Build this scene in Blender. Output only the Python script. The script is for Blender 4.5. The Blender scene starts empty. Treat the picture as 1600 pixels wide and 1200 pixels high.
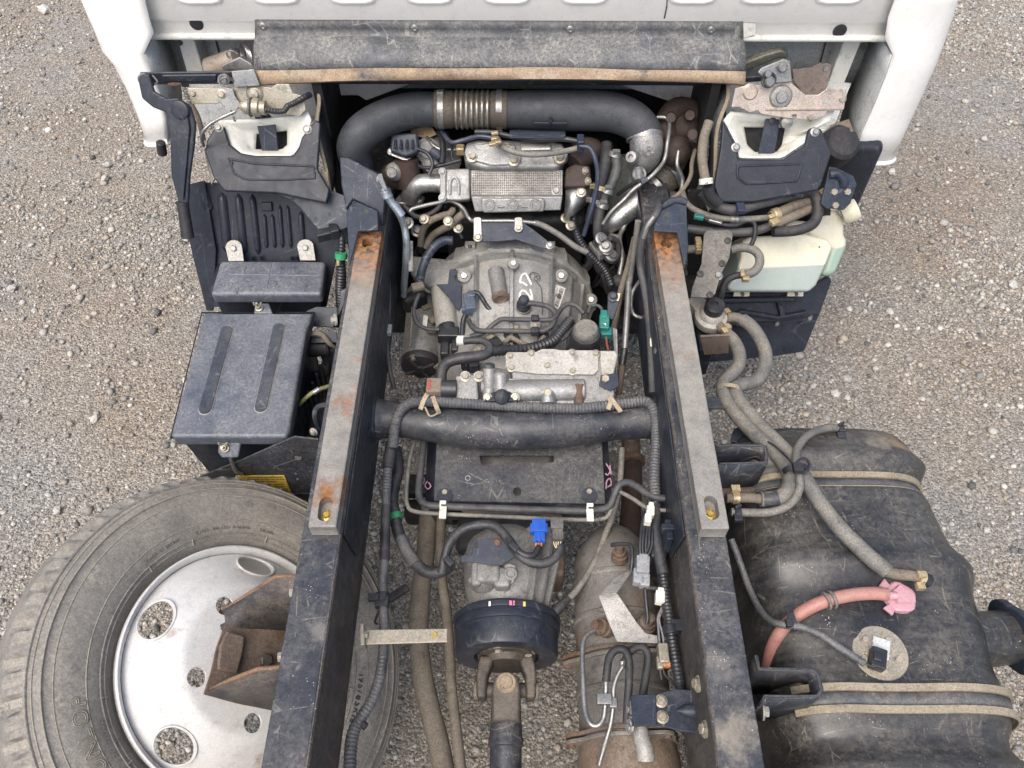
import bpy, bmesh, math, random
import numpy as np
from mathutils import Vector as V, Matrix, Quaternion
from math import sin, cos, pi, radians, sqrt, atan2, hypot
rng = np.random.default_rng(7)
random.seed(7)
SC = bpy.context.scene
COL = SC.collection

# ------------------------------------------------------------------ camera
F = 1250.0                                   # focal length in pixels of a 1600 px wide picture
PITCH = radians(53.43); YAW = .0057
CAMP = V((0, 0, 1.944))
FW = V((-sin(YAW)*cos(PITCH), cos(YAW)*cos(PITCH), -sin(PITCH)))
RT = V((cos(YAW), sin(YAW), 0)); UP = RT.cross(FW)
cd = bpy.data.cameras.new('camera'); cam = bpy.data.objects.new('camera', cd); COL.objects.link(cam)
cam.location = CAMP; cam.rotation_euler = (pi/2-PITCH, 0, YAW)
cd.sensor_width = 36; cd.lens = 36*F/1600; cd.clip_end = 300; cd.clip_start = .02
SC.camera = cam
# ------------------------------------------------------------------ sky, sun, exposure
W = bpy.data.worlds.new('World'); SC.world = W; W.use_nodes = True
nt = W.node_tree
sky = nt.nodes.new('ShaderNodeTexSky'); sky.sky_type = 'NISHITA'; sky.sun_disc = False
SUN_EL, SUN_AZ = radians(60), radians(205)
sky.sun_elevation = SUN_EL; sky.sun_rotation = SUN_AZ
sky.dust_density = 4; sky.air_density = 1.0; sky.ozone_density = .6
bg = nt.nodes['Background']; bg.inputs['Strength'].default_value = .13
nt.links.new(sky.outputs[0], bg.inputs[0])
sd = bpy.data.lights.new('sun', 'SUN'); sd.energy = 1.5; sd.angle = radians(50); sd.color = (1, .975, .935)
so = bpy.data.objects.new('sun', sd); COL.objects.link(so)
sv = V((sin(SUN_AZ)*cos(SUN_EL), cos(SUN_AZ)*cos(SUN_EL), sin(SUN_EL)))
so.rotation_euler = sv.to_track_quat('Z', 'Y').to_euler(); so.location = (0, 0, 6)
vs = SC.view_settings; vs.view_transform = 'Standard'; vs.look = 'None'; vs.gamma = 1; vs.use_curve_mapping = False
vs.exposure = .95

# ------------------------------------------------------------------ placing helpers
def ray(px, py): return FW + RT*((px-800)/F) - UP*((py-600)/F)
def Zp(px, py, z): d = ray(px, py); return CAMP + d*((z-CAMP.z)/d.z)
def Yp(px, py, y): d = ray(px, py); return CAMP + d*((y-CAMP.y)/d.y)
def Xp(px, py, x): d = ray(px, py); return CAMP + d*((x-CAMP.x)/d.x)
def Sp(px, py, o, n): d = ray(px, py); return CAMP + d*((o-CAMP).dot(n)/d.dot(n))
def scl(p): return F/(p-CAMP).dot(FW)          # pixels per metre there
class PL:                                        # a plane of the place, used to set points out on it
    def __init__(s, o, n): s.o = V(o); s.n = V(n).normalized()
    def __call__(s, px, py, lift=0): return Sp(px, py, s.o + s.n*lift, s.n)
def zpl(z): return PL((0, 0, z), (0, 0, 1))
def ypl(y): return PL((0, y, 0), (0, -1, 0))
def slope(px, py, z, n): return PL(Zp(px, py, z), n)

# ------------------------------------------------------------------ materials
def M(name, col, rough=.5, metal=0., dust=0., dcol=(.30, .26, .21), dscale=6., rust=0., rcol=(.20, .085, .035), rscale=9.,
      specks=0., scol=(.5, .47, .42), bump=.15, bscale=260., var=.25, streak=0., face=.25, grain=.30, grime=.45, scr=0., spec=.5, sss=0., coat=0.):
    m = bpy.data.materials.new(name); m.use_nodes = True
    t = m.node_tree; N = t.nodes; L = t.links; b = N['Principled BSDF']
    def nn(ty, **k):
        n = N.new(ty)
        for a, v in k.items(): setattr(n, a, v)
        return n
    pos = nn('ShaderNodeNewGeometry')
    def noise(sc, det=5, ro=.6, off=0., stretch=None):
        mp = nn('ShaderNodeMapping'); mp.inputs[1].default_value = (off, off*1.7, off*.6)
        if stretch: mp.inputs[3].default_value = stretch
        L.new(pos.outputs['Position'], mp.inputs[0])
        n = nn('ShaderNodeTexNoise'); n.inputs['Scale'].default_value = sc; n.inputs['Detail'].default_value = det; n.inputs['Roughness'].default_value = ro
        L.new(mp.outputs[0], n.inputs['Vector']); return n.outputs[0]
    def rng_(src, a, c, o0=0., o1=1.):
        r = nn('ShaderNodeMapRange'); r.inputs[1].default_value = a; r.inputs[2].default_value = c; r.inputs[3].default_value = o0; r.inputs[4].default_value = o1
        L.new(src, r.inputs[0]); return r.outputs[0]
    def math_(op, a, c):
        n = nn('ShaderNodeMath', operation=op); n.use_clamp = False
        for i, v in enumerate((a, c)):
            if hasattr(v, 'links'): L.new(v, n.inputs[i])
            else: n.inputs[i].default_value = v
        return n.outputs[0]
    def mix(f, a, c):
        n = nn('ShaderNodeMix', data_type='RGBA')
        for k, v in ((0, f), (6, a), (7, c)):
            if hasattr(v, 'links'): L.new(v, n.inputs[k])
            else: n.inputs[k].default_value = v if k == 0 else (*v, 1)
        return n.outputs[2]
    c3 = tuple(col)
    cur = mix(rng_(noise(dscale*2.3, 8, .65, 3.1), .3, .7), tuple(x*(1-var) for x in c3), tuple(min(1, x*(1+var)) for x in c3))
    rg = rng_(noise(dscale*5, 6, .6, 1.3), .3, .7, max(.05, rough-.12), min(1, rough+.12))
    mt = None
    if dust > 0:
        big = math_('ADD', math_('MULTIPLY', rng_(noise(dscale, 10, .72, 7.7), .60-.36*dust, .76-.28*dust), .7), math_('MULTIPLY', rng_(noise(dscale*3.1, 8, .75, 17.7), .50, .60), .3))
        fine = rng_(noise(dscale*22, 5, .75, 2.2), .38, .62, .2, 1)
        sep = nn('ShaderNodeSeparateXYZ'); L.new(pos.outputs['Normal'], sep.inputs[0])
        upf = rng_(sep.outputs[2], -.3, .9, face, 1)
        fct = math_('MULTIPLY', math_('MULTIPLY', big, fine), math_('MULTIPLY', upf, min(1., .35+dust*.75)))
        cur = mix(fct, cur, dcol); mt = fct
        rg = math_('ADD', rg, math_('MULTIPLY', fct, .35))
    if streak > 0:
        s = rng_(noise(9, 8, .75, 5.5, (1, 5, .7)), .50, .72, 0, streak)
        cur = mix(s, cur, dcol)
    if rust > 0:
        a = rng_(noise(rscale, 10, .7, 11.3), .68-.36*rust, .80-.34*rust)
        rc = mix(rng_(noise(rscale*6, 6, .7, 4.4), .3, .7), tuple(x*.45 for x in rcol), rcol)
        cur = mix(a, cur, rc); rg = math_('ADD', rg, math_('MULTIPLY', a, .35)); mt = a if mt is None else math_('MAXIMUM', mt, a)
    if specks > 0:
        vo = nn('ShaderNodeTexVoronoi', feature='F1'); vo.inputs['Scale'].default_value = 190
        L.new(pos.outputs['Position'], vo.inputs['Vector'])
        sz = rng_(noise(22, 3, .6, 9.9), .45, .75, 0, .34*specks)
        s = math_('LESS_THAN', vo.outputs['Distance'], sz)
        cur = mix(math_('MULTIPLY', s, .75), cur, scol)
    def mulc(c, f):
        n = nn('ShaderNodeMix', data_type='RGBA', blend_type='MULTIPLY'); n.inputs[0].default_value = 1
        L.new(c, n.inputs[6]); L.new(f, n.inputs[7]); return n.outputs[2]
    if grime: cur = mulc(cur, rng_(noise(31, 9, .78, 21.3), .54, .66, 1, 1-grime))
    if scr > 0:
        for k_, st in enumerate(((1, .22, .5), (.3, 1, .5))):
            mp = nn('ShaderNodeMapping'); mp.inputs[3].default_value = st; mp.inputs[2].default_value = (.2, .1, .5+k_); L.new(pos.outputs['Position'], mp.inputs[0])
            vo = nn('ShaderNodeTexVoronoi', feature='DISTANCE_TO_EDGE'); vo.inputs['Scale'].default_value = 26; L.new(mp.outputs[0], vo.inputs['Vector'])
            msk = math_('MULTIPLY', math_('LESS_THAN', vo.outputs['Distance'], .018), rng_(noise(19, 5, .7, 31.+k_*5), .52, .62, 0, scr))
            cur = mix(msk, cur, dcol)
    if grain: cur = mulc(cur, rng_(noise(330, 3, .75, 14.2), .34, .66, 1-grain, 1+grain))
    L.new(cur, b.inputs['Base Color'])
    cl = nn('ShaderNodeClamp'); L.new(rg, cl.inputs[0]); L.new(cl.outputs[0], b.inputs['Roughness'])
    if metal and mt is not None: L.new(math_('MULTIPLY', math_('SUBTRACT', 1, mt), metal), b.inputs['Metallic'])
    else: b.inputs['Metallic'].default_value = metal
    b.inputs['Specular IOR Level'].default_value = spec
    if coat: b.inputs['Coat Weight'].default_value = coat; b.inputs['Coat Roughness'].default_value = .15
    if sss: b.inputs['Subsurface Weight'].default_value = sss; b.inputs['Subsurface Radius'].default_value = (.02, .02, .015)
    if bump:
        bp = nn('ShaderNodeBump'); bp.inputs['Strength'].default_value = bump; bp.inputs['Distance'].default_value = .002
        L.new(math_('ADD', noise(bscale, 4, .6, .4), math_('MULTIPLY', noise(bscale*.12, 4, .6, .9), 1.4)), bp.inputs['Height'])
        L.new(bp.outputs[0], b.inputs['Normal'])
    return m
tan = (.30, .25, .19)
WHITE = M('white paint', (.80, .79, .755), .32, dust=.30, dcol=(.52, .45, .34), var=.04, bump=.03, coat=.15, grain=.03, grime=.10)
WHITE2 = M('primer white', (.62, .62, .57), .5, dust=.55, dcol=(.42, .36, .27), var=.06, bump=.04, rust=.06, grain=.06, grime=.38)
GREYW = M('greyed white paint', (.42, .43, .42), .5, dust=.3, var=.08, bump=.04)  # on the corner returns the grey stands in for shade on white
BLK = M('black frame paint', (.017, .020, .028), .42, dust=.62, dcol=(.15, .14, .125), specks=.75, bump=.14, var=.35, dscale=6, face=.45, scr=.8)
BLKD = M('dirty frame web paint', (.016, .018, .025), .5, dust=.8, dcol=(.135, .11, .082), streak=.55, specks=.6, bump=.25, dscale=9, face=.9)
BLKC = M('clean black paint', (.018, .022, .032), .38, dust=.34, dcol=(.11, .11, .11), specks=.3, bump=.05, scr=.5, spec=.35)
BLUEB = M('blue black paint', (.024, .030, .044), .42, dust=.14, dcol=(.13, .13, .13), specks=.4, bump=.05, scr=.6, spec=.28)
PLAS = M('black plastic', (.018, .021, .029), .40, dust=.12, dcol=(.075, .075, .078), specks=.22, bump=.05, dscale=7, scr=.5, spec=.25)
PLASL = M('dusty plastic lid', (.056, .066, .088), .38, dust=.78, dcol=(.21, .21, .21), specks=.6, bump=.06, dscale=8, scr=.45, grain=.13, grime=.25)
TANK = M('black tank plastic', (.018, .019, .022), .36, dust=.56, dcol=(.155, .14, .115), specks=.7, bump=.05, dscale=4.6, streak=.35, scr=.8)
RUB = M('black rubber', (.014, .014, .017), .6, dust=.5, dcol=(.11, .10, .088), bump=.08)
FLAPM = M('dusty rubber sheet', (.040, .045, .056), .55, dust=.85, dcol=(.27, .26, .23), dscale=7, specks=.35, bump=.12, var=.35, scr=.6)
FLAPE = M('muddy flap edge', (.25, .17, .105), .8, dust=.75, dcol=(.34, .30, .24), bump=.2, dscale=9, var=.3, rust=.34, rcol=(.12, .115, .11))
HOSE = M('grey hose', (.105, .103, .098), .6, dust=.6, dcol=(.32, .28, .21), bump=.06, dscale=16)
HOSED = M('dark hose', (.036, .038, .042), .55, dust=.55, dcol=(.15, .135, .115), bump=.06, dscale=14)
HOSET = M('muddy hose', (.125, .105, .082), .75, dust=.6, dcol=(.24, .20, .145), bump=.1, dscale=12)
COND = M('wiring conduit', (.055, .058, .066), .5, dust=.7, dcol=(.22, .205, .185), bump=.05, dscale=14)
CONDB = M('black conduit', (.018, .019, .023), .42, dust=.25, dcol=(.12, .115, .105), bump=.05, dscale=14)
TAPE = M('wrapped tape', (.022, .023, .026), .5, dust=.5, dcol=(.14, .13, .12), bump=.5, bscale=90, dscale=20)
BLUEW = M('blue black cable', (.025, .032, .055), .4, dust=.2, bump=.03)
ALU = M('cast aluminium', (.29, .29, .285), .45, .6, dust=.72, dcol=(.17, .145, .11), dscale=8, bump=.35, bscale=420, specks=.25, scol=(.15, .13, .1))
ALUD = M('dirty cast aluminium', (.255, .255, .25), .52, .5, dust=.72, dcol=(.175, .148, .115), dscale=9, bump=.4, bscale=380, specks=.35, scol=(.11, .09, .07), var=.3)
ALUB = M('bright aluminium', (.39, .39, .38), .36, .85, dust=.34, dcol=(.28, .23, .18), bump=.3, bscale=420, var=.15)
ALUG = M('grey plate', (.36, .35, .32), .52, .25, dust=.65, dcol=(.28, .24, .18), bump=.25, rust=.12, var=.15)
ZINC = M('zinc plate', (.24, .24, .235), .36, .7, dust=.45, dcol=(.33, .29, .22), bump=.05)
ZINCY = M('yellow zinc', (.31, .285, .225), .36, .5, dust=.55, dcol=(.35, .28, .2), bump=.05, rust=.1)
ZINCP = M('pinkish zinc', (.42, .35, .30), .36, .55, dust=.5, dcol=(.38, .33, .25), bump=.05, rust=.1)
BRASS = M('brass clip', (.50, .40, .23), .36, .6, dust=.25, bump=.03)
GOLD = M('gold bolt', (.62, .42, .10), .35, .7, dust=.2, bump=.03)
STEEL = M('steel pipe', (.27, .27, .26), .38, .75, dust=.4, dcol=(.25, .21, .17), bump=.06, rust=.12)
STEELB = M('galvanised tube', (.36, .40, .43), .35, .75, dust=.3, bump=.05, rust=.10)
BARM = M('weathered spacer bar', (.20, .19, .172), .62, .1, dust=.6, dcol=(.29, .265, .225), rust=.34, rcol=(.29, .13, .05), rscale=11, bump=.45, bscale=160, var=.3, specks=.2, scol=(.07, .05, .04), dscale=13, grime=.22, grain=.2)
RUSTS = M('rusty steel', (.12, .085, .065), .75, .1, dust=.4, rust=.55, rcol=(.14, .075, .042), bump=.4, bscale=200)
RUSTE = M('rusted plate edge', (.18, .105, .062), .8, rust=.4, rcol=(.22, .12, .065), bump=.4)
RUSTD = M('brown cast iron', (.042, .028, .023), .7, .2, rust=.45, rcol=(.062, .034, .025), bump=.4, bscale=200, dcol=(.08, .06, .05))
EXH = M('heat stained steel', (.20, .185, .165), .5, .4, dust=.5, dcol=(.165, .14, .115), rust=.36, rcol=(.20, .11, .065), bump=.15, specks=.55, scol=(.10, .055, .03), dscale=8)
EXHS = M('speckled heat shield', (.36, .345, .32), .48, .35, dust=.35, specks=.9, scol=(.10, .07, .05), bump=.2)
TYRE = M('dusty tyre rubber', (.14, .131, .116), .72, dust=.8, dcol=(.32, .29, .245), dscale=7, bump=.12, specks=.25, grain=.2, grime=.3)
RIM = M('silver wheel paint', (.52, .515, .50), .5, 0., dust=.5, dcol=(.40, .34, .27), rust=.16, rcol=(.30, .19, .11), specks=.25, scol=(.30, .23, .16), bump=.04, dscale=6, var=.06, grain=.10, grime=.22)
CREAM = M('milky plastic', (.56, .53, .41), .4, dust=.28, dcol=(.42, .36, .25), sss=.15, bump=.02, var=.05, grain=.05, grime=.12)
COOL = M('milky plastic with coolant behind it', (.40, .47, .42), .38, dust=.28, dcol=(.33, .33, .27), sss=.1, bump=.02, var=.06)
PINK = M('pink plastic', (.46, .26, .29), .45, dust=.25, bump=.03, var=.08, grain=.1, grime=.25)
PINKH = M('pink hose', (.34, .155, .13), .5, dust=.45, dcol=(.38, .27, .22), bump=.03, grain=.12, grime=.35)
BLUE = M('blue connector', (.012, .085, .42), .4, dust=.15, bump=.02, grain=.1, grime=.3)
GREEN = M('teal connector', (.015, .15, .13), .45, dust=.2, bump=.02)
GREENT = M('green tape', (.03, .24, .10), .5, dust=.2, bump=.05)
DUCT = M('dusty duct plastic', (.030, .033, .039), .62, dust=.5, dcol=(.070, .070, .070), dscale=6, bump=.08, scr=.4)
BELL = M('bell housing aluminium', (.36, .355, .34), .45, .5, dust=.6, dcol=(.21, .175, .13), dscale=9, bump=.4, bscale=380, specks=.35, scol=(.11, .09, .07), grain=.25)
GREASE = M('greasy steel', (.055, .046, .038), .5, .2, dust=.55, dcol=(.17, .135, .095), bump=.3)
PLASR = M('rubbed plastic', (.036, .041, .052), .36, dust=.35, dcol=(.16, .16, .16), dscale=9, bump=.05, scr=.6)
GREYC = M('grey connector', (.24, .25, .26), .5, dust=.35, bump=.03)
YEL = M('yellow sticker', (.52, .36, .055), .5, dust=.3, bump=.02, var=.08)
INK = M('dark print', (.03, .028, .025), .6, bump=0)
PAPER = M('white sticker', (.66, .64, .58), .6, dust=.2, bump=.02)
CHALK = M('white paint mark', (.66, .65, .60), .7, dust=.25, bump=.1)
REDP = M('pink paint dab', (.55, .16, .24), .6, bump=.05)
TIEB = M('tan tie wrap', (.30, .24, .16), .6, dust=.4, bump=.05)
CLIPW = M('ivory clip', (.68, .66, .55), .5, dust=.2, bump=.02)
DARK = M('shadow black underside', (.006, .006, .007), .7, dust=.1, bump=.1)  # near-black colour carries the shade of the bay and the gaps
STRAPM = M('tank strap', (.055, .060, .068), .45, dust=.5, bump=.08)
STRAPE = M('strap rubber lip', (.22, .185, .13), .65, dust=.6, dcol=(.33, .28, .20), bump=.06)
FIN = M('cooler fins', (.27, .26, .245), .42, .7, dust=.5, dcol=(.15, .12, .09), bump=.15)

def rust_towards(m, y0, y1):                     # rust that has spread from one end of a piece
    t = m.node_tree; b = t.nodes['Principled BSDF']; src = b.inputs['Base Color'].links[0].from_socket; L = t.links
    g = t.nodes.new('ShaderNodeNewGeometry'); sp = t.nodes.new('ShaderNodeSeparateXYZ'); L.new(g.outputs['Position'], sp.inputs[0])
    n = t.nodes.new('ShaderNodeTexNoise'); n.inputs['Scale'].default_value = 28; n.inputs['Detail'].default_value = 8; n.inputs['Roughness'].default_value = .7; L.new(g.outputs['Position'], n.inputs['Vector'])
    ma = t.nodes.new('ShaderNodeMath'); ma.operation = 'MULTIPLY_ADD'; L.new(n.outputs[0], ma.inputs[0]); ma.inputs[1].default_value = .30; L.new(sp.outputs[1], ma.inputs[2])
    r = t.nodes.new('ShaderNodeMapRange'); r.inputs[1].default_value = y0+.15; r.inputs[2].default_value = y1+.15; L.new(ma.outputs[0], r.inputs[0])
    n2 = t.nodes.new('ShaderNodeTexNoise'); n2.inputs['Scale'].default_value = 90; n2.inputs['Detail'].default_value = 6; L.new(g.outputs['Position'], n2.inputs['Vector'])
    cr = t.nodes.new('ShaderNodeValToRGB'); e = cr.color_ramp.elements; e[0].position = .35; e[0].color = (.06, .03, .018, 1); e[1].position = .62; e[1].color = (.33, .145, .05, 1); L.new(n2.outputs[0], cr.inputs[0])
    x = t.nodes.new('ShaderNodeMix'); x.data_type = 'RGBA'; L.new(r.outputs[0], x.inputs[0]); L.new(src, x.inputs[6]); L.new(cr.outputs[0], x.inputs[7]); L.new(x.outputs[2], b.inputs['Base Color'])
rust_towards(BARM, 1.10, 1.27)
def stain(m, c, r, col, amt=.8):                          # one dried mud stain with its own outline
    t = m.node_tree; b = t.nodes['Principled BSDF']; L = t.links; src = b.inputs['Base Color'].links[0].from_socket
    g = t.nodes.new('ShaderNodeNewGeometry'); v = t.nodes.new('ShaderNodeVectorMath'); v.operation = 'DISTANCE'; L.new(g.outputs['Position'], v.inputs[0]); v.inputs[1].default_value = c
    n = t.nodes.new('ShaderNodeTexNoise'); n.inputs['Scale'].default_value = 34; n.inputs['Detail'].default_value = 10; n.inputs['Roughness'].default_value = .7; L.new(g.outputs['Position'], n.inputs['Vector'])
    ma = t.nodes.new('ShaderNodeMath'); ma.operation = 'MULTIPLY_ADD'; L.new(n.outputs[0], ma.inputs[0]); ma.inputs[1].default_value = r*2.6; L.new(v.outputs['Value'], ma.inputs[2])
    q = t.nodes.new('ShaderNodeMapRange'); q.inputs[1].default_value = r*1.5; q.inputs[2].default_value = r*2.1; q.inputs[3].default_value = amt; q.inputs[4].default_value = 0; L.new(ma.outputs[0], q.inputs[0])
    x = t.nodes.new('ShaderNodeMix'); x.data_type = 'RGBA'; L.new(q.outputs[0], x.inputs[0]); L.new(src, x.inputs[6]); x.inputs[7].default_value = (*col, 1); L.new(x.outputs[2], b.inputs['Base Color'])
stain(TANK, Zp(1400, 706, .585), .045, (.33, .21, .11)); stain(TANK, Zp(1370, 700, .60), .05, (.22, .19, .14));
stain(BLK, Zp(1150, 1150, .715), .05, (.30, .26, .20), .5); stain(BLK, Zp(1125, 1040, .715), .04, (.24, .22, .19), .4); stain(BLK, Zp(505, 985, .715), .03, (.22, .205, .18), .4)
TYREG = M('dried mud in tyre grooves', (.25, .23, .195), .85, dust=.5, dcol=(.22, .19, .15), bump=.2, dscale=14)
DUSTL = M('dust line', (.27, .255, .23), .8, bump=.1)
# ------------------------------------------------------------------ objects
WL = {}
def tag(o, label=None, cat=None, group=None, kind=None):
    if label: o['label'] = label
    if cat: o['category'] = cat
    if group: o['group'] = group
    if kind: o['kind'] = kind
    return o
def thing(name, label, cat, group=None):
    o = bpy.data.objects.new(name, None); COL.objects.link(o); o.empty_display_size = .05
    WL[o] = V((0, 0, 0)); return tag(o, label, cat, group)
def link(o, at, parent):
    COL.objects.link(o); WL[o] = V(at)
    if parent is not None:
        o.parent = parent; o.location = V(at) - WL[parent]
    else: o.location = V(at)
    return o
def cat_rom(pts, n):
    out = []; P = [pts[0]*2-pts[1]] + pts + [pts[-1]*2-pts[-2]]
    for i in range(1, len(P)-2):
        a, b, c, d = P[i-1:i+3]
        for k in range(n):
            t = k/n
            out.append(.5*((2*b) + (c-a)*t + (2*a-5*b+4*c-d)*t*t + (3*b-a-3*c+d)*t**3))
    out.append(pts[-1].copy()); return out
def frame(ax):
    ax = ax.normalized(); a = V((0, 0, 1)) if abs(ax.z) < .9 else V((1, 0, 0))
    x = a.cross(ax).normalized(); return x, ax.cross(x), ax
class MB:
    def __init__(s): s.v = []; s.f = []
    def add(s, vs_, fs): n = len(s.v); s.v += [V(p) for p in vs_]; s.f += [tuple(i+n for i in q) for q in fs]; return s
    def prism(s, poly, off):
        n = len(poly); poly = [V(p) for p in poly]; off = V(off)
        nrm = sum(((poly[i]-poly[0]).cross(poly[(i+1) % n]-poly[0]) for i in range(1, n-1)), V((0, 0, 0)))
        if nrm.dot(off) > 0: poly = poly[::-1]
        return s.add(poly+[p+off for p in poly], [tuple(range(n)), tuple(range(2*n-1, n-1, -1))] + [(i, i+n, (i+1) % n+n, (i+1) % n) for i in range(n)])
    def box(s, c, sx, sy, sz, R=None):
        c = V(c); R = R or Matrix.Identity(3)
        vs_ = [c + R @ V((x*sx/2, y*sy/2, z*sz/2)) for z in (-1, 1) for y in (-1, 1) for x in (-1, 1)]
        return s.add(vs_, [(0, 2, 3, 1), (4, 5, 7, 6), (0, 1, 5, 4), (2, 6, 7, 3), (0, 4, 6, 2), (1, 3, 7, 5)])
    def lathe(s, o, ax, prof, seg=24, fn=None, closed=False, a0=0, a1=2*pi):
        x, y, z = frame(V(ax)); o = V(o); full = abs(a1-a0-2*pi) < 1e-6; m = seg if full else seg+1
        vs_ = []
        for j, (h, r) in enumerate(prof):
            for i in range(m):
                t = a0+(a1-a0)*i/seg; hh, rr = (h, r) if fn is None else fn(t, j, h, r)
                vs_.append(o + z*hh + (x*cos(t)+y*sin(t))*rr)
        fs = []
        np_ = len(prof); rows = np_ if closed else np_-1
        for j in range(rows):
            for i in range(seg):
                k = (i+1) % m; j2 = (j+1) % np_
                fs.append((j*m+i, j*m+k, j2*m+k, j2*m+i))
        if not closed and full:
            if prof[0][1] > 1e-5: fs.append(tuple(range(m-1, -1, -1)))
            if prof[-1][1] > 1e-5: fs.append(tuple((np_-1)*m+i for i in range(m)))
        return s.add(vs_, fs)
    def cyl(s, a, b, r, r1=None, seg=20, ch=0):
        a = V(a); b = V(b); h = (b-a).length; r1 = r if r1 is None else r1
        pr = [(0, r), (h, r1)] if not ch else [(0, r-ch), (ch, r), (h-ch, r1), (h, r1-ch)]
        return s.lathe(a, b-a, pr, seg)
    def tube(s, pts, r, seg=10, corr=0, n=6, amp=.12, raw=False):
        pts = [V(p) for p in pts]; k = len(pts)
        rs = list(r) if hasattr(r, '__len__') else [r]*k
        c = pts if raw or k < 3 else cat_rom(pts, n)
        L = [0]
        for i in range(1, len(c)): L.append(L[-1]+(c[i]-c[i-1]).length)
        u = [rs[0]]*len(c) if len(set(rs)) == 1 else [float(np.interp(i/(len(c)-1)*(k-1), range(k), rs)) for i in range(len(c))]
        if corr:                                   # ribbed conduit: real rings
            tot = L[-1]; cnt = max(4, int(tot/corr*2)); D = np.linspace(0, tot, cnt+1)
            A = np.array([list(p) for p in c]); c2 = [V([np.interp(d, L, A[:, q]) for q in range(3)]) for d in D]
            u = [np.interp(d, L, u)*(1+amp*(1 if i % 2 else -.6)) for i, d in enumerate(D)]; c = c2
        vs_ = []; x = None
        for i, p in enumerate(c):
            tg = (c[min(i+1, len(c)-1)]-c[max(i-1, 0)])
            if tg.length < 1e-9: tg = V((0, 0, 1))
            tg.normalize()
            if x is None: x = frame(tg)[0]
            x = (x-tg*x.dot(tg)); x = x.normalized() if x.length > 1e-6 else frame(tg)[0]
            y = tg.cross(x)
            vs_ += [p+(x*cos(2*pi*j/seg)+y*sin(2*pi*j/seg))*u[i] for j in range(seg)]
        fs = [(i*seg+j, i*seg+(j+1) % seg, (i+1)*seg+(j+1) % seg, (i+1)*seg+j) for i in range(len(c)-1) for j in range(seg)]
        fs += [tuple(range(seg-1, -1, -1)), tuple((len(c)-1)*seg+j for j in range(seg))]
        return s.add(vs_, fs)
    def torus(s, c, ax, R, r, seg=24, k=8, a0=0, a1=2*pi):
        return s.lathe(c, ax, [(r*sin(2*pi*j/k), R+r*cos(2*pi*j/k)) for j in range(k)], seg, closed=True, a0=a0, a1=a1)
    def sphere(s, c, r, sc=(1, 1, 1), seg=14):
        c = V(c); n = seg//2; vs_ = [c+V((0, 0, -r*sc[2]))]
        for j in range(1, n):
            for i in range(seg):
                a = 2*pi*i/seg; t = -pi/2+pi*j/n; vs_.append(c+V((cos(a)*cos(t)*r*sc[0], sin(a)*cos(t)*r*sc[1], sin(t)*r*sc[2])))
        vs_.append(c+V((0, 0, r*sc[2]))); e = len(vs_)-1
        fs = [(0, 1+(i+1) % seg, 1+i) for i in range(seg)] + [(1+j*seg+i, 1+j*seg+(i+1) % seg, 1+(j+1)*seg+(i+1) % seg, 1+(j+1)*seg+i) for j in range(n-2) for i in range(seg)]
        fs += [(e, 1+(n-2)*seg+i, 1+(n-2)*seg+(i+1) % seg) for i in range(seg)]
        return s.add(vs_, fs)
    def loft(s, rows, closed=False, cap=False):
        m = len(rows[0]); vs_ = [p for r_ in rows for p in r_]; fs = []
        for j in range(len(rows)-1):
            for i in range(m if closed else m-1): fs.append((j*m+i, j*m+(i+1) % m, (j+1)*m+(i+1) % m, (j+1)*m+i))
        if cap: fs += [tuple(range(m-1, -1, -1)), tuple((len(rows)-1)*m+i for i in range(m))]
        return s.add(vs_, fs)
    def ribbon(s, pts, nrm, w, th, n=6):           # flat strap along a path
        c = cat_rom([V(p) for p in pts], n) if len(pts) > 2 else [V(p) for p in pts]; rows = []
        for i, p in enumerate(c):
            tg = (c[min(i+1, len(c)-1)]-c[max(i-1, 0)]).normalized(); nn_ = V(nrm(p) if callable(nrm) else nrm)
            sd_ = tg.cross(nn_).normalized(); nn_ = sd_.cross(tg).normalized()
            rows.append([p-sd_*w/2, p+sd_*w/2, p+sd_*w/2+nn_*th, p-sd_*w/2+nn_*th])
        return s.loft(rows, True, True)
    def build(s, name, mat, parent=None, bev=0, label=None, cat=None, kind=None, group=None, flat=False, angle=38, solid=0, seg=2, fix=True):
        me = bpy.data.meshes.new(name)
        A = np.array([list(p) for p in s.v]); ctr = V((A.min(0)+A.max(0))/2)
        me.from_pydata([tuple(p-ctr) for p in s.v], [], s.f)
        bm = bmesh.new(); bm.from_mesh(me)
        if fix: bmesh.ops.recalc_face_normals(bm, faces=bm.faces)
        for q in bm.faces: q.smooth = not flat
        if not bev:
            for e in bm.edges:
                if len(e.link_faces) == 2 and e.calc_face_angle(0) > radians(angle): e.smooth = False
        bm.to_mesh(me); bm.free()
        me.materials.append(mat); o = bpy.data.objects.new(name, me); link(o, ctr, parent)
        if solid:
            md = o.modifiers.new('thickness', 'SOLIDIFY'); md.thickness = solid; md.offset = -1
        if bev:
            md = o.modifiers.new('bevel', 'BEVEL'); md.width = bev; md.segments = seg; md.limit_method = 'ANGLE'; md.angle_limit = radians(angle)
            md = o.modifiers.new('wn', 'WEIGHTED_NORMAL'); md.keep_sharp = True
        return tag(o, label, cat, group, kind)
def pts(l, *d):                                    # [(px, py, z)] to points of the place
    return [Zp(*p) for p in l]
def plate(mb, poly, pl, th, lift=0):               # a sheet cut out on a plane
    return mb.prism([pl(x, y, lift) for x, y in poly], -pl.n*th)
def hosepx(mb, l, rpx, **k):
    P = pts(l); m = P[len(P)//2]; rr = [q/scl(m) for q in rpx] if hasattr(rpx, '__len__') else rpx/scl(m)
    return mb.tube(P, rr, **k)
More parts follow.
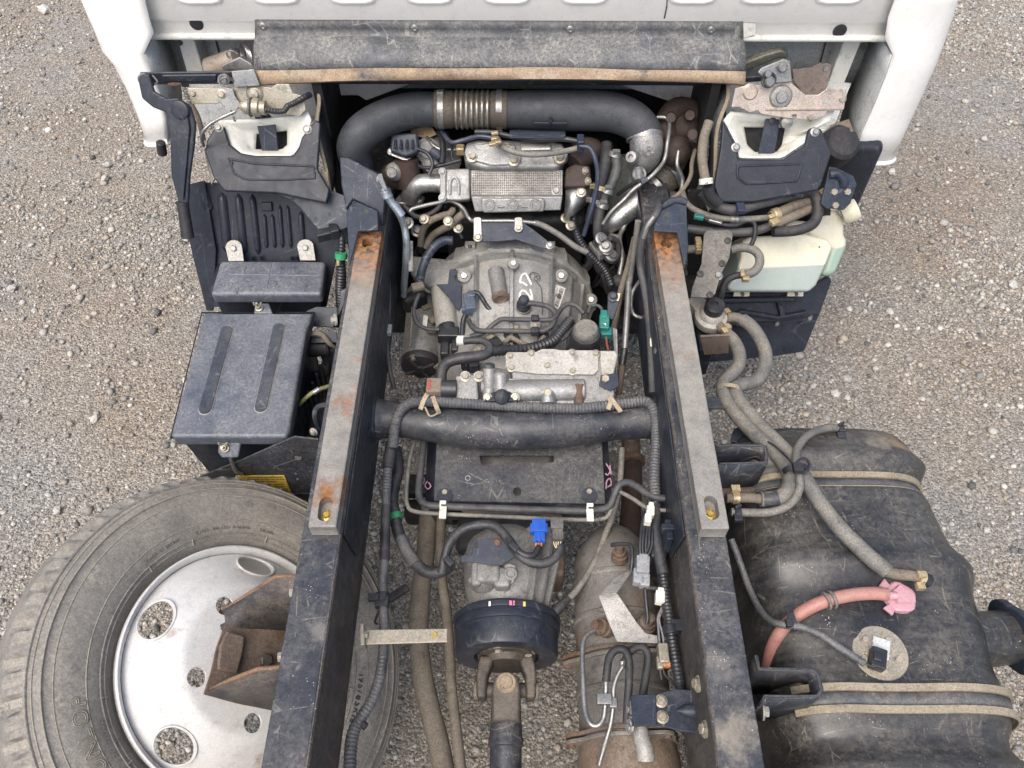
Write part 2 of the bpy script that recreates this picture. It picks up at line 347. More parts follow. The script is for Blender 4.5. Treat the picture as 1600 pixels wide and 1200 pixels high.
def hose(name, l, rpx, mat, label, cat='hose', group=None, parent=None, **k):
    mb = hosepx(MB(), l, rpx, **k)
    return mb.build(name, mat, parent, label=label, cat=cat if parent is None else None, group=group)
_bm = {}
def bolt(parent, p, n, r, mat=None, name='bolt', washer=True):
    mat = mat or ZINC; key = (mat.name, washer)
    if key not in _bm:
        b = MB()
        if washer: b.lathe((0, 0, 0), (0, 0, 1), [(-.2, 1.55), (.12, 1.55), (.22, 1.4)], 16)
        b.lathe((0, 0, 0), (0, 0, 1), [(.1, 1.0), (.85, 1.0), (1.0, .85)], 6).lathe((0, 0, 0), (0, 0, 1), [(.9, .62), (1.03, .6), (1.03, 0)], 12)
        o = b.build('bolt', mat); me = o.data; bpy.data.objects.remove(o)
        _bm[key] = me
    o = bpy.data.objects.new(name, _bm[key]); link(o, V(p), parent)
    o.rotation_euler = V(n).to_track_quat('Z', 'Y').to_euler(); o.rotation_euler.rotate_axis('Z', random.random())
    o.scale = (r, r, r); return o
def cut(o, cutters):                               # openings cut through a part
    for c in cutters:
        co = c.build('cutter', o.data.materials[0])
        md = o.modifiers.new('cut', 'BOOLEAN'); md.operation = 'DIFFERENCE'; md.solver = 'EXACT'
        if o.parent is not None: WL[co] = WL[co]
        md.object = co
        bpy.context.view_layer.update()
        ev = o.evaluated_get(bpy.context.evaluated_depsgraph_get()); me = bpy.data.meshes.new_from_object(ev)
        mods = [(m_.type, m_) for m_ in o.modifiers]
        for m_ in list(o.modifiers): o.modifiers.remove(m_)
        me.name = o.name
        for q in me.polygons: q.use_smooth = False
        o.data = me; bpy.data.objects.remove(co)
    return o
def finish():                                      # set each thing's own origin at its base
    bpy.context.view_layer.update()
    for o in list(COL.objects):
        if o.type == 'EMPTY' and o.parent is None and o.children:
            lo = V((1e9,)*3); hi = V((-1e9,)*3)
            for c in o.children:
                for q in c.bound_box:
                    w = c.matrix_world @ V(q)
                    for i in range(3): lo[i] = min(lo[i], w[i]); hi[i] = max(hi[i], w[i])
            b = V(((lo.x+hi.x)/2, (lo.y+hi.y)/2, lo.z)); d = b-o.location
            o.location = b
            for c in o.children: c.location = c.location-d
# ------------------------------------------------------------------ ground
def ground_mat(name, stone):
    m = bpy.data.materials.new(name); m.use_nodes = True; t = m.node_tree; N = t.nodes; L = t.links; b = N['Principled BSDF']
    pos = N.new('ShaderNodeNewGeometry')
    def noise(sc, det=6, ro=.65):
        n = N.new('ShaderNodeTexNoise'); n.inputs['Scale'].default_value = sc; n.inputs['Detail'].default_value = det; n.inputs['Roughness'].default_value = ro
        L.new(pos.outputs['Position'], n.inputs['Vector']); return n.outputs[0]
    def ramp(src, stops):
        r = N.new('ShaderNodeValToRGB'); e = r.color_ramp.elements
        while len(e) < len(stops): e.new(.5)
        for i, (p, c) in enumerate(stops): e[i].position = p; e[i].color = (*c, 1)
        L.new(src, r.inputs[0]); return r.outputs[0]
    def mul(a, c, f=1.):
        n = N.new('ShaderNodeMix'); n.data_type = 'RGBA'; n.blend_type = 'MULTIPLY'; n.inputs[0].default_value = f
        L.new(a, n.inputs[6]); L.new(c, n.inputs[7]); return n.outputs[2]
    b.inputs['Roughness'].default_value = .88; b.inputs['Specular IOR Level'].default_value = .3
    bp = N.new('ShaderNodeBump'); bp.inputs['Distance'].default_value = .006
    if stone:
        a = N.new('ShaderNodeAttribute'); a.attribute_name = 'tint'
        L.new(mul(a.outputs['Color'], ramp(noise(170), [(.3, (.72, .72, .72)), (.7, (1.2, 1.18, 1.14))])), b.inputs['Base Color'])
        bp.inputs['Strength'].default_value = .25; L.new(noise(500), bp.inputs['Height'])
    else:
        big = ramp(noise(1.6, 7), [(.36, (.30, .253, .205)), (.5, (.315, .284, .246)), (.62, (.30, .289, .272))])
        vo = N.new('ShaderNodeTexVoronoi'); vo.inputs['Scale'].default_value = 150; L.new(pos.outputs['Position'], vo.inputs['Vector'])
        vo2 = N.new('ShaderNodeTexVoronoi'); vo2.inputs['Scale'].default_value = 320; L.new(pos.outputs['Position'], vo2.inputs['Vector'])
        g = ramp(vo.outputs['Color'], [(.0, (.45, .45, .45)), (.6, (1., 1., 1.)), (1., (1.6, 1.6, 1.58))])
        g2 = ramp(vo2.outputs['Color'], [(.0, (.45, .45, .45)), (1., (1.6, 1.56, 1.5))])
        fine = ramp(noise(60), [(.3, (.75, .74, .72)), (.7, (1.15, 1.15, 1.15))])
        L.new(mul(mul(mul(big, g, .8), g2, .8), fine), b.inputs['Base Color'])
        ad = N.new('ShaderNodeMath'); ad.operation = 'ADD'; sb = N.new('ShaderNodeMath'); sb.operation = 'MULTIPLY_ADD'
        L.new(vo.outputs['Distance'], sb.inputs[0]); sb.inputs[1].default_value = -1.2; L.new(noise(240), sb.inputs[2])
        L.new(sb.outputs[0], ad.inputs[0]); L.new(vo2.outputs['Distance'], ad.inputs[1])
        bp.inputs['Strength'].default_value = .9; L.new(sb.outputs[0], bp.inputs['Height'])
    L.new(bp.outputs[0], b.inputs['Normal']); return m
GROUND = ground_mat('sandy crushed ground', False); STONE = ground_mat('gravel stone', True)
g = MB(); S = 60
xs = [-S, -8, -3, -2, -1, 0, 1, 2, 3, 8, S]; ys = [-S, -8, -1, 0, 1, 2, 3, 4, 8, 20, S]
g.loft([[V((x, y, 0)) for x in xs] for y in ys]).build('ground', GROUND, kind='structure', flat=True)

t_ = (1+5**.5)/2
ICO_V = np.array([(-1, t_, 0), (1, t_, 0), (-1, -t_, 0), (1, -t_, 0), (0, -1, t_), (0, 1, t_), (0, -1, -t_), (0, 1, -t_), (t_, 0, -1), (t_, 0, 1), (-t_, 0, -1), (-t_, 0, 1)])/sqrt(1+t_*t_)
ICO_F = np.array([(0, 11, 5), (0, 5, 1), (0, 1, 7), (0, 7, 10), (0, 10, 11), (1, 5, 9), (5, 11, 4), (11, 10, 2), (10, 7, 6), (7, 1, 8), (3, 9, 4), (3, 4, 2), (3, 2, 6), (3, 6, 8), (3, 8, 9), (4, 9, 5), (2, 4, 11), (6, 2, 10), (8, 6, 7), (9, 8, 1)])
def vnoise(x, y, s, seed):
    r = np.random.default_rng(seed).random((64, 64)); X = x*s+100; Y = y*s+100
    i = np.floor(X).astype(int); j = np.floor(Y).astype(int); fx = X-i; fy = Y-j; fx = fx*fx*(3-2*fx); fy = fy*fy*(3-2*fy)
    q = lambda a, b: r[a % 64, b % 64]
    return (q(i, j)*(1-fx)+q(i+1, j)*fx)*(1-fy)+(q(i, j+1)*(1-fx)+q(i+1, j+1)*fx)*fy
def stones(n, rlo, rhi, seed, cluster=.75):
    r = np.random.default_rng(seed); x = r.uniform(-2.8, 2.8, n*4); y = r.uniform(-.1, 4., n*4)
    k = np.abs(x) < 1.15+.40*y
    d = .5*vnoise(x, y, 1.7, 5)+.3*vnoise(x, y, 5, 6)+.2*vnoise(x, y, 14, 8)
    k &= r.random(n*4) < np.clip((d-.39)*3.6, .03, 1)*cluster+(1-cluster)
    x, y = x[k][:n], y[k][:n]; return x, y, rlo*(rhi/rlo)**(r.random(len(x))**1.6)
def stone_arrays(x, y, rad, seed):
    r = np.random.default_rng(seed); n = len(x)
    v = ICO_V[None]*(1+r.uniform(-.26, .26, (n, 12, 1)))*r.uniform(.72, 1.25, (n, 1, 3))
    a = r.uniform(0, 2*pi, (n, 3)); c, s_ = np.cos(a), np.sin(a)
    vx, vy, vz = v[..., 0], v[..., 1], v[..., 2]
    vy, vz = vy*c[:, :1]-vz*s_[:, :1], vy*s_[:, :1]+vz*c[:, :1]
    vz = vz*.72
    vx, vy = vx*c[:, 2:]-vy*s_[:, 2:], vx*s_[:, 2:]+vy*c[:, 2:]
    P = np.stack([vx, vy, vz], -1)*rad[:, None, None]
    P[..., 0] += x[:, None]; P[..., 1] += y[:, None]; P[..., 2] += (rad*r.uniform(.05, .5, n))[:, None]
    base = np.array([(.315, .30, .275), (.405, .385, .35), (.235, .23, .22), (.48, .46, .42), (.345, .30, .245), (.13, .13, .13), (.41, .36, .30)])
    pr = np.array([.26, .22, .16, .12, .12, .07, .05])
    col = base[r.choice(7, n, p=pr)]*r.uniform(.8, 1.22, (n, 1))
    return P, col
Ps, Cs = [], []
for q, (n, lo, hi) in enumerate([(62000, .0024, .0042), (36000, .0036, .0070), (9000, .0062, .0105), (700, .010, .0155)]):
    x, y, rad = stones(n, lo, hi, 20+q, .92 if q < 3 else .4); P_, c_ = stone_arrays(x, y, rad, 40+q); Ps.append(P_); Cs.append(c_)
P_ = np.concatenate(Ps); C_ = np.concatenate(Cs); n = len(P_)
me = bpy.data.meshes.new('gravel'); me.vertices.add(n*12); me.vertices.foreach_set('co', P_.astype(np.float32).ravel())
fc = (ICO_F[None]+12*np.arange(n)[:, None, None]).reshape(-1, 3).astype(np.int32)
me.loops.add(fc.size); me.loops.foreach_set('vertex_index', fc.ravel()); me.polygons.add(len(fc))
me.polygons.foreach_set('loop_start', np.arange(0, fc.size, 3, dtype=np.int32)); me.polygons.foreach_set('loop_total', np.full(len(fc), 3, dtype=np.int32))
at = me.attributes.new('tint', 'FLOAT_COLOR', 'POINT'); at.data.foreach_set('color', np.repeat(np.concatenate([C_, np.ones((n, 1))], 1), 12, 0).astype(np.float32).ravel())
me.update(); me.validate(); me.materials.append(STONE)
go = bpy.data.objects.new('gravel', me); COL.objects.link(go); go['kind'] = 'stuff'
big = [(1323, 591, 7, 'flat pale stone, upper one of a trio on the gravel above the fuel tank'), (1305, 616, 7, 'pale stone, left one of a trio on the gravel above the fuel tank'),
       (1323, 622, 6, 'pale stone, lower right one of a trio on the gravel above the fuel tank'), (1270, 604, 6, 'grey stone lying between the doubled fuel hoses and the trio of pale stones'),
       (1594, 635, 7, 'pale stone at the right picture edge level with the far end of the fuel tank'), (1550, 713, 6, 'pale stone on the gravel to the right of the far tank strap'),
       (1541, 829, 6, 'pale stone on the gravel just right of the middle of the fuel tank'), (1393, 270, 7, 'pale stone on the gravel right of the black step bracket'),
       (1392, 488, 5, 'small pale stone on the gravel right of the rubber mud flap'), (1583, 444, 7, 'pale stone near the right picture edge level with the coolant reservoir'),
       (19, 452, 9, 'large pale stone at the left picture edge level with the fuse box'), (117, 450, 7, 'pale rounded stone on open gravel some way left of the fuse box'),
       (169, 259, 7, 'upper of two neighbouring stones left of the cab tilt lever'), (165, 280, 7, 'lower of two neighbouring stones left of the cab tilt lever'),
       (70, 17, 9, 'large grey stone near the top left corner of the photo'), (147, 655, 7, 'pale stone left of the front corner of the battery box'), (90, 798, 7, 'pale stone on the gravel just above the spare tyre')]
for i, (px, py, rp, lab) in enumerate(big):
    p = Zp(px, py, .006); rd = rp/scl(p); P_, c_ = stone_arrays(np.array([0.]), np.array([0.]), np.array([rd]), 300+i)
    b = bmesh.new(); vv = [b.verts.new(q) for q in P_[0]]
    for q in ICO_F: b.faces.new([vv[k] for k in q])
    bmesh.ops.subdivide_edges(b, edges=b.edges, cuts=1, use_grid_fill=True, smooth=.55)
    for v_ in b.verts: v_.co += V(np.random.default_rng(i*50+v_.index).uniform(-.07, .07, 3)*rd)
    me = bpy.data.meshes.new('stone'); b.to_mesh(me); b.free()
    at = me.attributes.new('tint', 'FLOAT_COLOR', 'POINT'); cc = list(np.array((.50, .485, .45))*(.75+.4*((i*37 % 10)/10)))+[1]
    for d_ in at.data: d_.color = cc
    me.materials.append(STONE); o = bpy.data.objects.new('loose_stone', me); link(o, (p.x, p.y, .004), None)
    tag(o, lab, 'stone', 'larger loose stones on the gravel')

# ------------------------------------------------------------------ cab
cab = thing('truck_cab', 'white truck cab seen from behind, only its rear wall and corner panels showing', 'truck cab')
yb = ypl(1.62)
# rear wall: pressed sheet with a lower border, a step and raised pads
z_of = lambda px, py, y: Yp(px, py, y).z
xl, xr = Yp(238, 56, 1.62).x, Yp(1390, 60, 1.62).x
zl = Yp(800, 57, 1.62).z; zs = Yp(800, 27, 1.62).z
rows = []
for zz, yy in [(zl, 1.62), (zl+.006, 1.612), (zs-.006, 1.612), (zs+.006, 1.600), (zl+.30, 1.600), (zl+.95, 1.66)]:
    rows.append([V((xl, yy, zz)), V((xl+.05, yy, zz)), V((-.3, yy, zz)), V((.3, yy, zz)), V((xr-.05, yy, zz)), V((xr, yy, zz))])
wall = MB().loft(rows).build('rear_wall', WHITE, cab, angle=60, solid=.004)
for px in (315, 434, 553, 672, 792, 912, 1080, 1190, 1307):
    b = MB(); c = Yp(px, 8, 1.6); s_ = .056
    prf = [(-.5, -1), (.5, -1), (.8, -.92), (1, -.6), (1, .6), (.8, .92), (.5, 1), (-.5, 1), (-.8, .92), (-1, .6), (-1, -.6), (-.8, -.92)]
    b.loft([[V((c.x+a*s_*k, 1.6-d, c.z+.062+q*.062*k)) for a, q in prf] for k, d in ((1.0, .0), (.93, .006), (.86, .0075))], True)
    b.add([V((c.x+a*s_*.86, 1.5925, c.z+.062+q*.062*.86)) for a, q in prf], [tuple(range(12))]).build('pressed_pad', WHITE, cab, angle=70)
# lip, seam line, border beads, plugs
MB().tube([V((xl, 1.612, zl+.003)), V((0, 1.612, zl+.002)), V((xr, 1.612, zl+.003))], .0075, seg=10).build('wall_lip', WHITE2, cab)
MB().prism([Yp(1044, -30, 1.5985), Yp(1045.5, -30, 1.5985), Yp(1042.5, 12, 1.5985), Yp(1039, 29, 1.5985), Yp(1037, 29, 1.5985), Yp(1041, 10, 1.5985)], (0, .002, 0)).build('seam_gap', INK, cab)
for px, py in ((307, 37), (1312, 48)):
    p = Yp(px, py, 1.612); MB().lathe(p+V((0, .002, 0)), (0, -1, 0), [(0, .0145), (.003, .0145), (.0045, .011), (.0035, .0)], 20).build('hole_plug', RUB, cab)
# corner panels
def corner(inn, out, y_in, y_out, name, label, bottom):
    b = MB(); n = 14; rows = []
    for (ix, iy), (ox, oy) in zip(inn, out):
        a = Yp(ix, iy, y_in); c = Yp(ox, oy, y_out); row = []
        for k in range(n+1):
            t = pi/2*k/n; row.append(V((a.x+(c.x-a.x)*sin(t), a.y+(c.y-a.y)*(1-cos(t)), a.z+(c.z-a.z)*k/n)))
        row.append(c+V((0, .25, 0))); row.append(c+V((0, .9, 0))); rows.append(row)
    o = b.loft(rows).build(name, WHITE, cab, angle=70, solid=.003, label=label)
    # inner return of white sheet, shade painted as grey, and the rolled bottom edge
    E = [Yp(x, y, y_in) for x, y in inn]
    s_ = 1 if E[0].x < 0 else -1
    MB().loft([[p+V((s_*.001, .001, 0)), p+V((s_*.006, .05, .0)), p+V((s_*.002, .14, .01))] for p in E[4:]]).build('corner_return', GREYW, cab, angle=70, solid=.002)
    MB().tube(rows[-1][:n+1], .006, seg=8, raw=True).build('rolled_edge', WHITE, cab)
inL = [(224, -60), (226, 0), (233, 30), (240, 52), (225, 84), (236, 112), (250, 146), (259, 186), (263, 221)]
ouL = [(106, -60), (131, 0), (141, 24), (150, 44), (162, 72), (180, 92), (199, 128), (219, 174), (233, 218)]
corner(inL, ouL, 1.575, 1.66, 'corner_panel', None, 0)
inR = [(1398, -60), (1398, 0), (1388, 28), (1383, 60), (1395, 86), (1386, 115), (1368, 161), (1348, 205), (1334, 251)]
ouR = [(1520, -60), (1493, 0), (1483, 32), (1473, 62), (1460, 95), (1451, 115), (1431, 160), (1412, 200), (1394, 244)]
corner(inR, ouR, 1.575, 1.66, 'corner_panel', None, 0)
# recess below the lip: inner wall, posts, floor over the engine
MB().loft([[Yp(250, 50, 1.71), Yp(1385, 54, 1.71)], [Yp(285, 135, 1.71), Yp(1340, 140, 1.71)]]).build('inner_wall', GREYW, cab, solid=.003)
MB().prism([Yp(274, 52, 1.66), Yp(300, 52, 1.66), Yp(324, 130, 1.66), Yp(296, 130, 1.66)], (0, .06, 0)).build('side_post', WHITE2, cab, bev=.004)
MB().prism([Yp(1322, 56, 1.66), Yp(1350, 56, 1.66), Yp(1316, 140, 1.66), Yp(1290, 140, 1.66)], (0, .06, 0)).build('side_post', WHITE2, cab, bev=.004)
for px, py in ((275, 67), (1344, 75)): MB().cyl(Yp(px+6, py, 1.662), Yp(px+6, py, 1.656), .006, seg=12).build('post_hole', INK, cab)
MB().prism([Yp(336, 64, 1.703), Yp(338, 64, 1.703), Yp(344, 86, 1.703), Yp(342, 86, 1.703)], (0, .001, 0)).build('seam_gap', INK, cab)
MB().prism([Yp(1290, 64, 1.703), Yp(1292, 64, 1.703), Yp(1283, 98, 1.703), Yp(1281, 98, 1.703)], (0, .001, 0)).build('seam_gap', INK, cab)
zf = zl-.005
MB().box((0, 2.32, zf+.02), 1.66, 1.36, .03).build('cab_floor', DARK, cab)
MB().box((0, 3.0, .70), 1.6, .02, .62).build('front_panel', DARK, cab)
b = MB()                                     # pressed white floor pan edge over the engine
P1 = [Yp(500, 126, 1.70), Yp(520, 150, 1.70), Yp(560, 150, 1.70), Yp(572, 158, 1.70), Yp(645, 131, 1.70), Yp(960, 131, 1.70), Yp(1048, 160, 1.70), Yp(1108, 152, 1.70), Yp(1122, 126, 1.70)]
b.prism(P1, (0, .05, 0)).build('floor_pan_edge', WHITE2, cab, bev=.004)
MB().prism([Yp(500, 121, 1.60), Yp(1140, 121, 1.60), Yp(1140, 135, 1.60), Yp(500, 132, 1.60)], (0, .02, 0)).build('cross_bar', BLKC, cab, bev=.003)

# rubber flap under the rear wall
fl = thing('rubber_flap', 'dusty black rubber flap hanging under the cab rear wall, its lower edge tan with mud', 'rubber flap')
rows = []; n = 40
for (yl, yr, Y, bow) in [(29, 33, 1.607, 0), (42, 46, 1.606, 0), (55, 60, 1.604, 0), (59, 64, 1.596, 0), (72, 76, 1.580, -1), (90, 92, 1.560, -2), (110, 112, 1.541, -5)]:
    row = []
    for k in range(n+1):
        t = k/n; px = 399+762*t+(0 if yl < 60 else (-2+5*t)); w = bow*sin(pi*t)+1.2*sin(t*19)*(yl > 65)*.5
        row.append(Yp(px, yl+(yr-yl)*t+w, Y+.003*sin(t*13)*(yl > 60)))
    rows.append(row)
MB().loft(rows).build('flap_sheet', FLAPM, fl, angle=80, solid=.004)
rows2 = [[p.copy() for p in rows[-1]], []]
for k in range(n+1):
    t = k/n; rows2[1].append(Yp(397+767*t, 131-t-9*sin(pi*t)**.6, 1.528+.002*sin(t*17)))
MB().loft([[p+V((0, -.002, .0015)) for p in rows2[0]], rows2[1], [p+V((0, .004, -.004)) for p in rows2[1]]]).build('muddy_edge', FLAPE, fl, angle=80, solid=.004)
for px, py in ((411, 41), (648, 44), (891, 46), (1111, 47)):
    p = Yp(px, py, 1.602); MB().lathe(p, (0, -1, 0), [(-.003, .0085), (.001, .0085), (.003, .006), (.0035, .0035), (.0015, .0)], 16).build('rivet', ZINC if px != 411 else STEEL, fl)
MB().prism([Yp(1160, 36, 1.604), Yp(1181, 38, 1.604), Yp(1180, 54, 1.604), Yp(1160, 60, 1.604)], (0, .004, 0)).build('backing_tab', WHITE2, fl)

# rubber side curtains at both sides of the engine bay
def curtain(top, mid, bot, w, label):
    c = thing('side_curtain', label, 'rubber curtain')
    P = [V(p) for p in (top, mid, bot)]; path = cat_rom(P, 8); rows = []
    for i, p in enumerate(path):
        k = i/(len(path)-1); wob = .006*sin(k*9)
        rows.append([p+V((wob, 0, 0)), p+V((wob+.002, w*.5*(1-.4*k), .005)), p+V((wob+.004, w*(1-.45*k), .010))])
    MB().loft(rows).build('curtain_sheet', RUB, c, angle=80, solid=.004)
    MB().tube([r_[0]+V((0, -.002, 0)) for r_ in rows], .0045, seg=6, raw=True).build('cut_edge', STRAPE, c)
    pl = [rows[-5][0], rows[-1][0]]
    return c
curtain(Yp(492, 128, 1.56), Yp(500, 200, 1.50), Yp(514, 322, 1.40), .16, 'black rubber curtain strip with pale cut edge left of the engine bay')
curtain(Yp(1137, 128, 1.56), Yp(1125, 200, 1.50), Yp(1106, 326, 1.40), .16, 'black rubber curtain strip with pale cut edge right of the engine bay')
MB().prism([Yp(500, 268, 1.43), Yp(512, 270, 1.43), Yp(518, 322, 1.39), Yp(512, 318, 1.39)], (0, .003, 0)).build('curtain_tip', STRAPE, bpy.data.objects['side_curtain'])
MB().prism([Yp(1117, 268, 1.43), Yp(1124, 262, 1.43), Yp(1107, 332, 1.39), Yp(1103, 320, 1.39)], (0, .003, 0)).build('curtain_tip', STRAPE, bpy.data.objects['side_curtain.001'])

# ------------------------------------------------------------------ chassis frame
fr = thing('chassis_frame', 'black steel ladder frame of the truck, two long rails joined by cross members', 'truck frame')
ZR = .715; XO, XI, ZB = .356, .292, .493
for s_ in (-1, 1):
    lab = 'left black frame rail' if s_ < 0 else 'right black frame rail'
    b = MB(); b.box((s_*(XO+XI)/2, .72, ZR-.004), XO-XI, 1.90, .008)
    fl_ = b.build('rail_flange', BLK, fr, bev=.003, label=lab+', top flange')
    b = MB(); b.box((s_*(XI+.004), .72, (ZR-.008+ZB)/2), .007, 1.90, ZR-.008-ZB)
    wb = b.build('rail_web', BLKD, fr, label=lab+', inner web')
    cuts = []
    for Y, z, a, q in ((.34, .56, .016, .011), (.62, .60, .012, .012), (.80, .585, .02, .010), (1.05, .60, .012, .012), (.2, .62, .012, .012)):
        c = MB(); c.lathe((s_*(XI-.05), Y, z), (1, 0, 0), [(-.05, q), (.15, q)], 14)
        for v_ in c.v: v_.y = Y+(v_.y-Y)*a/q
        cuts.append(c)
    cut(wb, cuts)
    MB().box((s_*(XO-.0045), .72, (ZR-.008+ZB)/2), .007, 1.90, ZR-.008-ZB).build('rail_web', BLK, fr)
    MB().box((s_*(XO+XI)/2, .72, ZB-.004), XO-XI, 1.90, .007).build('rail_flange', BLK, fr)
    # uneven weld seam along the inner lip
    P = []
    for k in range(60):
        y = -.15+1.7*k/59; P.append(V((s_*(XI+.0005+.0012*random.random()), y, ZR-.0055+.002*random.random())))
    MB().tube(P, .0042, seg=6, raw=True).build('weld_seam', BLKD, fr)
    # inner stiffener plate welded on the front half of the web
    b = MB(); b.prism([V((s_*(XI-.001), .60, ZR-.01)), V((s_*(XI-.001), 1.5, ZR-.01)), V((s_*(XI-.001), 1.5, ZB+.02)), V((s_*(XI-.001), .72, ZB+.02)), V((s_*(XI-.001), .62, ZB+.08))], (-s_*.005, 0, 0))
    b.build('stiffener_plate', BLKC, fr, bev=.002)
# round cross tube
b = MB(); P = [Zp(x, y, .575) for x, y in ((590, 655), (606, 655), (640, 658), (720, 668), (800, 671), (890, 667), (960, 660), (1016, 655), (1034, 655))]
m_ = scl(P[4]); b.tube(P, [34/m_, 30/m_, 27/m_, 30/m_, 32/m_, 31/m_, 28/m_, 31/m_, 34/m_], seg=28, n=8)
b.build('cross_tube', BLK, fr)
for s_, px in ((-1, 604), (1, 1019)):
    p = Zp(px, 655, .575); MB().lathe(V((s_*(XI-.001), p.y, p.z)), (-s_, 0, 0), [(0, .052), (.006, .050), (.012, .042), (.02, .036)], 28).build('tube_flange', BLKC, fr)
# front brackets rising from the rails to the cab cross member
def gus(poly_lo, poly_hi, nlo):
    pl = slope(poly_lo[0][0], poly_lo[0][1], .80, (0, -.35, .94)); o = plate(MB(), poly_lo, pl, .006).build('front_bracket', BLUEB, fr, bev=.002)
    hp = slope(poly_hi[-1][0], poly_hi[-1][1], .80, nlo)
    plate(MB(), poly_hi, hp, .05).build('bracket_upright', BLUEB, fr, bev=.004)
    return pl
pl = gus([(552, 312), (590, 329), (591, 359), (560, 361), (546, 416), (541, 330)], [(530, 245), (545, 246), (589, 270), (604, 292), (598, 352), (589, 330), (552, 312), (541, 328), (533, 290)], (0, -.75, .66))
MB().cyl(pl(572, 331, .0015), pl(572, 331, -.02), .006, seg=14).build('bracket_hole', INK, fr)
pl = gus([(1027, 332), (1056, 317), (1073, 321), (1076, 388), (1070, 419), (1058, 363), (1021, 361)], [(1056, 318), (1030, 331), (1030, 324), (1044, 310), (1066, 306), (1076, 312), (1073, 321)], (0, -.75, .66))
MB().cyl(pl(1042, 336, .0015), pl(1042, 336, -.02), .006, seg=14).build('bracket_hole', INK, fr)
MB().box((0, 2.22, .25), .86, 1.56, .02).build('added_dark_floor', DARK, cab)  # dark sheet added under the engine so the bay goes black
for s_ in (-1, 1): MB().box((s_*.43, 2.26, .58), .02, 1.44, .74).build('added_dark_side', DARK, cab)  # dark side sheets added to deepen the shade of the bay
# bent shield sheet behind the tube, bolted to the frame
pl = slope(800, 740, .512, (0, -.16, 1))
b = plate(MB(), [(683, 672), (940, 672), (946, 787), (677, 784)], pl, .005)
sh = b.build('shield_plate', BLK, fr, bev=.0015)
cut(sh, [plate(MB(), [(748, 706), (866, 706), (866, 716), (842, 721), (838, 717), (792, 717), (790, 722), (752, 721)], pl, .05, .02), MB().cyl(pl(808, 768, .03), pl(808, 768, -.03), .0085)])
plate(MB(), [(677, 784), (946, 787), (946, 800), (677, 797)], slope(677, 785, pl(677, 785).z, (0, -.9, .25)), .005).build('shield_lip', BLKC, fr)
plate(MB(), [(668, 690), (683, 672), (677, 784), (664, 786)], slope(677, 784, pl(677, 784).z-.004, (-.6, 0, .8)), .004).build('shield_side', BLKC, fr)
plate(MB(), [(940, 672), (950, 690), (956, 780), (946, 787)], slope(946, 787, pl(946, 787).z-.004, (.6, 0, .8)), .004).build('shield_side', BLKC, fr)
plate(MB(), [(700, 826), (700, 800), (930, 800), (930, 815), (905, 826), (905, 842), (880, 842)][1:4]+[(700, 812)], slope(700, 800, .44, (0, -.8, .5)), .005).build('shield_flange', DARK, fr)
for px, py in ((695, 769), (921, 768)):
    MB().lathe(pl(px, py+6, .001), pl.n, [(0, .0165), (.002, .0165)], 20).build('washer', BLKC, fr)
    bolt(fr, pl(px, py, .003), pl.n, .0062, ZINCY)
MB().torus(pl(731, 747, .0015), pl.n, .005, .0012, 16, 6).build('ring_mark', GREYC, fr)
PCH = M('pink chalk', (.36, .20, .28), .8, dust=.3, bump=.1)
for st in ([(947, 724), (953, 735), (950, 742), (946, 740)], [(953, 727), (955, 741)], [(947, 764), (948, 752), (953, 748), (955, 757), (949, 761)]):
    MB().tube([Zp(x, y, .514) for x, y in st], .0016, seg=5).build('chalk_mark', PCH, fr)
for st in ([(668, 752), (664, 758), (668, 764), (673, 760), (670, 754)], [(660, 742), (663, 750), (660, 757)]):
    MB().tube([Zp(x, y, .512) for x, y in st], .0014, seg=5).build('chalk_mark', PCH, fr)
# pale angle strip reaching in from the left rail
zz = .60; pl = zpl(zz)
b = plate(MB(), [(566, 984), (699, 982), (699, 1003), (567, 1007)], pl, .004); b2 = plate(b, [(562, 974), (568, 974), (570, 1008), (563, 1008)], zpl(zz+.012), .03)
st = b2.build('pale_strip', ZINCY, fr, bev=.0012, label='pale cream metal strip bolted to the left rail')
bolt(st, pl(572, 992, .004), (1, 0, .2), .0062, ZINCY); bolt(st, pl(679, 992), (0, 0, 1), .0050, GOLD)
# steel bracket bolted to the inside of the right rail near the exhaust
pl = zpl(.585)
b = plate(MB(), [(992, 1085), (1024, 1084), (1055, 1076), (1090, 1078), (1096, 1098), (1100, 1140), (1090, 1146), (1062, 1142), (1028, 1133), (992, 1134)], pl, .006)
eb = b.build('exhaust_bracket', BLUEB, fr, bev=.002, label='blue black flat bracket with two pale bolts')
plate(MB(), [(986, 1086), (1025, 1084), (1027, 1134), (988, 1134)], pl, .006, .0065).build('bracket_pad', BLUEB, eb, bev=.0015)
for x, y in ((1033, 1095), (1035, 1120)): bolt(eb, pl(x, y, .0015), (0, 0, 1), .0075, ZINCY)
MB().lathe(pl(1098, 1112, .0), (-1, 0, .15), [(0, .014), (.03, .010), (.045, 0)], 16).build('bracket_rib', BLUEB, eb)
for x, y in ((1088, 1068), (1099, 1139)): bolt(fr, Xp(x, y, XI-.004), (-1, 0, .35), .0085, ZINCY)
# bolts on the rails
for px, py in ((446, 899), (441, 1025)): pass

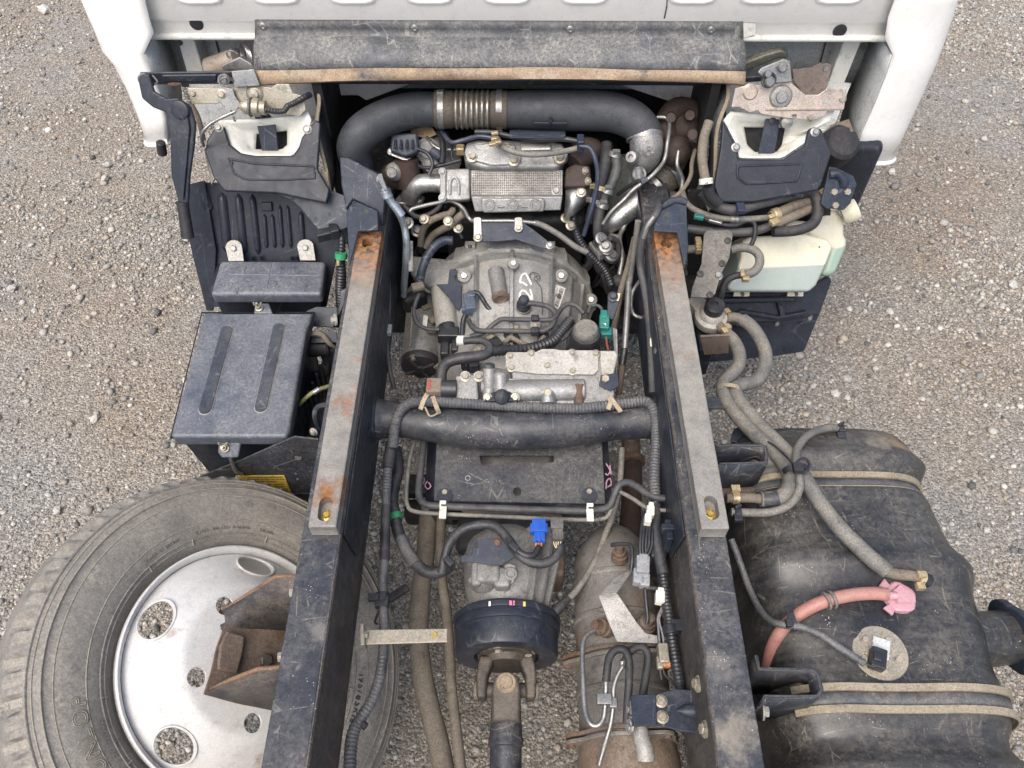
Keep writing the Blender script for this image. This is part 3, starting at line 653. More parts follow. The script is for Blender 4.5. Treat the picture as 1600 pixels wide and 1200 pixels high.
# spacer bars on the rails
def spacer(poly, label, slots, gold):
    t = thing('spacer_bar', label, 'spacer bar')
    pl = zpl(.75); o = plate(MB(), poly, pl, .033).build('bar', BARM, t, bev=.0022)
    cs = []
    for (x, y, ry) in slots:
        c = pl(x, y); m_ = MB(); R_ = .0125
        ring = [c+V((R_*cos(a)*.92, R_*sin(a)+(ry if sin(a) > 0 else -ry), .02)) for a in np.linspace(0, 2*pi, 20, endpoint=False)]
        cs.append(m_.prism(ring, (0, 0, -.040)))
    cut(o, cs)
    for (x, y, ry), g_ in zip(slots, gold): bolt(t, pl(x, y)+V((0, -ry*.4, -.015)), (0, 0, 1), .0062, g_)
spacer([(560, 361), (597, 361), (525, 823), (481, 823)], 'weathered rusty spacer bar lying along the left frame rail', [(574, 380, .001), (508, 795, .010)], [GOLD, GOLD])
spacer([(1021, 362), (1058, 362), (1140, 826), (1096, 826)], 'weathered rusty spacer bar lying along the right frame rail', [(1041, 381, .001), (1112, 793, .010)], [BRASS, GOLD])
# ------------------------------------------------------------------ cab mounts and latches
def dish(outl, inn, pl, depth, name, mat, parent, floor=True, solid=.003):
    def res(P, n=48):
        P = [V((x, y, 0)) for x, y in P]; Q = P+[P[0]]; L = [0]
        for i in range(1, len(Q)): L.append(L[-1]+(Q[i]-Q[i-1]).length)
        return [(float(np.interp(d, L, [q.x for q in Q])), float(np.interp(d, L, [q.y for q in Q]))) for d in np.linspace(0, L[-1], n, endpoint=False)]
    # start both outlines at the same bearing
    def rot(P):
        cx = sum(p[0] for p in inn)/len(inn); cy = sum(p[1] for p in inn)/len(inn)
        P = sorted(res(P, 96), key=lambda p: atan2(p[1]-cy, p[0]-cx)); return P[::2]
    A, B_ = rot(outl), rot(inn); rows = []
    for k, d in ((0, 0), (.25, .12), (.6, .62), (.85, .92), (1, 1)):
        rows.append([pl(a[0]+(b_[0]-a[0])*k, a[1]+(b_[1]-a[1])*k, -depth*d) for a, b_ in zip(A, B_)])
    m = MB().loft(rows, True)
    if floor: m.add(rows[-1], [tuple(range(len(rows[-1])))])
    return m.build(name, mat, parent, angle=55, solid=solid)
def mount(label, white, hole, black, recess, strap, sb, bolts_, rec_hint):
    t = thing('cab_mount', label, 'cab mount')
    cx = sum(p[0] for p in hole)/len(hole)
    pw = slope(cx, 215, .86, (0, -.66, .75)); pb = slope(cx, 262, .825, (0, -.70, .71))
    dish(white, hole, pw, .045, 'white_bowl', WHITE2, t, floor=False)
    plate(MB(), [(hole[0][0]-8, hole[0][1]-6), (hole[1][0]+8, hole[1][1]-6), (hole[2][0]+8, hole[2][1]+8), (hole[-1][0]-8, hole[-1][1]+8)], pw, .01, -.075).build('bowl_opening', DARK, t)
    fb = plate(MB(), black, pb, .012).build('black_frame', PLAS, t, bev=.004)
    dish(recess, rec_hint, pb, .014, 'pressed_trough', PLAS, t)
    for v_ in bpy.data.objects[t.name].children: pass
    s_ = plate(MB(), strap, slope(cx, strap[0][1], .885, (0, -.86, .5)), .005).build('strap', BLUEB, t, bev=.0015)
    p = slope(cx, strap[0][1], .885, (0, -.86, .5)); MB().lathe(p(sb[0], sb[1], .0005), p.n, [(0, .008), (.002, .008), (.003, .006)], 14).build('strap_pin', BLKC, s_)
    for x, y in bolts_: bolt(t, pb(x, y, .003), pb.n, .0065, ZINC)
    return t
mount('left white cab mount bowl with black frame under the tilt lever',
      [(339, 188), (345, 200), (358, 225), (375, 240), (399, 245), (457, 245), (466, 234), (488, 190), (482, 174), (455, 180), (400, 186), (370, 186)],
      [(401, 209), (450, 203), (450, 228), (441, 235), (399, 235)],
      [(322, 220), (339, 192), (350, 198), (358, 225), (375, 239), (399, 243), (457, 243), (465, 234), (471, 214), (493, 187), (501, 192), (496, 264), (515, 297), (510, 318), (432, 302), (350, 299), (333, 277), (320, 238)],
      [(356, 246), (378, 250), (400, 254), (492, 258), (494, 280), (440, 283), (382, 282), (364, 272)],
      [(397, 181), (405, 176), (421, 179), (430, 192), (435, 240), (410, 240), (402, 198)], (411, 187), [(341, 199), (480, 202)],
      [(366, 255), (380, 261), (400, 264), (488, 266), (488, 276), (440, 278), (386, 277), (371, 268)])
mount('right white cab mount bowl with black frame beside the coolant hoses',
      [(1130, 188), (1149, 224), (1155, 248), (1222, 248), (1260, 222), (1268, 202), (1290, 204), (1304, 172), (1232, 180), (1140, 174)],
      [(1161, 198), (1227, 198), (1221, 230), (1212, 240), (1178, 239), (1166, 227)],
      [(1129, 187), (1149, 226), (1154, 249), (1224, 249), (1258, 227), (1264, 201), (1273, 198), (1284, 201), (1300, 239), (1284, 288), (1279, 297), (1178, 316), (1126, 316), (1116, 290), (1126, 230)],
      [(1150, 258), (1256, 254), (1246, 285), (1166, 290), (1150, 278)],
      [(1197, 184), (1207, 180), (1218, 184), (1217, 201), (1210, 243), (1184, 243)], (1207, 189), [(1274, 206), (1150, 230)],
      [(1160, 267), (1246, 264), (1238, 280), (1170, 284), (1160, 276)])
# white cab underside behind the latches
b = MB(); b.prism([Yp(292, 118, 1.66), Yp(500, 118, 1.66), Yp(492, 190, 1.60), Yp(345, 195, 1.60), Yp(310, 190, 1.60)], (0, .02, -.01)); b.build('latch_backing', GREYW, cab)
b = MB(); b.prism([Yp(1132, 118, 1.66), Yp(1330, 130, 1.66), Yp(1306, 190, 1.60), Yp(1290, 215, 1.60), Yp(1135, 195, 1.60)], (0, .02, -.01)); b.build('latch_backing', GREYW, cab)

la = thing('cab_latch', 'left cab latch of pale zinc plates with brass fitting under the black linkage bar', 'cab latch')
p0 = slope(390, 150, .935, (0, -.88, .47))
plate(MB(), [(292, 137), (345, 138), (400, 134), (424, 137), (432, 131), (452, 131), (458, 146), (475, 150), (478, 172), (468, 182), (440, 178), (400, 178), (380, 160), (355, 152), (340, 162), (300, 163)], p0, .004).build('latch_plate', ZINCY, la, bev=.0015)
plate(MB(), [(361, 111), (397, 108), (406, 134), (366, 137)], p0, .005, .012).build('latch_arm', ZINC, la, bev=.0015)
plate(MB(), [(338, 142), (350, 135), (364, 140), (367, 150), (376, 163), (366, 178), (353, 178), (350, 166), (340, 158)], p0, .005, .010).build('latch_cam', ZINC, la, bev=.0015)
MB().lathe(p0(398, 146, .0), p0.n, [(0, .019), (.004, .016), (.006, .010), (.010, .0095), (.011, 0)], 20).build('pivot_pin', ZINCY, la)
for x, y, r_ in ((301, 146, .0065), (346, 147, .007)): bolt(la, p0(x, y, .012 if x > 320 else .001), p0.n, r_, ZINCY)
b = MB(); a, c = p0(374, 166, .025), p0(416, 169, .025); d = (c-a)
b.lathe(a, d, [(0, .006), (.008, .012), (.012, .012), (.013, .016), (.022, .016), (.023, .012), (.03, .019), (.042, .019), (.045, .015), (.056, .015), (d.length, .007)], 16)
b.build('brass_fitting', ZINCY, la); MB().torus(a+d*.42, d, .019, .0025, 18, 6).build('retaining_ring', ZINC, la)
b = MB()
for k in range(3): b.torus(Yp(382+k*3, 84+k*3, 1.62-k*.006), (-.7, -.5, .2), .020, .0032, 20, 6)
b.build('coil_spring', ZINC, la)
MB().tube([Yp(357, 90, 1.6), Yp(354, 82, 1.6), Yp(362, 79, 1.6), Yp(372, 84, 1.6)], .002, seg=6).build('spring_end', ZINC, la)
b = MB(); a = Yp(330, 108, 1.63); c = Yp(372, 90, 1.62); b.tube([a, c], [.026, .022], seg=16); b.build('latch_barrel', M('tan barrel', (.30, .25, .2), .55, .2, dust=.6), la)
b = MB(); b.prism([Yp(345, 108, 1.585), Yp(347, 101, 1.585), Yp(374, 88, 1.59), Yp(394, 100, 1.585), (Yp(400, 112, 1.58))], (0, .02, -.01)); b.build('latch_cover', ZINC, la, bev=.004)
hose('sensor_lead', [(414, 171, .93), (432, 174, .925), (444, 173, .925), (449, 166, .93), (458, 162, .93), (474, 153, .935), (484, 148, .93)], 4.5, CONDB, None, parent=la, corr=.006)
hosepx(MB(), [(368, 174, .945), (350, 182, .94), (331, 192, .93), (319, 203, .92), (315, 214, .90), (318, 228, .86)], 2.6, n=8).build('bent_rod', STEEL, la)
for x, y in ((362, 176), (366, 186)): MB().torus(p0(x, y, .03), (1, .2, .3), .005, .0013, 12, 6).build('cotter_pin', ZINC, la)

ra = thing('cab_latch', 'right cab latch of pinkish zinc plate with hook beside the brown plate', 'cab latch')
p0 = slope(1220, 155, .935, (0, -.88, .47))
b = plate(MB(), [(1149, 138), (1164, 134), (1195, 132), (1235, 128), (1258, 148), (1279, 148), (1293, 138), (1323, 138), (1319, 171), (1293, 172), (1290, 181), (1270, 188), (1224, 184), (1189, 178), (1184, 172), (1172, 176), (1155, 167), (1143, 168)], p0, .004)
o = b.build('latch_plate', ZINCP, ra, bev=.0012)
cut(o, [MB().cyl(p0(x, y, .02), p0(x, y, -.02), r_, seg=14) for x, y, r_ in ((1172, 144, .0085), (1241, 181, .0055), (1289, 158, .0045), (1254, 175, .004))])
MB().tube([p0(1196, 170, .0), p0(1240, 170, .0), p0(1316, 169, .0)], .0042, seg=8).build('pressed_ridge', ZINCP, ra)
MB().lathe(p0(1220, 151, .0), p0.n, [(0, .025), (.004, .021), (.005, .013), (.008, .0125), (.0095, .011), (.0095, 0)], 22).build('pivot_pin', ZINC, ra)
MB().lathe(p0(1172, 144, -.001), p0.n, [(0, .018), (.004, .013), (.004, .0095)], 20, ).build('pressed_boss', ZINCP, ra)
for x, y in ((1316, 155), (1266, 183)): bolt(ra, p0(x, y, .001), p0.n, .0065, ZINCY)
plate(MB(), [(1184, 113), (1190, 106), (1224, 92), (1235, 95), (1238, 128), (1200, 131)], p0, .006, .012).build('hook_plate', ZINC, ra, bev=.002)
for x, y, r_ in ((1221, 105, .010), (1198, 115, .008), (1201, 127, .011)): MB().lathe(p0(x, y, .012), p0.n, [(0, r_), (.010, r_), (.013, r_*.75), (.013, 0)], 16).build('pin', ZINC, ra)
MB().torus(p0(1201, 125, .018), p0.n, .014, .0025, 18, 6).build('snap_ring', BLKC, ra)
b = MB(); b.prism([Yp(1160, 100, 1.60), Yp(1195, 86, 1.60), Yp(1220, 79, 1.6), Yp(1231, 82, 1.6), Yp(1233, 92, 1.6), Yp(1215, 93, 1.6), Yp(1162, 114, 1.6)], (0, .02, 0)); b.build('hook_arm', M('olive dark arm', (.05, .055, .042), .45, dust=.4), ra, bev=.005)
b = MB(); b.prism([Yp(1150, 122, 1.57), Yp(1190, 119, 1.57), Yp(1190, 128, 1.57), Yp(1150, 130, 1.57)], (0, .012, 0)); b.build('dark_link', BLKC, ra, bev=.003)
b = MB(); b.prism([Yp(1238, 109, 1.64), Yp(1267, 106, 1.64), Yp(1281, 99, 1.64), Yp(1300, 101, 1.64), Yp(1293, 135, 1.62), Yp(1284, 150, 1.61), Yp(1256, 150, 1.61), Yp(1240, 127, 1.63)], (0, .005, 0)); o = b.build('brown_plate', M('brown primer', (.13, .10, .085), .5, dust=.35), ra, bev=.0015)
bolt(o, Yp(1290, 107, 1.637), (0, -1, .3), .007, STEEL)
MB().lathe(p0(1227, 190, -.02), p0.n, [(0, .014), (.015, .013), (.018, .0)], 16).build('roller', ZINC, ra)

# tilt lever and linkage
tl = thing('tilt_lever', 'black pressed cab tilt lever with rubber grip hanging at the left cab corner', 'lever')
pl_ = slope(275, 200, .90, (-.1, -.85, .5))
lev = [(214, 121), (221, 116), (232, 115), (240, 143), (259, 154), (276, 153), (296, 165), (305, 192), (303, 225), (296, 275), (293, 328), (281, 328), (267, 275), (265, 220), (259, 176), (238, 168), (221, 154)]
o = plate(MB(), lev, pl_, .010).build('lever_plate', BLKC, tl, bev=.004)
plate(MB(), [(276, 180), (292, 178), (296, 200), (290, 270), (286, 315), (281, 300), (274, 225)], pl_, .004, .006).build('pressed_rib', BLKC, tl, bev=.0035)
MB().lathe(pl_(282, 172, .002), pl_.n, [(0, .021), (.006, .019), (.0075, .015), (.006, .0)], 22).build('pressed_boss', BLKC, tl)
o = MB(); o.prism([Yp(217, 114, 1.53), Yp(362, 112, 1.53), Yp(365, 132, 1.53), Yp(240, 133, 1.53), Yp(228, 129, 1.53)], (0, .006, 0))
o.build('linkage_bar', BLKC, tl, bev=.0035)
MB().prism([Yp(252, 118, 1.526), Yp(338, 117, 1.526), Yp(338, 128, 1.526), Yp(254, 128, 1.526)], (0, .006, 0)).build('bar_rib', BLKC, tl, bev=.003)
MB().prism([Yp(262, 131, 1.527), Yp(272, 129.5, 1.527), Yp(282, 131, 1.527), Yp(278, 133.6, 1.527), (Yp(264, 133.6, 1.527))], (0, .003, 0)).build('rust_patch', RUSTE, tl)
for x, y, r_ in ((228, 122, .012), (352, 123, .011)):
    p = Yp(x, y, 1.527); MB().lathe(p, (0, -1, .3), [(0, r_), (.006, r_), (.007, r_*.6), (.014, r_*.6), (.015, 0)], 18).build('pin', ZINC if x > 300 else BLKC, tl)
    MB().torus(p+V((0, -.01, .003)), (.3, -1, .5), .011, .0018, 16, 6, 0, 4.5).build('cotter_pin', ZINC, tl)
MB().tube([Yp(340, 128, 1.515), Yp(352, 121, 1.51), Yp(364, 127, 1.515), Yp(360, 121, 1.515)], .0013, seg=6).build('cotter_pin', ZINC, tl)
MB().tube([Yp(238, 118, 1.52), Yp(246, 128, 1.51), Yp(239, 133, 1.51)], .002, seg=6).build('clip_wire', ZINC, tl)
b = MB(); b.cyl(pl_(285, 316, -.004), pl_(294, 372, -.004), .0125, .0135, 16, .002); b.lathe(pl_(284.5, 315, -.004), pl_(294, 372, 0)-pl_(285, 316, 0), [(0, .0145), (.006, .0145)], 16); b.lathe(pl_(292.6, 366, -.004), pl_(294, 372, 0)-pl_(285, 316, 0), [(0, .0145), (.008, .0145)], 16)
b.build('rubber_grip', RUB, tl)
MB().cyl(Yp(251, 222, 1.5), Yp(254, 241, 1.5), .0105, seg=14, ch=.002).build('hanging_stop', RUB, tl)
b = MB()
P = [Yp(290, 140, 1.54)+V((.006*cos(k*1.1), .006*sin(k*1.1), -.0011*k)) for k in range(30)]
b.tube(P, .0014, seg=6, n=2).build('return_spring', STEEL, tl)
MB().tube([Yp(297, 160, 1.54), Yp(310, 185, 1.53), Yp(318, 220, 1.50)], .006, seg=8).build('pull_rod', M('brown rod', (.22, .17, .14), .6, dust=.4), tl)

# ------------------------------------------------------------------ left inner mudguard
mg = thing('inner_mudguard', 'black ribbed plastic inner mudguard behind the fuse box, left of the frame', 'mudguard')
pf = slope(430, 340, .68, (0, -.83, .56))
plate(MB(), [(312, 284), (500, 300), (552, 320), (552, 372), (528, 392), (510, 480), (330, 480), (316, 400)], pf, .006).build('ribbed_panel', PLAS, mg, bev=.003)
sf = slope(316, 340, .68, (-.45, -.75, .5))
plate(MB(), [(286, 290), (318, 282), (336, 392), (332, 486), (322, 486), (301, 402), (294, 372)], sf, .006, .002).build('side_flange', PLAS, mg, bev=.004)
def rib(a, b_, w, h=.007, mat=PLAS, p=pf, par=mg, nm='rib'):
    A, B_ = p(*a), p(*b_); m = MB(); d = (B_-A).normalized(); s_ = d.cross(p.n)
    rows = []
    for k, q in ((0, .1), (.06, .8), (.12, 1), (.88, 1), (.94, .8), (1, .1)):
        c = A+(B_-A)*k; rows.append([c-s_*w*q, c-s_*w*.6*q+p.n*h*q, c+s_*w*.6*q+p.n*h*q, c+s_*w*q])
    return m.loft(rows).build(nm, mat, par, angle=80)
for a, b_ in (((413, 334), (417, 388)), ((425, 334), (430, 388)), ((437, 320), (442, 388)), ((449, 320), (455, 388))): rib(a, b_, .0052)
for a, b_, w in (((346, 300), (356, 396), .012), ((372, 302), (382, 398), .010), ((394, 303), (404, 398), .008), ((470, 330), (474, 390), .007)): rib(a, b_, w, .009)
rib((317, 297), (327, 330), .013, .010, nm='stud_pad')
plate(MB(), [(407, 316), (424, 316), (425, 330), (408, 330)], pf, .010, .008).build('raised_square', PLAS, mg, bev=.002)
pa = slope(500, 330, .74, (0, -.72, .69))
o = plate(MB(), [(405, 290), (503, 292), (540, 306), (546, 354), (525, 363), (496, 358), (485, 345), (469, 325), (456, 313), (428, 302)], pa, .005).build('support_arm', BLUEB, mg, bev=.002)
for x, y in ((458, 311), (482, 311), (515, 335), (493, 342)): MB().cyl(pa(x, y, .0008), pa(x, y, -.003), .0042, seg=12).build('arm_hole', INK, mg)
b = MB(); b.prism([pf(318, 232, .02), pf(335, 222, .02), pf(345, 262, .02), pf(330, 290, .02)], -pf.n*.01); b.build('pale_gusset', ZINCY, mg, bev=.002)

# ------------------------------------------------------------------ fuse box
rb = thing('fuse_box', 'black fuse box with smooth embossed lid, bolted behind the battery box', 'fuse box')
zt = .622; pt = zpl(zt)
lid = plate(MB(), [(344, 406), (509, 407), (502, 459), (328, 459)], pt, .034).build('lid', PLASL, rb, bev=.009, seg=3)
for a, b_, w in (((352, 428), (500, 430), .002), ((424, 410), (416, 455), .002)): rib(a, b_, w, .0008, PLASL, pt, rb, 'lid_line')
random.seed(3)
for x, y in ((372, 449), (392, 446), (432, 440), (452, 440), (400, 434), (440, 417), (462, 416), (384, 416), (478, 445)): rib((x, y), (x-5, y+10), .0045, .0016, PLASL, pt, rb, 'emboss')
MB().torus(pt(354, 446, .0003), (0, 0, 1), .0125, .0007, 24, 6).torus(pt(354, 446, .0003), (0, 0, 1), .006, .0006, 16, 6).build('emblem_ring', PLASL, rb)
b = plate(MB(), [(342, 403), (512, 404), (506, 463), (325, 463)], zpl(zt-.032), .006); b.build('lid_rim', PLAS, rb, bev=.002)
plate(MB(), [(344, 406), (507, 407), (501, 460), (329, 460)], zpl(zt-.0385), .006).build('pale_gasket', CLIPW, rb, bev=.001)
plate(MB(), [(346, 408), (503, 409), (497, 458), (332, 458)], zpl(zt-.045), .08).build('body', PLAS, rb, bev=.004)
for x in (353, 364, 466, 477):
    MB().box(pt(x, 462, -.026)+V((0, -.004, 0)), .0035, .006, .03).build('lid_clip', PLAS, rb)
for x in (394, 408, 456, 464): MB().box(pt(x, 403, -.012), .006, .004, .01).build('hinge_lug', PLAS, rb)
for x, y in ((365, 388), (477, 387)):
    ps = slope(x, y, .64, (0, -.75, .66))
    q = [(x-13*cos(a), y-2-11*sin(a)) for a in np.linspace(0, pi, 9)]
    o = plate(MB(), q+[(x+16, y+20), (x-8, y+20)], ps, .004).build('mounting_tab', ALUG, rb, bev=.001)
    bolt(o, ps(x, y, .001), ps.n, .0072, ZINC)

# ------------------------------------------------------------------ battery box
bb = thing('battery_box', 'dusty black battery box, its lid pressed with two long rounded ribs', 'battery box')
zb = .60; pb = zpl(zb)
lidpoly = [(318, 488), (489, 488), (478, 520), (452, 672), (447, 682), (266, 682)]
plate(MB(), lidpoly, pb, .035).build('lid', PLASL, bb, bev=.008, seg=3)
def lrib(a, b_, w):
    A, B_ = pb(*a), pb(*b_); d = (B_-A).normalized(); s_ = V((0, 0, 1)).cross(d); ring = []
    for e, c in ((1, B_), (-1, A)):
        ring += [c+(s_*cos(t)+d*sin(t)*1)*e*w for t in np.linspace(0, pi, 11)]
    m = MB()
    m.loft([[p*1 for p in ring], [p+(((A+B_)/2-p).normalized())*.0022+V((0, 0, .004)) for p in ring]], True)
    m.add([p+(((A+B_)/2-p).normalized())*.0022+V((0, 0, .004)) for p in ring], [tuple(range(len(ring)))])
    m.build('pressed_rib', PLASR, bb, angle=70)
    MB().tube([p+V((0, 0, .0002)) for p in ring+[ring[0]]], .0016, seg=5, raw=True).build('rib_dust_line', DUSTL, bb)
lrib((355, 516), (321, 640), .0125); lrib((436, 512), (408, 637), .0125)
pr = [pb(x, y, -.034) for x, y in [(316, 489), (489, 489), (452, 680), (268, 681)]]
b = MB(); c = sum(pr, V((0, 0, 0)))/4
b.loft([pr, [p+(p-c)*.02 for p in pr], [p+(p-c)*.02+V((0, 0, -.006)) for p in pr]], True).build('lid_rim', PLAS, bb, angle=30)
b = MB(); b.loft([[p+(c-p)*.06+V((0, 0, -.004)) for p in pr], [p+(c-p)*.14+V((0, 0, -.20)) for p in pr]], True, True).build('case', PLAS, bb, angle=30)
def wing(par, p, n):
    b = MB(); b.lathe(p, n, [(0, .009), (.003, .009), (.004, .006), (.011, .005), (.011, 0)], 12)
    b.tube([p+V((0, 0, .004)), p+V((.007, 0, .013)), p+V((.008, 0, .019))], [.003, .003, .002], seg=8); b.tube([p+V((0, 0, .004)), p+V((-.007, 0, .013)), p+V((-.008, 0, .019))], [.003, .003, .002], seg=8)
    b.cyl(p, p+V(n)*.022, .003, seg=8); b.build('wing_nut', ZINCY, par)
plate(MB(), [(341, 678), (374, 678), (376, 694), (372, 716), (346, 716), (340, 708)], slope(357, 690, .578, (0, -.75, .66)), .012).build('front_tab', PLASL, bb, bev=.004)
wing(bb, slope(357, 690, .578, (0, -.75, .66))(352, 700, .001), (0, -.5, .85))
plate(MB(), [(396, 489), (399, 473), (420, 473), (426, 489)], zpl(.598), .012).build('rear_tab', PLASL, bb, bev=.004)
wing(bb, zpl(.60)(405, 482), (0, -.2, 1))
MB().tube([Zp(360, 716, .54), Zp(368, 735, .50), Zp(378, 741, .48)], .004, seg=8).build('hold_down_rod', STEEL, bb)
# tray, brackets and label
tb = thing('battery_bracket', 'black steel battery bracket reaching from the left rail, yellow sticker on its face', 'bracket')
py_ = ypl(.852)
o = plate(MB(), [(450, 687), (460, 683), (497, 687), (505, 702), (490, 800), (300, 800), (313, 745), (380, 718)], py_, .004).build('face_plate', BLK, tb, bev=.001)
plate(MB(), [(374, 728), (392, 726), (397, 738), (400, 742), (378, 742)], py_, .002, .0006).build('face_opening', INK, tb)
MB().cyl(py_(466, 714, .001), py_(466, 714, -.002), .007, seg=14).build('face_hole', INK, tb)
for x, y in ((462, 740), (465, 748)): MB().cyl(py_(x, y, .001), py_(x, y, -.002), .0025, seg=10).build('face_hole', INK, tb)
lb = plate(MB(), [(368, 744), (444, 743), (456, 772), (362, 775)], py_, .001, .0018).build('yellow_sticker', YEL, tb, label='yellow caution sticker with small dark print')
random.seed(5); m = MB()
for y, x0, x1 in ((746, 388, 441), (749, 386, 443), (752, 390, 432), (756, 390, 420), (757, 428, 443), (760, 430, 442), (764, 426, 448), (767, 428, 449), (762, 396, 418), (766, 392, 415)):
    x = x0
    while x < x1:
        w = random.uniform(.7, 2.4); m.prism([py_(x, y-.5, .0019), py_(x+w, y-.5, .0019), py_(x+w+.2, y+.6, .0019), py_(x+.2, y+.6, .0019)], V((0, -.0003, 0))); x += w+random.uniform(.5, 1.1)
m.build('sticker_print', INK, lb)
for Yv in (.885, 1.17):
    MB().box((-.40, Yv, .46), .11, .006, .16).build('bracket_arm', BLKC, tb)
MB().box((-.53, 1.02, .385), .28, .34, .01).build('tray', BLKC, tb)
MB().box((-.368, 1.03, .54), .006, .36, .16).build('rail_plate', BLKC, tb, bev=.002)
b = MB(); b.tube([Zp(499, 672, .56), Zp(492, 650, .60), Zp(497, 636, .61), Zp(516, 632, .61)], .006, seg=8); b.build('bent_edge', BLKC, tb)
plate(MB(), [(478, 486), (494, 479), (527, 480), (528, 500), (520, 512), (481, 510)], slope(500, 490, .56, (0, -.7, .7)), .005).build('rear_plate', BLKC, tb, bev=.002)
bolt(tb, Zp(521, 500, .60), (-1, -.4, .3), .009, ALUG); bolt(tb, Zp(489, 676, .57), (-.3, -.8, .3), .006, ALUG)
plate(MB(), [(534, 455), (545, 450), (520, 512), (530, 512)], slope(535, 480, .62, (0, -.7, .7)), .006).build('hook_arm', BLKC, tb, bev=.002)
ca = thing('air_canister', 'small black canister smeared with dried mud between battery box and left rail', 'canister')
a, c = Zp(478, 542, .50), Zp(524, 540, .50)
MB().lathe(a, c-a, [(0, .020), (.004, .024), (.05, .024), (.055, .02)], 20).build('canister_body', RUB, ca)
plate(MB(), [(474, 518), (526, 518), (527, 535), (478, 536)], slope(500, 525, .545, (0, -.5, .86)), .004).build('canister_plate', BLUEB, ca, bev=.001)
b = MB(); P = [Zp(476, 532, .545), Zp(480, 524, .555), (Zp(492, 521, .56)), Zp(504, 524, .557), Zp(514, 536, .545), Zp(524, 543, .53)]; b.tube(P, [.004, .006, .007, .006, .006, .003], seg=8); b.build('dried_mud', HOSET, ca)
MB().tube([Zp(507, 550, .49), Zp(509, 562, .46), Zp(507, 580, .43), Zp(505, 600, .38)], [.005, .007, .014, .010], seg=12).build('elbow_boot', RUB, ca)
hose('earth_cable', [(468, 632, .54), (480, 620, .56), (495, 610, .57), (522, 601, .56)], 3.4, M('olive cable', (.16, .16, .07), .5, dust=.3), 'short olive earth cable with a silver sleeve beside the battery box', 'cable')
hosepx(MB(), [(490, 613.5, .568), (499, 608, .571)], 4.4).build('silver_sleeve', ZINC, bpy.data.objects['earth_cable'])
rk = random.Random(4)
b = MB()
for k in range(7): b.tube([Zp(470+k*6, 640-k*14, .48), Zp(476+k*6, 660-k*12, .42), Zp(480+k*5, 690-k*10, .36)], .004, seg=6)
b.build('battery_cables', RUB, label='bundle of thin black battery cables beside the battery box', cat='cable')
# connectors and taped harness at the left front bracket
hose('fuse_box_harness', [(507, 366, .70), (528, 362, .70), (534, 375, .69), (533, 400, .66), (533, 430, .62), (532, 455, .58), (533, 480, .54)], [4, 4, 5, 6, 8, 8, 8], CONDB, 'black wiring loom with green tape dropping beside the fuse box', 'wiring', corr=.007)
fh = bpy.data.objects['fuse_box_harness']
b = MB(); b.box(Zp(510, 366, .705), .045, .022, .022, Matrix.Rotation(.35, 3, 'Z')); b.box(Zp(523, 361, .708), .02, .030, .026, Matrix.Rotation(.35, 3, 'Z')); b.build('plug', CONDB, fh, bev=.003)
hosepx(MB(), [(533, 395, .672), (533, 404, .660)], 9.5, seg=14).build('green_tape', GREENT, fh)
hosepx(MB(), [(529, 405, .662), (529, 414, .65)], 3.5).build('yellow_wire', BRASS, fh)
# ------------------------------------------------------------------ intake duct over the engine
idt = thing('intake_duct', 'large black air intake duct with banded rubber bellows arching over the engine', 'air duct')
zi = .86
def ring_at(mb, px, py, z, ax, R, w, th=.0015):
    p = Zp(px, py, z); ax = V(ax).normalized(); return mb.lathe(p-ax*w/2, ax, [(0, R), (0, R+th), (w, R+th), (w, R)], 32)
sc_ = scl(Zp(740, 172, zi))
hosepx(MB(), [(683, 171, zi), (660, 171, zi), (628, 176, zi), (594, 188, .853), (566, 207, .84), (553, 230, .81), (558, 258, .76), (562, 275, .72)], [26, 27, 28, 28, 28, 27, 26, 25], seg=28, n=8).build('rubber_elbow', DUCT, idt)
b = MB(); x0, x1 = Zp(679, 171, zi), Zp(794, 172, zi); ax = (x1-x0); L_ = ax.length; R = 29/sc_
pr = [(0, R*.9), (.002, R), (L_*.10, R), (L_*.10, R*.985), (L_*.24, R*.985)]
k0, k1 = .27, .76
for i in range(7):
    c = L_*(k0+(k1-k0)*(i+.5)/7); h = L_*(k1-k0)/14
    pr += [(c-h, R*.90), (c-h*.5, R*1.0), (c+h*.5, R*1.0), (c+h, R*.90)]
pr += [(L_*.78, R*.985), (L_*.95, R*.985), (L_*.96, R*1.01), (L_-.002, R), (L_, R*.9)]
bel = b.lathe(x0, ax, pr, 40).build('bellows', M('brown rubber bellows', (.055, .045, .035), .6, dust=.6, dcol=(.17, .14, .10), bump=.08), idt, angle=60)
for i in range(7):
    c = L_*(k0+(k1-k0)*(i+.5)/7); MB().lathe(x0+ax.normalized()*(c-.0016), ax, [(0, R*1.0), (0, R*1.022), (.0032, R*1.022), (.0032, R*1.0)], 40).build('steel_band', STEEL, bel)
b = MB()
for px in (690, 780):
    p = Zp(px, 171, zi); d = ax.normalized(); o = MB().lathe(p-d*.0065, ax, [(0, R*1.0), (0, R*1.03), (.013, R*1.03), (.013, R*1.0)], 40).build('hose_clamp', ZINC, idt)
    q = p+V((0, -.004, R*1.06)) if px < 700 else p+V((0, -.03, -R*.92)); MB().box(q, .016, .012, .010).build('clamp_screw', ZINC, o, bev=.002)
hosepx(MB(), [(793, 172, zi), (830, 172, zi), (880, 173, zi), (925, 173, zi), (962, 177, .858), (990, 189, .85), (1006, 205, .835), (1010, 222, .81)], [28, 30, 31, 31, 30, 29, 27, 26], seg=30, n=8).build('plastic_pipe', DUCT, idt)
for x in (823, 897): MB().lathe(Zp(x, 146, zi+.01), (0, .5, .8), [(0, .013), (.006, .012), (.008, .006), (.009, 0)], 16).build('pipe_stud', PLAS, idt)
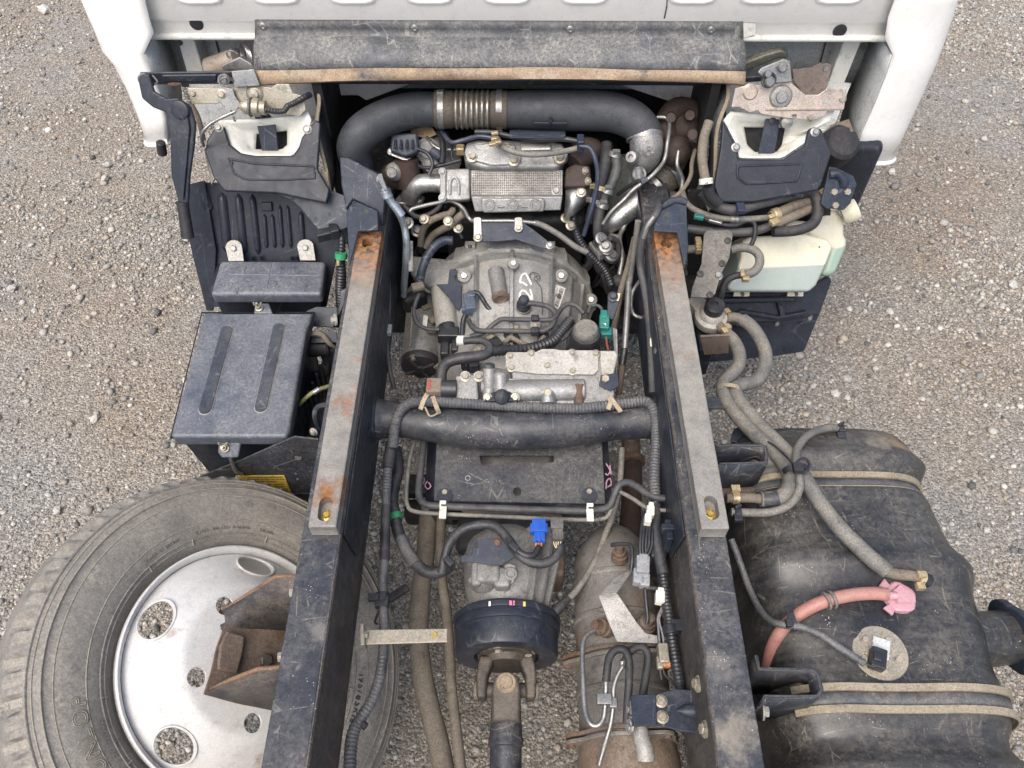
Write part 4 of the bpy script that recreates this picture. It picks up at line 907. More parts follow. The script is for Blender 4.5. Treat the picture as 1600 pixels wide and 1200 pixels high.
MB().box(Zp(860, 193, zi+.008), .075, .006, .008).box(Zp(860, 188, zi+.013), .007, .02, .010).build('moulded_cross', PLAS, idt, bev=.002)
MB().prism([Zp(796, 205, .85), Zp(884, 206, .85), Zp(884, 216, .845), Zp(796, 216, .845)], (0, .02, -.01)).build('duct_bracket', BLUEB, idt, bev=.003)
p = Zp(1007, 214, .825); MB().lathe(p-V((0, 0, .0)), (.05, -.75, -.62), [(-.007, .0395), (-.007, .0415), (.007, .0415), (.007, .0395)], 32).build('hose_clamp', ZINC, idt)
# ------------------------------------------------------------------ engine
en = thing('engine', 'dirty diesel engine under the cab with finned aluminium cooler and cast covers', 'engine')
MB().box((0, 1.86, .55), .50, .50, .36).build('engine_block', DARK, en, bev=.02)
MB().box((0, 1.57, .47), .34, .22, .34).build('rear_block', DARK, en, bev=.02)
pv = slope(800, 240, .80, (0, -.45, .9))
plate(MB(), [(727, 222), (748, 217), (862, 218), (882, 224), (882, 250), (872, 262), (756, 262), (738, 257), (725, 251)], pv, .05).build('valve_cover', ALU, en, bev=.009, seg=3)
plate(MB(), [(813, 223), (860, 223), (862, 234), (814, 235)], pv, .006, .006).build('cover_pad', ALUB, en, bev=.003)
plate(MB(), [(735, 226), (770, 222), (806, 226), (806, 256), (768, 258), (740, 250)], pv, .008, .008).build('cover_dome', ALU, en, bev=.006)
for x, y in ((738, 244), (803, 250), (875, 246)):
    MB().lathe(pv(x, y, -.01), pv.n, [(0, .019), (.018, .016), (.019, .010)], 18).build('bolt_boss', ALU, en); bolt(en, pv(x, y, .010), pv.n, .0088, ZINCY)
# egg-crate cooler
cl = slope(806, 285, .755, (0, -.50, .866))
co = plate(MB(), [(734, 265), (880, 265), (879, 306), (736, 306)], cl, .03, -.004).build('oil_cooler', ALUD, en, bev=.003)
b = MB()
for k in range(15):
    y = 267+37*k/14; b.prism([cl(737, y), cl(878, y), cl(878, y+1.05), cl(737, y+1.05)], -cl.n*.006)
b.build('cooler_fin', FIN, co, kind='stuff'); b = MB()
for k in range(44):
    x = 737.5+139.5*k/43; b.prism([cl(x, 267, -.001), cl(x+1.2, 267, -.001), cl(x+1.2, 304.5, -.001), cl(x, 304.5, -.001)], -cl.n*.006)
b.build('cooler_fin', FIN, co, kind='stuff')
cf = slope(806, 320, cl(806, 307).z-.004, (0, -.88, .47))
plate(MB(), [(736, 307), (879, 307), (876, 329), (742, 331)], cf, .02).build('cooler_front', ALU, en, bev=.003)
plate(MB(), [(752, 310), (848, 310), (852, 315), (850, 331), (756, 333), (752, 328)], cf, .012, .010).build('front_housing', ALU, en, bev=.004)
for x in (765, 801, 837):
    MB().lathe(cf(x, 320, .010), cf.n, [(0, .0125), (.005, .0115), (.005, .009), (.002, .008), (.003, .0)], 20).build('core_plug', ALU, en)
for x in (783, 819): MB().box(cf(x, 323, .011), .016, .004, .003).build('cast_bar', ALU, en, bev=.001)
bolt(en, cl(869, 298, .003), cl.n, .0075, ALU)
# housing and elbow on the left of the cooler
pe = slope(712, 288, .752, (0, -.7, .71))
plate(MB(), [(692, 264), (734, 263), (735, 312), (716, 314), (694, 313)], pe, .05).build('cooler_inlet', ALU, en, bev=.005)
plate(MB(), [(687, 266), (697, 266), (697, 314), (687, 314)], pe, .05, .007).build('inlet_flange', ALU, en, bev=.003)
b = MB(); q = [pe(703+7-7*cos(a), 290-13*sin(a), .002) for a in np.linspace(0, pi, 10)]; b.tube([pe(703, 304, .002)]+q+[pe(717, 304, .002)], .0035, seg=8, raw=True); b.build('cast_arch', ALUB, en)
for y in (268, 309): bolt(en, pe(691, y, .008), pe.n, .006, ALU)
hosepx(MB(), [(692, 287, .735), (672, 286, .735), (656, 288, .73), (645, 297, .715), (640, 310, .69)], [14, 14, 15, 15, 15], seg=22, n=7).build('inlet_elbow', ALUB, en)
plate(MB(), [(617, 310), (628, 299), (650, 306), (664, 305), (660, 312), (646, 318), (622, 317)], zpl(.69), .012).build('elbow_flange', ALUB, en, bev=.003)
# exhaust gas valve, brown castings
ev = slope(630, 240, .78, (0, -.6, .8))
plate(MB(), [(611, 208), (652, 206), (655, 236), (634, 245), (609, 236)], ev, .03, .03).build('valve_actuator', BLUEB, en, bev=.006)
for x in (618, 627, 636, 645): MB().box(ev(x, 222, .031), .006, .045, .006).build('actuator_rib', BLUEB, en, bev=.001)
plate(MB(), [(607, 236), (612, 232), (655, 231), (656, 238), (637, 250), (630, 250), (607, 241)], ev, .006, .008).build('valve_plate', ALUB, en, bev=.001)
for x, y in ((610, 236), (637, 243), (653, 235)): bolt(en, ev(x, y, .01), ev.n, .0055, ZINC)
b = MB(); b.cyl(ev(634, 250, 0), ev(640, 292, -.03), .03, .028, 16); b.sphere(ev(618, 275, -.03), .035, (1, .8, 1)); b.build('valve_body', RUSTD, en)
b = MB(); b.sphere(ev(617, 268, -.0), .022); b.cyl(ev(612, 268, .0), ev(612, 270, .03), .014, .011, 12); b.build('valve_boss', ALUD, en)
plate(MB(), [(642, 203), (662, 197), (676, 200), (682, 210), (668, 216), (652, 213), (642, 209)], slope(660, 205, .80, (0, -.6, .8)), .004).build('tan_gasket', M('tan gasket', (.30, .20, .11), .7, dust=.3), en)
hosepx(MB(), [(667, 214, .79), (676, 226, .785), (688, 233, .78), (712, 234, .78), (722, 234, .78)], 2.6).build('steel_pipe', STEEL, en)
b = MB(); b.box(Zp(719, 234, .782), .02, .02, .02); b.build('pipe_union', BRASS, en, bev=.003)
b = MB(); b.lathe(Zp(686, 250, .73), (.3, -.5, .8), [(0, .05), (.02, .05), (.03, .035), (.035, .0)], 20); b.lathe(Zp(668, 236, .76), (.2, -.7, .7), [(0, .03), (.01, .03), (.012, .02), (.02, .02), (.021, 0)], 18); b.build('pump_housing', ALUD, en)
b = MB(); b.cyl(Zp(676, 236, .775), Zp(690, 248, .77), .012); b.build('cable_boot', BLUEW, en)
b = MB(); b.sphere(Zp(917, 236, .78), .040, (1.0, .8, .8)); b.cyl(Zp(897, 256, .77), Zp(917, 236, .78), .024, .030, 14); b.build('exhaust_elbow', RUSTD, en)
plate(MB(), [(884, 263), (898, 255), (922, 258), (924, 274), (918, 292), (882, 293)], slope(900, 275, .765, (0, -.6, .8)), .03).build('exhaust_flange', RUSTD, en, bev=.006)
for x, y in ((916, 267), (920, 283)): bolt(en, slope(900, 275, .765, (0, -.6, .8))(x, y, .002), (.5, -.6, .5), .006, ZINCY)
P = [[Zp(884, 294, .735), Zp(900, 292, .742), Zp(922, 286, .735), (Zp(930, 284, .71))], [Zp(883, 314, .715), Zp(900, 313, .725), Zp(921, 304, .715), Zp(928, 300, .69)], [Zp(881, 340, .69), Zp(890, 340, .695), Zp(907, 328, .69), Zp(916, 320, .66)]]
MB().loft(P).build('heat_shield', ALUB, en, angle=80, solid=.003)
# turbo, its cast outlet elbow and pipes
b = MB(); b.sphere(Zp(1064, 196, .80), .044, (1, 1, .8)); b.torus(Zp(1066, 200, .80), (.3, -.6, .6), .045, .026, 24, 10); b.sphere(Zp(1054, 235, .78), .040, (1, 1, .9)); b.cyl(Zp(1066, 215, .79), Zp(1046, 262, .73), .036, .032, 18)
for x, y in ((1048, 182), (1078, 178), (1082, 208)): b.cyl(Zp(x, y, .84), Zp(x, y+2, .86), .012, .011, 10)
b.build('turbo_housing', RUSTD, en)
hosepx(MB(), [(1008, 212, .83), (1010, 226, .815), (1008, 242, .79), (1000, 254, .76)], [25, 26, 25, 22], seg=24, n=7).build('outlet_elbow', ALU, en)
MB().lathe(Zp(988, 246, .81), (-.4, -.6, .6), [(0, .014), (.012, .012), (.013, .006), (.004, .005)], 16).build('elbow_boss', ALU, en)
for x, y in ((1014, 232), (1019, 238), (1013, 241)): MB().box(Zp(x, y, .838), .008, .010, .004).build('cast_mark', ALU, en, bev=.001)
b = MB(); b.cyl(Zp(997, 262, .79), Zp(999, 278, .77), .010, .010, 12); b.torus(Zp(999, 272, .778), (.2, -.6, .6), .013, .004, 16, 6); b.build('elbow_lug', ALU, en)
hosepx(MB(), [(1052, 262, .72), (1040, 277, .70), (1028, 290, .69)], [23, 25, 22], seg=22).build('rubber_coupling', M('brown coupling', (.05, .042, .034), .6, dust=.5), en)
for x, y, z, r_ in ((1047, 269, .715, .036), (1024, 292, .69, .0345)):
    MB().lathe(Zp(x, y, z), (-.55, -.35, -.3), [(-.006, r_), (-.006, r_+.003), (.006, r_+.003), (.006, r_)], 28).build('hose_clamp', ZINC, en)
hosepx(MB(), [(1024, 292, .69), (1008, 306, .68), (988, 322, .665), (968, 338, .65), (952, 350, .63), (946, 360, .60)], [20, 21, 19, 18, 16, 13], seg=22, n=7).build('charge_pipe', ALUB, en)
hosepx(MB(), [(1026, 183, .85), (1040, 184, .85), (1046, 194, .845), (1043, 222, .83), (1038, 250, .80), (1024, 269, .79), (1008, 283, .775), (990, 296, .76), (974, 313, .74), (956, 330, .72), (942, 350, .69)], 3.2).build('steel_pipe', STEEL, en)
plate(MB(), [(1000, 280), (1010, 274), (1014, 282), (1004, 289)], slope(1007, 282, .785, (0, -.6, .8)), .01).build('pipe_clip', BLUEB, en, bev=.002)
hosepx(MB(), [(998, 282, .775), (985, 290, .75), (966, 304, .71)], 3.5).build('rubber_branch', RUB, en)
b = MB(); b.lathe(Zp(968, 286, .66), (-.9, -.25, .3), [(-.02, .055), (-.015, .07), (-.006, .07), (-.004, .055), (.002, .055), (.004, .066), (.012, .066), (.014, .03), (.02, .0)], 32); b.build('belt_pulley', M('greenish zinc', (.38, .42, .38), .4, .6, dust=.4), en)
# fuel and vacuum lines at the front of the gearbox
ln = thing('fuel_line_rail', 'thin steel line clipped to a dark plate above the bell housing', 'pipe')
hosepx(MB(), [(640, 331, .70), (648, 325, .705), (694, 315, .71), (710, 316, .71), (724, 326, .705), (733, 341, .70), (745, 345, .695), (802, 345, .695), (836, 348, .69)], 3.2, n=6).build('steel_line', ZINC, ln)
hosepx(MB(), [(836, 348, .69), (850, 353, .685), (874, 367, .675), (900, 386, .66), (917, 394, .65)], 4.6, corr=.004, amp=.06).build('braided_hose', HOSE, ln)
hosepx(MB(), [(834, 347.5, .69), (847, 351, .686)], 4.4).build('hose_ferrule', ZINC, ln)
pp = slope(800, 360, .685, (0, -.5, .86))
plate(MB(), [(741, 348), (818, 348), (834, 359), (858, 378), (858, 389), (842, 386), (806, 374), (780, 377), (742, 378)], pp, .006).build('dark_plate', BLUEB, ln, bev=.001)
for x, y0, y1 in ((746, 339, 377), (810, 339, 362)):
    o = plate(MB(), [(x-6, y0+2), (x-3, y0), (x+3, y0), (x+6, y0+2), (x+7, y1-5), (x+4, y1), (x-4, y1), (x-6, y1-5)], pp, .004, .006).build('clip_tab', ZINC, ln, bev=.001)
    bolt(o, pp(x, y1-6, .007), pp.n, .0062, ZINCY)
bolt(ln, pp(747, 371, .008), pp.n, .0062, ZINCY); bolt(ln, pp(859, 383, .002), pp.n, .006, ZINC)
# dipstick
ds = thing('dipstick_tube', 'galvanised dipstick tube curving down along the left rail', 'dipstick')
hosepx(MB(), [(601, 299, .80), (613, 318, .775), (625, 336, .75), (632, 355, .72), (635, 378, .69), (634, 410, .64), (632, 440, .58), (631, 462, .53)], [6, 6, 6, 5.6, 5.6, 5.6, 5.6, 5.4], seg=14, n=7).build('tube', STEELB, ds)
MB().lathe(Zp(603, 302, .80), (-.35, .45, .75), [(-.01, .0115), (.006, .0115), (.008, .008), (.012, .008), (.012, 0)], 16).build('tube_cap', STEELB, ds)
hosepx(MB(), [(604, 306, .797), (603, 302, .80)], 7.6).build('rusty_collar', RUSTS, ds)
plate(MB(), [(588, 279), (591, 272), (597, 271), (599, 280), (606, 297), (600, 297), (592, 283), (589, 285)], slope(597, 285, .83, (.3, -.75, .6)), .003).build('pull_tab', ZINC, ds, bev=.0008)
plate(MB(), [(639, 376), (645, 376), (645, 424), (638, 424)], slope(642, 400, .65, (0, -.5, .86)), .006).build('tube_bracket', ALUD, ds, bev=.001)
hosepx(MB(), [(614, 318, .776), (628, 337, .752)], 7.2).build('tube_sleeve', STEELB, ds)

# ------------------------------------------------------------------ small hoses and cables in the engine bay
def H(name, l, rpx, mat, label, cat='hose', **k): return hose(name, l, rpx, mat, label, cat, **k)
H('engine_cable', [(690, 205, .81), (704, 222, .82), (724, 219, .828), (748, 213, .83), (774, 216, .83)], 3.6, BLUEW, 'dark blue ribbed cable lying on the engine cover left of the brass clips', 'cable', corr=.006)
H('vacuum_hose', [(776, 216, .832), (790, 232, .83), (820, 241, .828), (860, 240, .828), (893, 234, .828), (903, 231, .828)], 4.6, HOSE, 'dusty grey hose drooping across the engine valve cover')
H('loom_cable', [(742, 206, .835), (770, 207, .835), (800, 213, .835), (840, 217, .835), (880, 217, .835), (906, 221, .835)], 4.5, CONDB, 'black cable loom running right under the intake duct', 'cable')
H('breather_hose', [(906, 228, .84), (922, 232, .84), (931, 252, .82), (934, 276, .79), (930, 305, .75), (922, 335, .71), (912, 368, .66)], 3.8, BLUEW, 'slim blue black hose looping down right of the cooler')
H('drop_cable', [(686, 206, .80), (691, 222, .80), (692, 240, .79), (690, 256, .78)], 4.8, CONDB, 'short black cable dropping under the duct bellows', 'cable')
H('thin_lead', [(698, 208, .80), (706, 228, .80), (706, 245, .79), (712, 254, .785)], 2.4, CONDB, 'thin black lead curling beside the valve cover', 'cable')
b = MB()
for (x, y, z, w) in ((773, 208, .842, .016), (772, 217, .842, .014), (770, 225, .842, .018), (778, 222, .846, .014)): b.box(Zp(x, y, z), w, .010, .008, Matrix.Rotation(.2, 3, 'Z'))
b.build('brass_clips', BRASS, bev=.002, label='cluster of pale brass clips on the hoses above the engine cover', cat='clip')
MB().box(Zp(907, 224, .838), .016, .03, .03).build('cable_clip', BLUEW, bev=.003, label='small dark blue clip holding cables right of the valve cover', cat='clip')
o = H('coolant_hose', [(948, 226, .80), (946, 250, .79), (941, 275, .765), (935, 300, .735), (928, 322, .70), (922, 345, .66)], 9, RUB, 'black coolant hose with chrome clamps right of the engine cooler', seg=16)
for x, y, z in ((937, 293, .745), (931, 314, .715)): 
    MB().lathe(Zp(x, y, z), (-.2, -.5, -.8), [(-.005, .0142), (-.005, .0165), (.005, .0165), (.005, .0142)], 18).box(Zp(x-9, y-2, z+.006), .018, .006, .010).build('spring_clamp', ZINC if y > 300 else BRASS, o)
o = H('coolant_hose', [(960, 240, .80), (964, 262, .78), (956, 288, .755), (944, 308, .725), (936, 335, .69), (934, 362, .65), (938, 385, .61)], 8, HOSED, 'dusty dark coolant hose beside the greenish pulley', seg=16)
for x, y, z in ((949, 298, .742), (941, 321, .71), (961, 242, .80)):
    MB().lathe(Zp(x, y, z), (-.3, -.5, -.7), [(-.006, .0128), (-.006, .0148), (.006, .0148), (.006, .0128)], 18).box(Zp(x+2, y-4, z+.012), .016, .010, .010).build('spring_clamp', ZINC, o)
for l, r_, mt, lb in (
    ([(657, 383, .60), (660, 362, .64), (670, 347, .67), (688, 338, .69), (702, 334, .70), (708, 328, .70)], 5.5, HOSET, 'muddy small hose with brass clip, inner one left of the clutch line'),
    ([(664, 386, .59), (676, 368, .62), (692, 358, .65), (704, 352, .67), (716, 340, .69), (724, 334, .70)], 6, HOSET, 'muddy small hose with brass clip, outer one left of the clutch line')):
    o = H('oil_hose', l, r_, mt, lb)
    p = Zp(*l[3 if r_ > 5.7 else 2]); q = Zp(*l[3]) if r_ < 5.7 else Zp(*l[2])
    MB().box(p+V((0, 0, .008)), .014, .022, .010, Matrix.Rotation(.6, 3, 'Z')).build('brass_clamp', BRASS, o, bev=.002)
o = H('bell_conduit', [(708, 376, .66), (694, 376, .66), (680, 384, .655), (668, 400, .64), (660, 420, .62), (656, 440, .595), (655, 456, .58)], 6.8, BLUEB, 'thick ribbed dark conduit arching over the starter motor', 'conduit', corr=.0065, amp=.07, seg=14)
MB().box(Zp(653, 448, .60), .03, .02, .014, Matrix.Rotation(.3, 3, 'Z')).build('tape_band', HOSET, o, bev=.004)
H('starter_cable', [(655, 458, .578), (648, 478, .565), (647, 492, .56), (653, 506, .555), (668, 514, .555), (686, 515, .555)], 3.4, HOSED, 'thin grey cable bending round the starter motor', 'cable')
H('starter_stay', [(645, 480, .55), (643, 510, .53), (641, 542, .51)], 2.2, HOSET, 'thin brown stay rod beside the starter motor', 'rod')
# dark clutter deep in the bay
b = MB(); rr = random.Random(11)
for k in range(26):
    x, y = rr.uniform(600, 740), rr.uniform(320, 400)
    if k > 11: x, y = rr.uniform(890, 1010), rr.uniform(330, 440)
    z = rr.uniform(.38, .56); b.tube([Zp(x, y, z), Zp(x+rr.uniform(-25, 25), y+18, z-.02), Zp(x+rr.uniform(-40, 40), y+40, z-.07)], rr.uniform(.004, .011), seg=8)
    b.sphere(Zp(x, y, z), rr.uniform(.012, .024), seg=10)
b.build('engine_fittings', RUB, en, kind='stuff')
for x, y, z in ((941, 372, .66), (949, 388, .64), (946, 384, .65), (957, 398, .62), (636, 348, .66), (652, 360, .62)): bolt(en, Zp(x, y, z), (rr.uniform(-.4, .4), -.4, .8), .010, ZINC)
H('looped_hose', [(945, 400, .60), (958, 408, .59), (966, 396, .60), (964, 378, .63), (952, 372, .65)], 5, HOSED, 'short grey hose loop right of the bell housing')
H('bracket_hose', [(930, 375, .62), (938, 395, .60), (934, 415, .57)], 6, HOSED, 'short bent hose stub right of the bell housing')
b = MB(); b.box(Zp(936, 390, .60), .03, .05, .02, Matrix.Rotation(.5, 3, 'Z')); b.box(Zp(958, 376, .61), .025, .03, .02, Matrix.Rotation(-.3, 3, 'Z')); b.build('line_bracket', ALUD, en, bev=.003)
H('wall_conduit', [(603, 392, .65), (606, 430, .62), (608, 480, .58), (604, 520, .56), (608, 570, .53), (616, 608, .50)], 3.6, HOSED, 'thin grey line clipped along the inside of the left rail', 'pipe')
wc = bpy.data.objects['wall_conduit']
for x, y, z in ((604, 404, .645), (607, 516, .57)): MB().box(Zp(x, y, z), .014, .026, .012).box(Zp(x-5, y-5, z), .014, .016, .01).build('grey_clip', GREYC, wc, bev=.001)

H('sensor_cable', [(706, 300, .70), (716, 318, .695), (722, 338, .68), (716, 356, .66), (722, 372, .64)], 3.2, CONDB, 'thin black cable dropping left of the steel line clip', 'cable')
H('drain_hose', [(632, 322, .68), (650, 338, .67), (668, 336, .67), (684, 326, .68), (690, 316, .69)], 4, HOSED, 'small dark hose under the cast inlet elbow', 'hose')
H('glow_cable', [(640, 252, .76), (664, 262, .765), (690, 258, .775), (720, 250, .79)], 3, CONDB, 'thin black cable from the brown valve to the engine cover', 'cable')
H('actuator_cable', [(652, 232, .81), (668, 240, .80), (676, 256, .785), (670, 274, .77)], 3, CONDB, 'thin black cable curving down beside the brown valve', 'cable')
H('bay_loom', [(900, 318, .69), (896, 345, .66), (904, 372, .63), (922, 398, .60), (944, 420, .57), (956, 446, .54)], 6, CONDB, 'black ribbed loom behind the braided hose right of the bell housing', 'wiring', corr=.007, amp=.09)
H('bay_pipe', [(984, 330, .66), (976, 352, .64), (968, 372, .61), (972, 400, .58), (968, 430, .55)], 4, STEEL, 'thin steel pipe below the silver charge pipe', 'pipe')
H('turbo_oil_pipe', [(1060, 236, .80), (1058, 258, .78), (1066, 280, .75), (1062, 306, .72), (1050, 330, .69)], 3.4, STEEL, 'thin oil pipe below the brown turbo', 'pipe')
H('bell_vent_hose', [(858, 548, .60), (868, 536, .61), (884, 526, .61), (894, 512, .60)], 3.6, HOSED, 'short dark vent hose left of the black canister', 'hose')
for x, y, z in ((662, 342, .69), (700, 345, .70), (716, 356, .67), (884, 340, .68), (892, 352, .67), (908, 300, .74), (640, 300, .71)): bolt(en, Zp(x, y, z), (rr.uniform(-.3, .3), -.5, .8), .0075, ZINCY)
# ------------------------------------------------------------------ gearbox
gb = thing('gearbox', 'dirty cast aluminium gearbox with ribbed round bell housing between the rails', 'gearbox')
GX, GZ, GY = -.012, .41, 1.40
def Rb(h): return float(np.interp(h, [0, .022, .03, .12, .24, .36, .46], [.212, .212, .198, .192, .172, .148, .138]))
b = MB(); pr = [(-.03, .195), (-.028, .205), (0, .212)]+[(h, Rb(h)) for h in (.020, .0222, .03, .06, .12, .18, .24, .30, .36, .42, .46)]+[(.47, .12), (.48, .10)]
def bell_fn(t, j, h, r_):
    # bolt bosses stand out round the flange
    if j in (1, 2, 3, 4): r_ += .007*max(0, cos(t*14))**6
    return h, r_
b.lathe((GX, GY, GZ), (0, -1, 0), pr, 112, bell_fn); b.build('bell_housing', BELL, gb, angle=32)
def bs(px, py, lift=0):                          # the point of the bell surface seen at a pixel
    d = ray(px, py); t0, t1 = .8, 2.6
    for k in range(60):
        t = t0+(t1-t0)*k/59; p = CAMP+d*t; h = GY-p.y; r_ = hypot(p.x-GX, p.z-GZ)
        if r_ < Rb(min(max(h, 0), .46)) and h > -.03: break
    for _ in range(18):
        tm = t-(t1-t0)/59 if _ == 0 else tm
    lo, hi = t-(t1-t0)/59, t
    for _ in range(20):
        m_ = (lo+hi)/2; p = CAMP+d*m_; h = GY-p.y; r_ = hypot(p.x-GX, p.z-GZ)
        if r_ < Rb(min(max(h, 0), .46)): hi = m_
        else: lo = m_
    p = CAMP+d*hi; n = V((p.x-GX, 0, p.z-GZ)).normalized(); n = (n+V((0, -.15, 0))).normalized()
    return p+n*lift, n
def brib(X0, X1, h0, h1, w=.0085, ht=.013, name='bell_rib'):
    rows = []
    for k in range(13):
        h = h0+(h1-h0)*k/12; X = X0+(X1-X0)*k/12; r_ = Rb(h); a = math.asin(max(-.95, min(.95, X/r_))); n = V((sin(a), 0, cos(a))); s_ = V((cos(a), 0, -sin(a)))
        c = V((GX, GY-h, GZ))+n*(r_-.003); rows.append([c-s_*w*.62, c-s_*w*.42+n*(ht+.003), c+s_*w*.42+n*(ht+.003), c+s_*w*.62])
    MB().loft(rows, False, True).build(name, ALUB, gb, angle=40)
for X0, X1 in ((-.078, -.068), (.004, .003), (.098, .082)): brib(X0, X1, .028, .40)
for X0, X1 in ((-.14, -.115), (.150, .125), (.178, .15)): brib(X0, X1, .028, .25, .006, .006)
def arc_rib(h, a0, a1, w, ht):
    rows = []
    for k in range(25):
        a = a0+(a1-a0)*k/24; n = V((sin(a), 0, cos(a))); c = V((GX, GY-h, GZ))+n*(Rb(h)-.003)
        rows.append([c+V((0, w, 0)), c+V((0, w*.7, 0))+n*(ht+.003), c+V((0, -w*.7, 0))+n*(ht+.003), c+V((0, -w, 0))])
    MB().loft(rows, False, True).build('bell_rib', ALU, gb, angle=40)
arc_rib(.036, -.9, .9, .005, .012); arc_rib(.37, -.6, .6, .004, .007); arc_rib(.20, .52, 1.1, .004, .005)
plate(MB(), [(640, 398), (700, 404), (735, 396), (742, 416), (728, 446), (700, 452), (668, 448), (640, 428)], slope(690, 425, .565, (-.15, -.35, .92)), .05).build('starter_flange', ALUD, gb, bev=.008, seg=3)
def boss(px, py, r_=.016, hh=.02, br=.0085, m=ALUD, mb_=ZINC, tilt=(0, -.55, .8)):
    p, n = bs(px, py); d = V(tilt).normalized()
    MB().lathe(p-d*.03, d, [(0, r_*1.15), (.03+hh, r_), (.032+hh, r_*.8)], 18).build('bolt_boss', m, gb); bolt(gb, p+d*(hh+.002), d, br, mb_)
for x, y in ((726, 433), (876, 433), (922, 470)): boss(x, y)
boss(802, 415, .013, .03, .0085, ALU)
boss(676, 447, .024, .045, .012)
for x, y in ((735, 388), (859, 388)):
    p, n = bs(x, y); MB().box(p+V((0, 0, .004)), .026, .022, .022).build('flange_lug', ALUD, gb, bev=.003); MB().cyl(p+V((0, -.0118, .012)), p+V((0, -.006, .017)), .0045, seg=10).build('lug_hole', INK, gb)
# sensor barrel, its lead and plug
p, n = bs(775, 424); q, n2 = bs(783, 470)
MB().cyl(p+n*.004, q+n2*.012, .019, .018, 22, .003).build('sensor_barrel', ALU, gb)
d = ((q+n2*.012)-(p+n*.004)).normalized(); MB().lathe(q+n2*.012-d*.004, d, [(0, .020), (.006, .019), (.009, .013), (.005, .010), (.004, 0)], 20).build('sensor_cap', RUSTS, gb)
sl = thing('speed_sensor_lead', 'black sensor lead curling over the bell housing to a blue grey plug', 'cable')
hosepx(MB(), [(782, 470, .585), (781, 480, .585), (773, 486, .58), (763, 481, .585), (755, 469, .59), (748, 459, .60), (740, 456, .60)], 3.6).build('lead', CONDB, sl)
b = MB(); b.box(Zp(734, 474, .59), .026, .05, .024, Matrix.Rotation(.15, 3, 'Z')); b.box(Zp(737, 462, .594), .020, .018, .020); b.box(Zp(726, 480, .585), .012, .03, .016); b.build('plug', M('blue grey plug', (.06, .08, .115), .45, dust=.4), sl, bev=.003)
hosepx(MB(), [(731, 486, .58), (724, 500, .565), (722, 525, .55)], 4).build('lead', CONDB, sl)
# paint marks, stamp and sticker on the bell housing
for st in ([(821, 427), (815, 431), (813, 441), (817, 442), (824, 447)], [(821, 427), (826, 436), (830, 445)], [(812, 466), (813, 458), (817, 454), (822, 457), (827, 463), (830, 469)], [(828, 452), (830, 458), (832, 469)]):
    P = [bs(x, y, .0006)[0] for x, y in st]; MB().ribbon(P, (0, -.2, 1), .0042, .0007).build('paint_mark', CHALK, gb)
p, n = bs(836, 433); b = MB(); b.torus(p, n, .013, .0012, 24, 6)
for k in range(5): b.torus(p+V((.006*cos(k*1.26), .006*sin(k*1.26), 0)), n, .0045, .0009, 14, 5)
b.tube([bs(838, 441, .001)[0], bs(845, 450, .001)[0], bs(847, 468, .001)[0], bs(847, 492, .001)[0]], .0016, seg=6); b.build('dark_stamp', M('dark stamp ink', (.09, .085, .075), .6), gb)
cs = [bs(x, y, .0015)[0] for x, y in ((868, 445), (883, 451), (872, 484), (860, 476))]
nrm = (cs[1]-cs[0]).cross(cs[3]-cs[0]).normalized(); nrm = nrm if nrm.z > 0 else -nrm
stk = MB().prism(cs, nrm*.0006).build('barcode_sticker', PAPER, gb, label='white barcode sticker')
b = MB(); lerp = lambda u, v_: (cs[0]*(1-u)+cs[1]*u)*(1-v_)+(cs[3]*(1-u)+cs[2]*u)*v_+nrm*.0012
random.seed(9); v_ = .08
while v_ < .93:
    w = random.choice((.015, .022, .035)); b.add([lerp(.42, v_), lerp(.86, v_), lerp(.86, v_+w), lerp(.42, v_+w)], [(0, 1, 2, 3)]); v_ += w+random.choice((.018, .026, .034))
b.add([lerp(.12, .86), lerp(.30, .86), lerp(.30, .93), lerp(.12, .93)], [(0, 1, 2, 3)])
for k in range(16): b.add([lerp(.20, .12+k*.04), lerp(.28, .12+k*.04), lerp(.28, .135+k*.04), lerp(.20, .135+k*.04)], [(0, 1, 2, 3)])
b.build('barcode', INK, stk)
# fluid pipes with a banjo bolt
fp = thing('fluid_pipe', 'grey double fluid pipe with banjo bolt crossing the gearbox', 'pipe')
z1 = .612
hosepx(MB(), [(820, 474, z1+.008), (838, 475, z1+.006), (856, 479, z1), (867, 489, z1-.004), (866, 503, z1-.006), (854, 515, z1-.010), (835, 518, z1-.012), (790, 517, z1-.012), (752, 517, z1-.012), (738, 511, z1-.014), (732, 500, z1-.02)], 4.2).build('pipe', HOSED, fp)
hosepx(MB(), [(912, 490, .60), (902, 479, .606), (889, 475, .61), (878, 481, .61), (866, 497, z1-.002), (850, 500, z1-.006), (800, 499, z1-.006), (784, 499, z1-.006), (772, 506, z1-.008), (757, 519, z1-.018), (735, 526, z1-.03)], 4.0).build('pipe', HOSED, fp)
for y in (499, 518): MB().box(Zp(836, y, z1-.002), .018, .016, .018).build('rubber_block', RUB, fp, bev=.003)
o = MB().box(Zp(836, 509, z1-.008), .022, .02, .012).build('pipe_clamp', ALU, fp, bev=.002); bolt(o, Zp(836, 509, z1), (0, -.2, 1), .0062, ZINCY)
MB().lathe(Zp(818, 484, z1-.03), (0, -.25, 1), [(0, .018), (.028, .016), (.030, .014), (.036, .014), (.038, .012), (.05, .0115), (.054, .008), (.055, 0)], 18).build('banjo_bolt', BLKC, fp)
MB().lathe(Zp(818, 486, z1-.035), (0, -.25, 1), [(0, .018), (.022, .0175)], 18).build('banjo_seat', ALUD, fp)
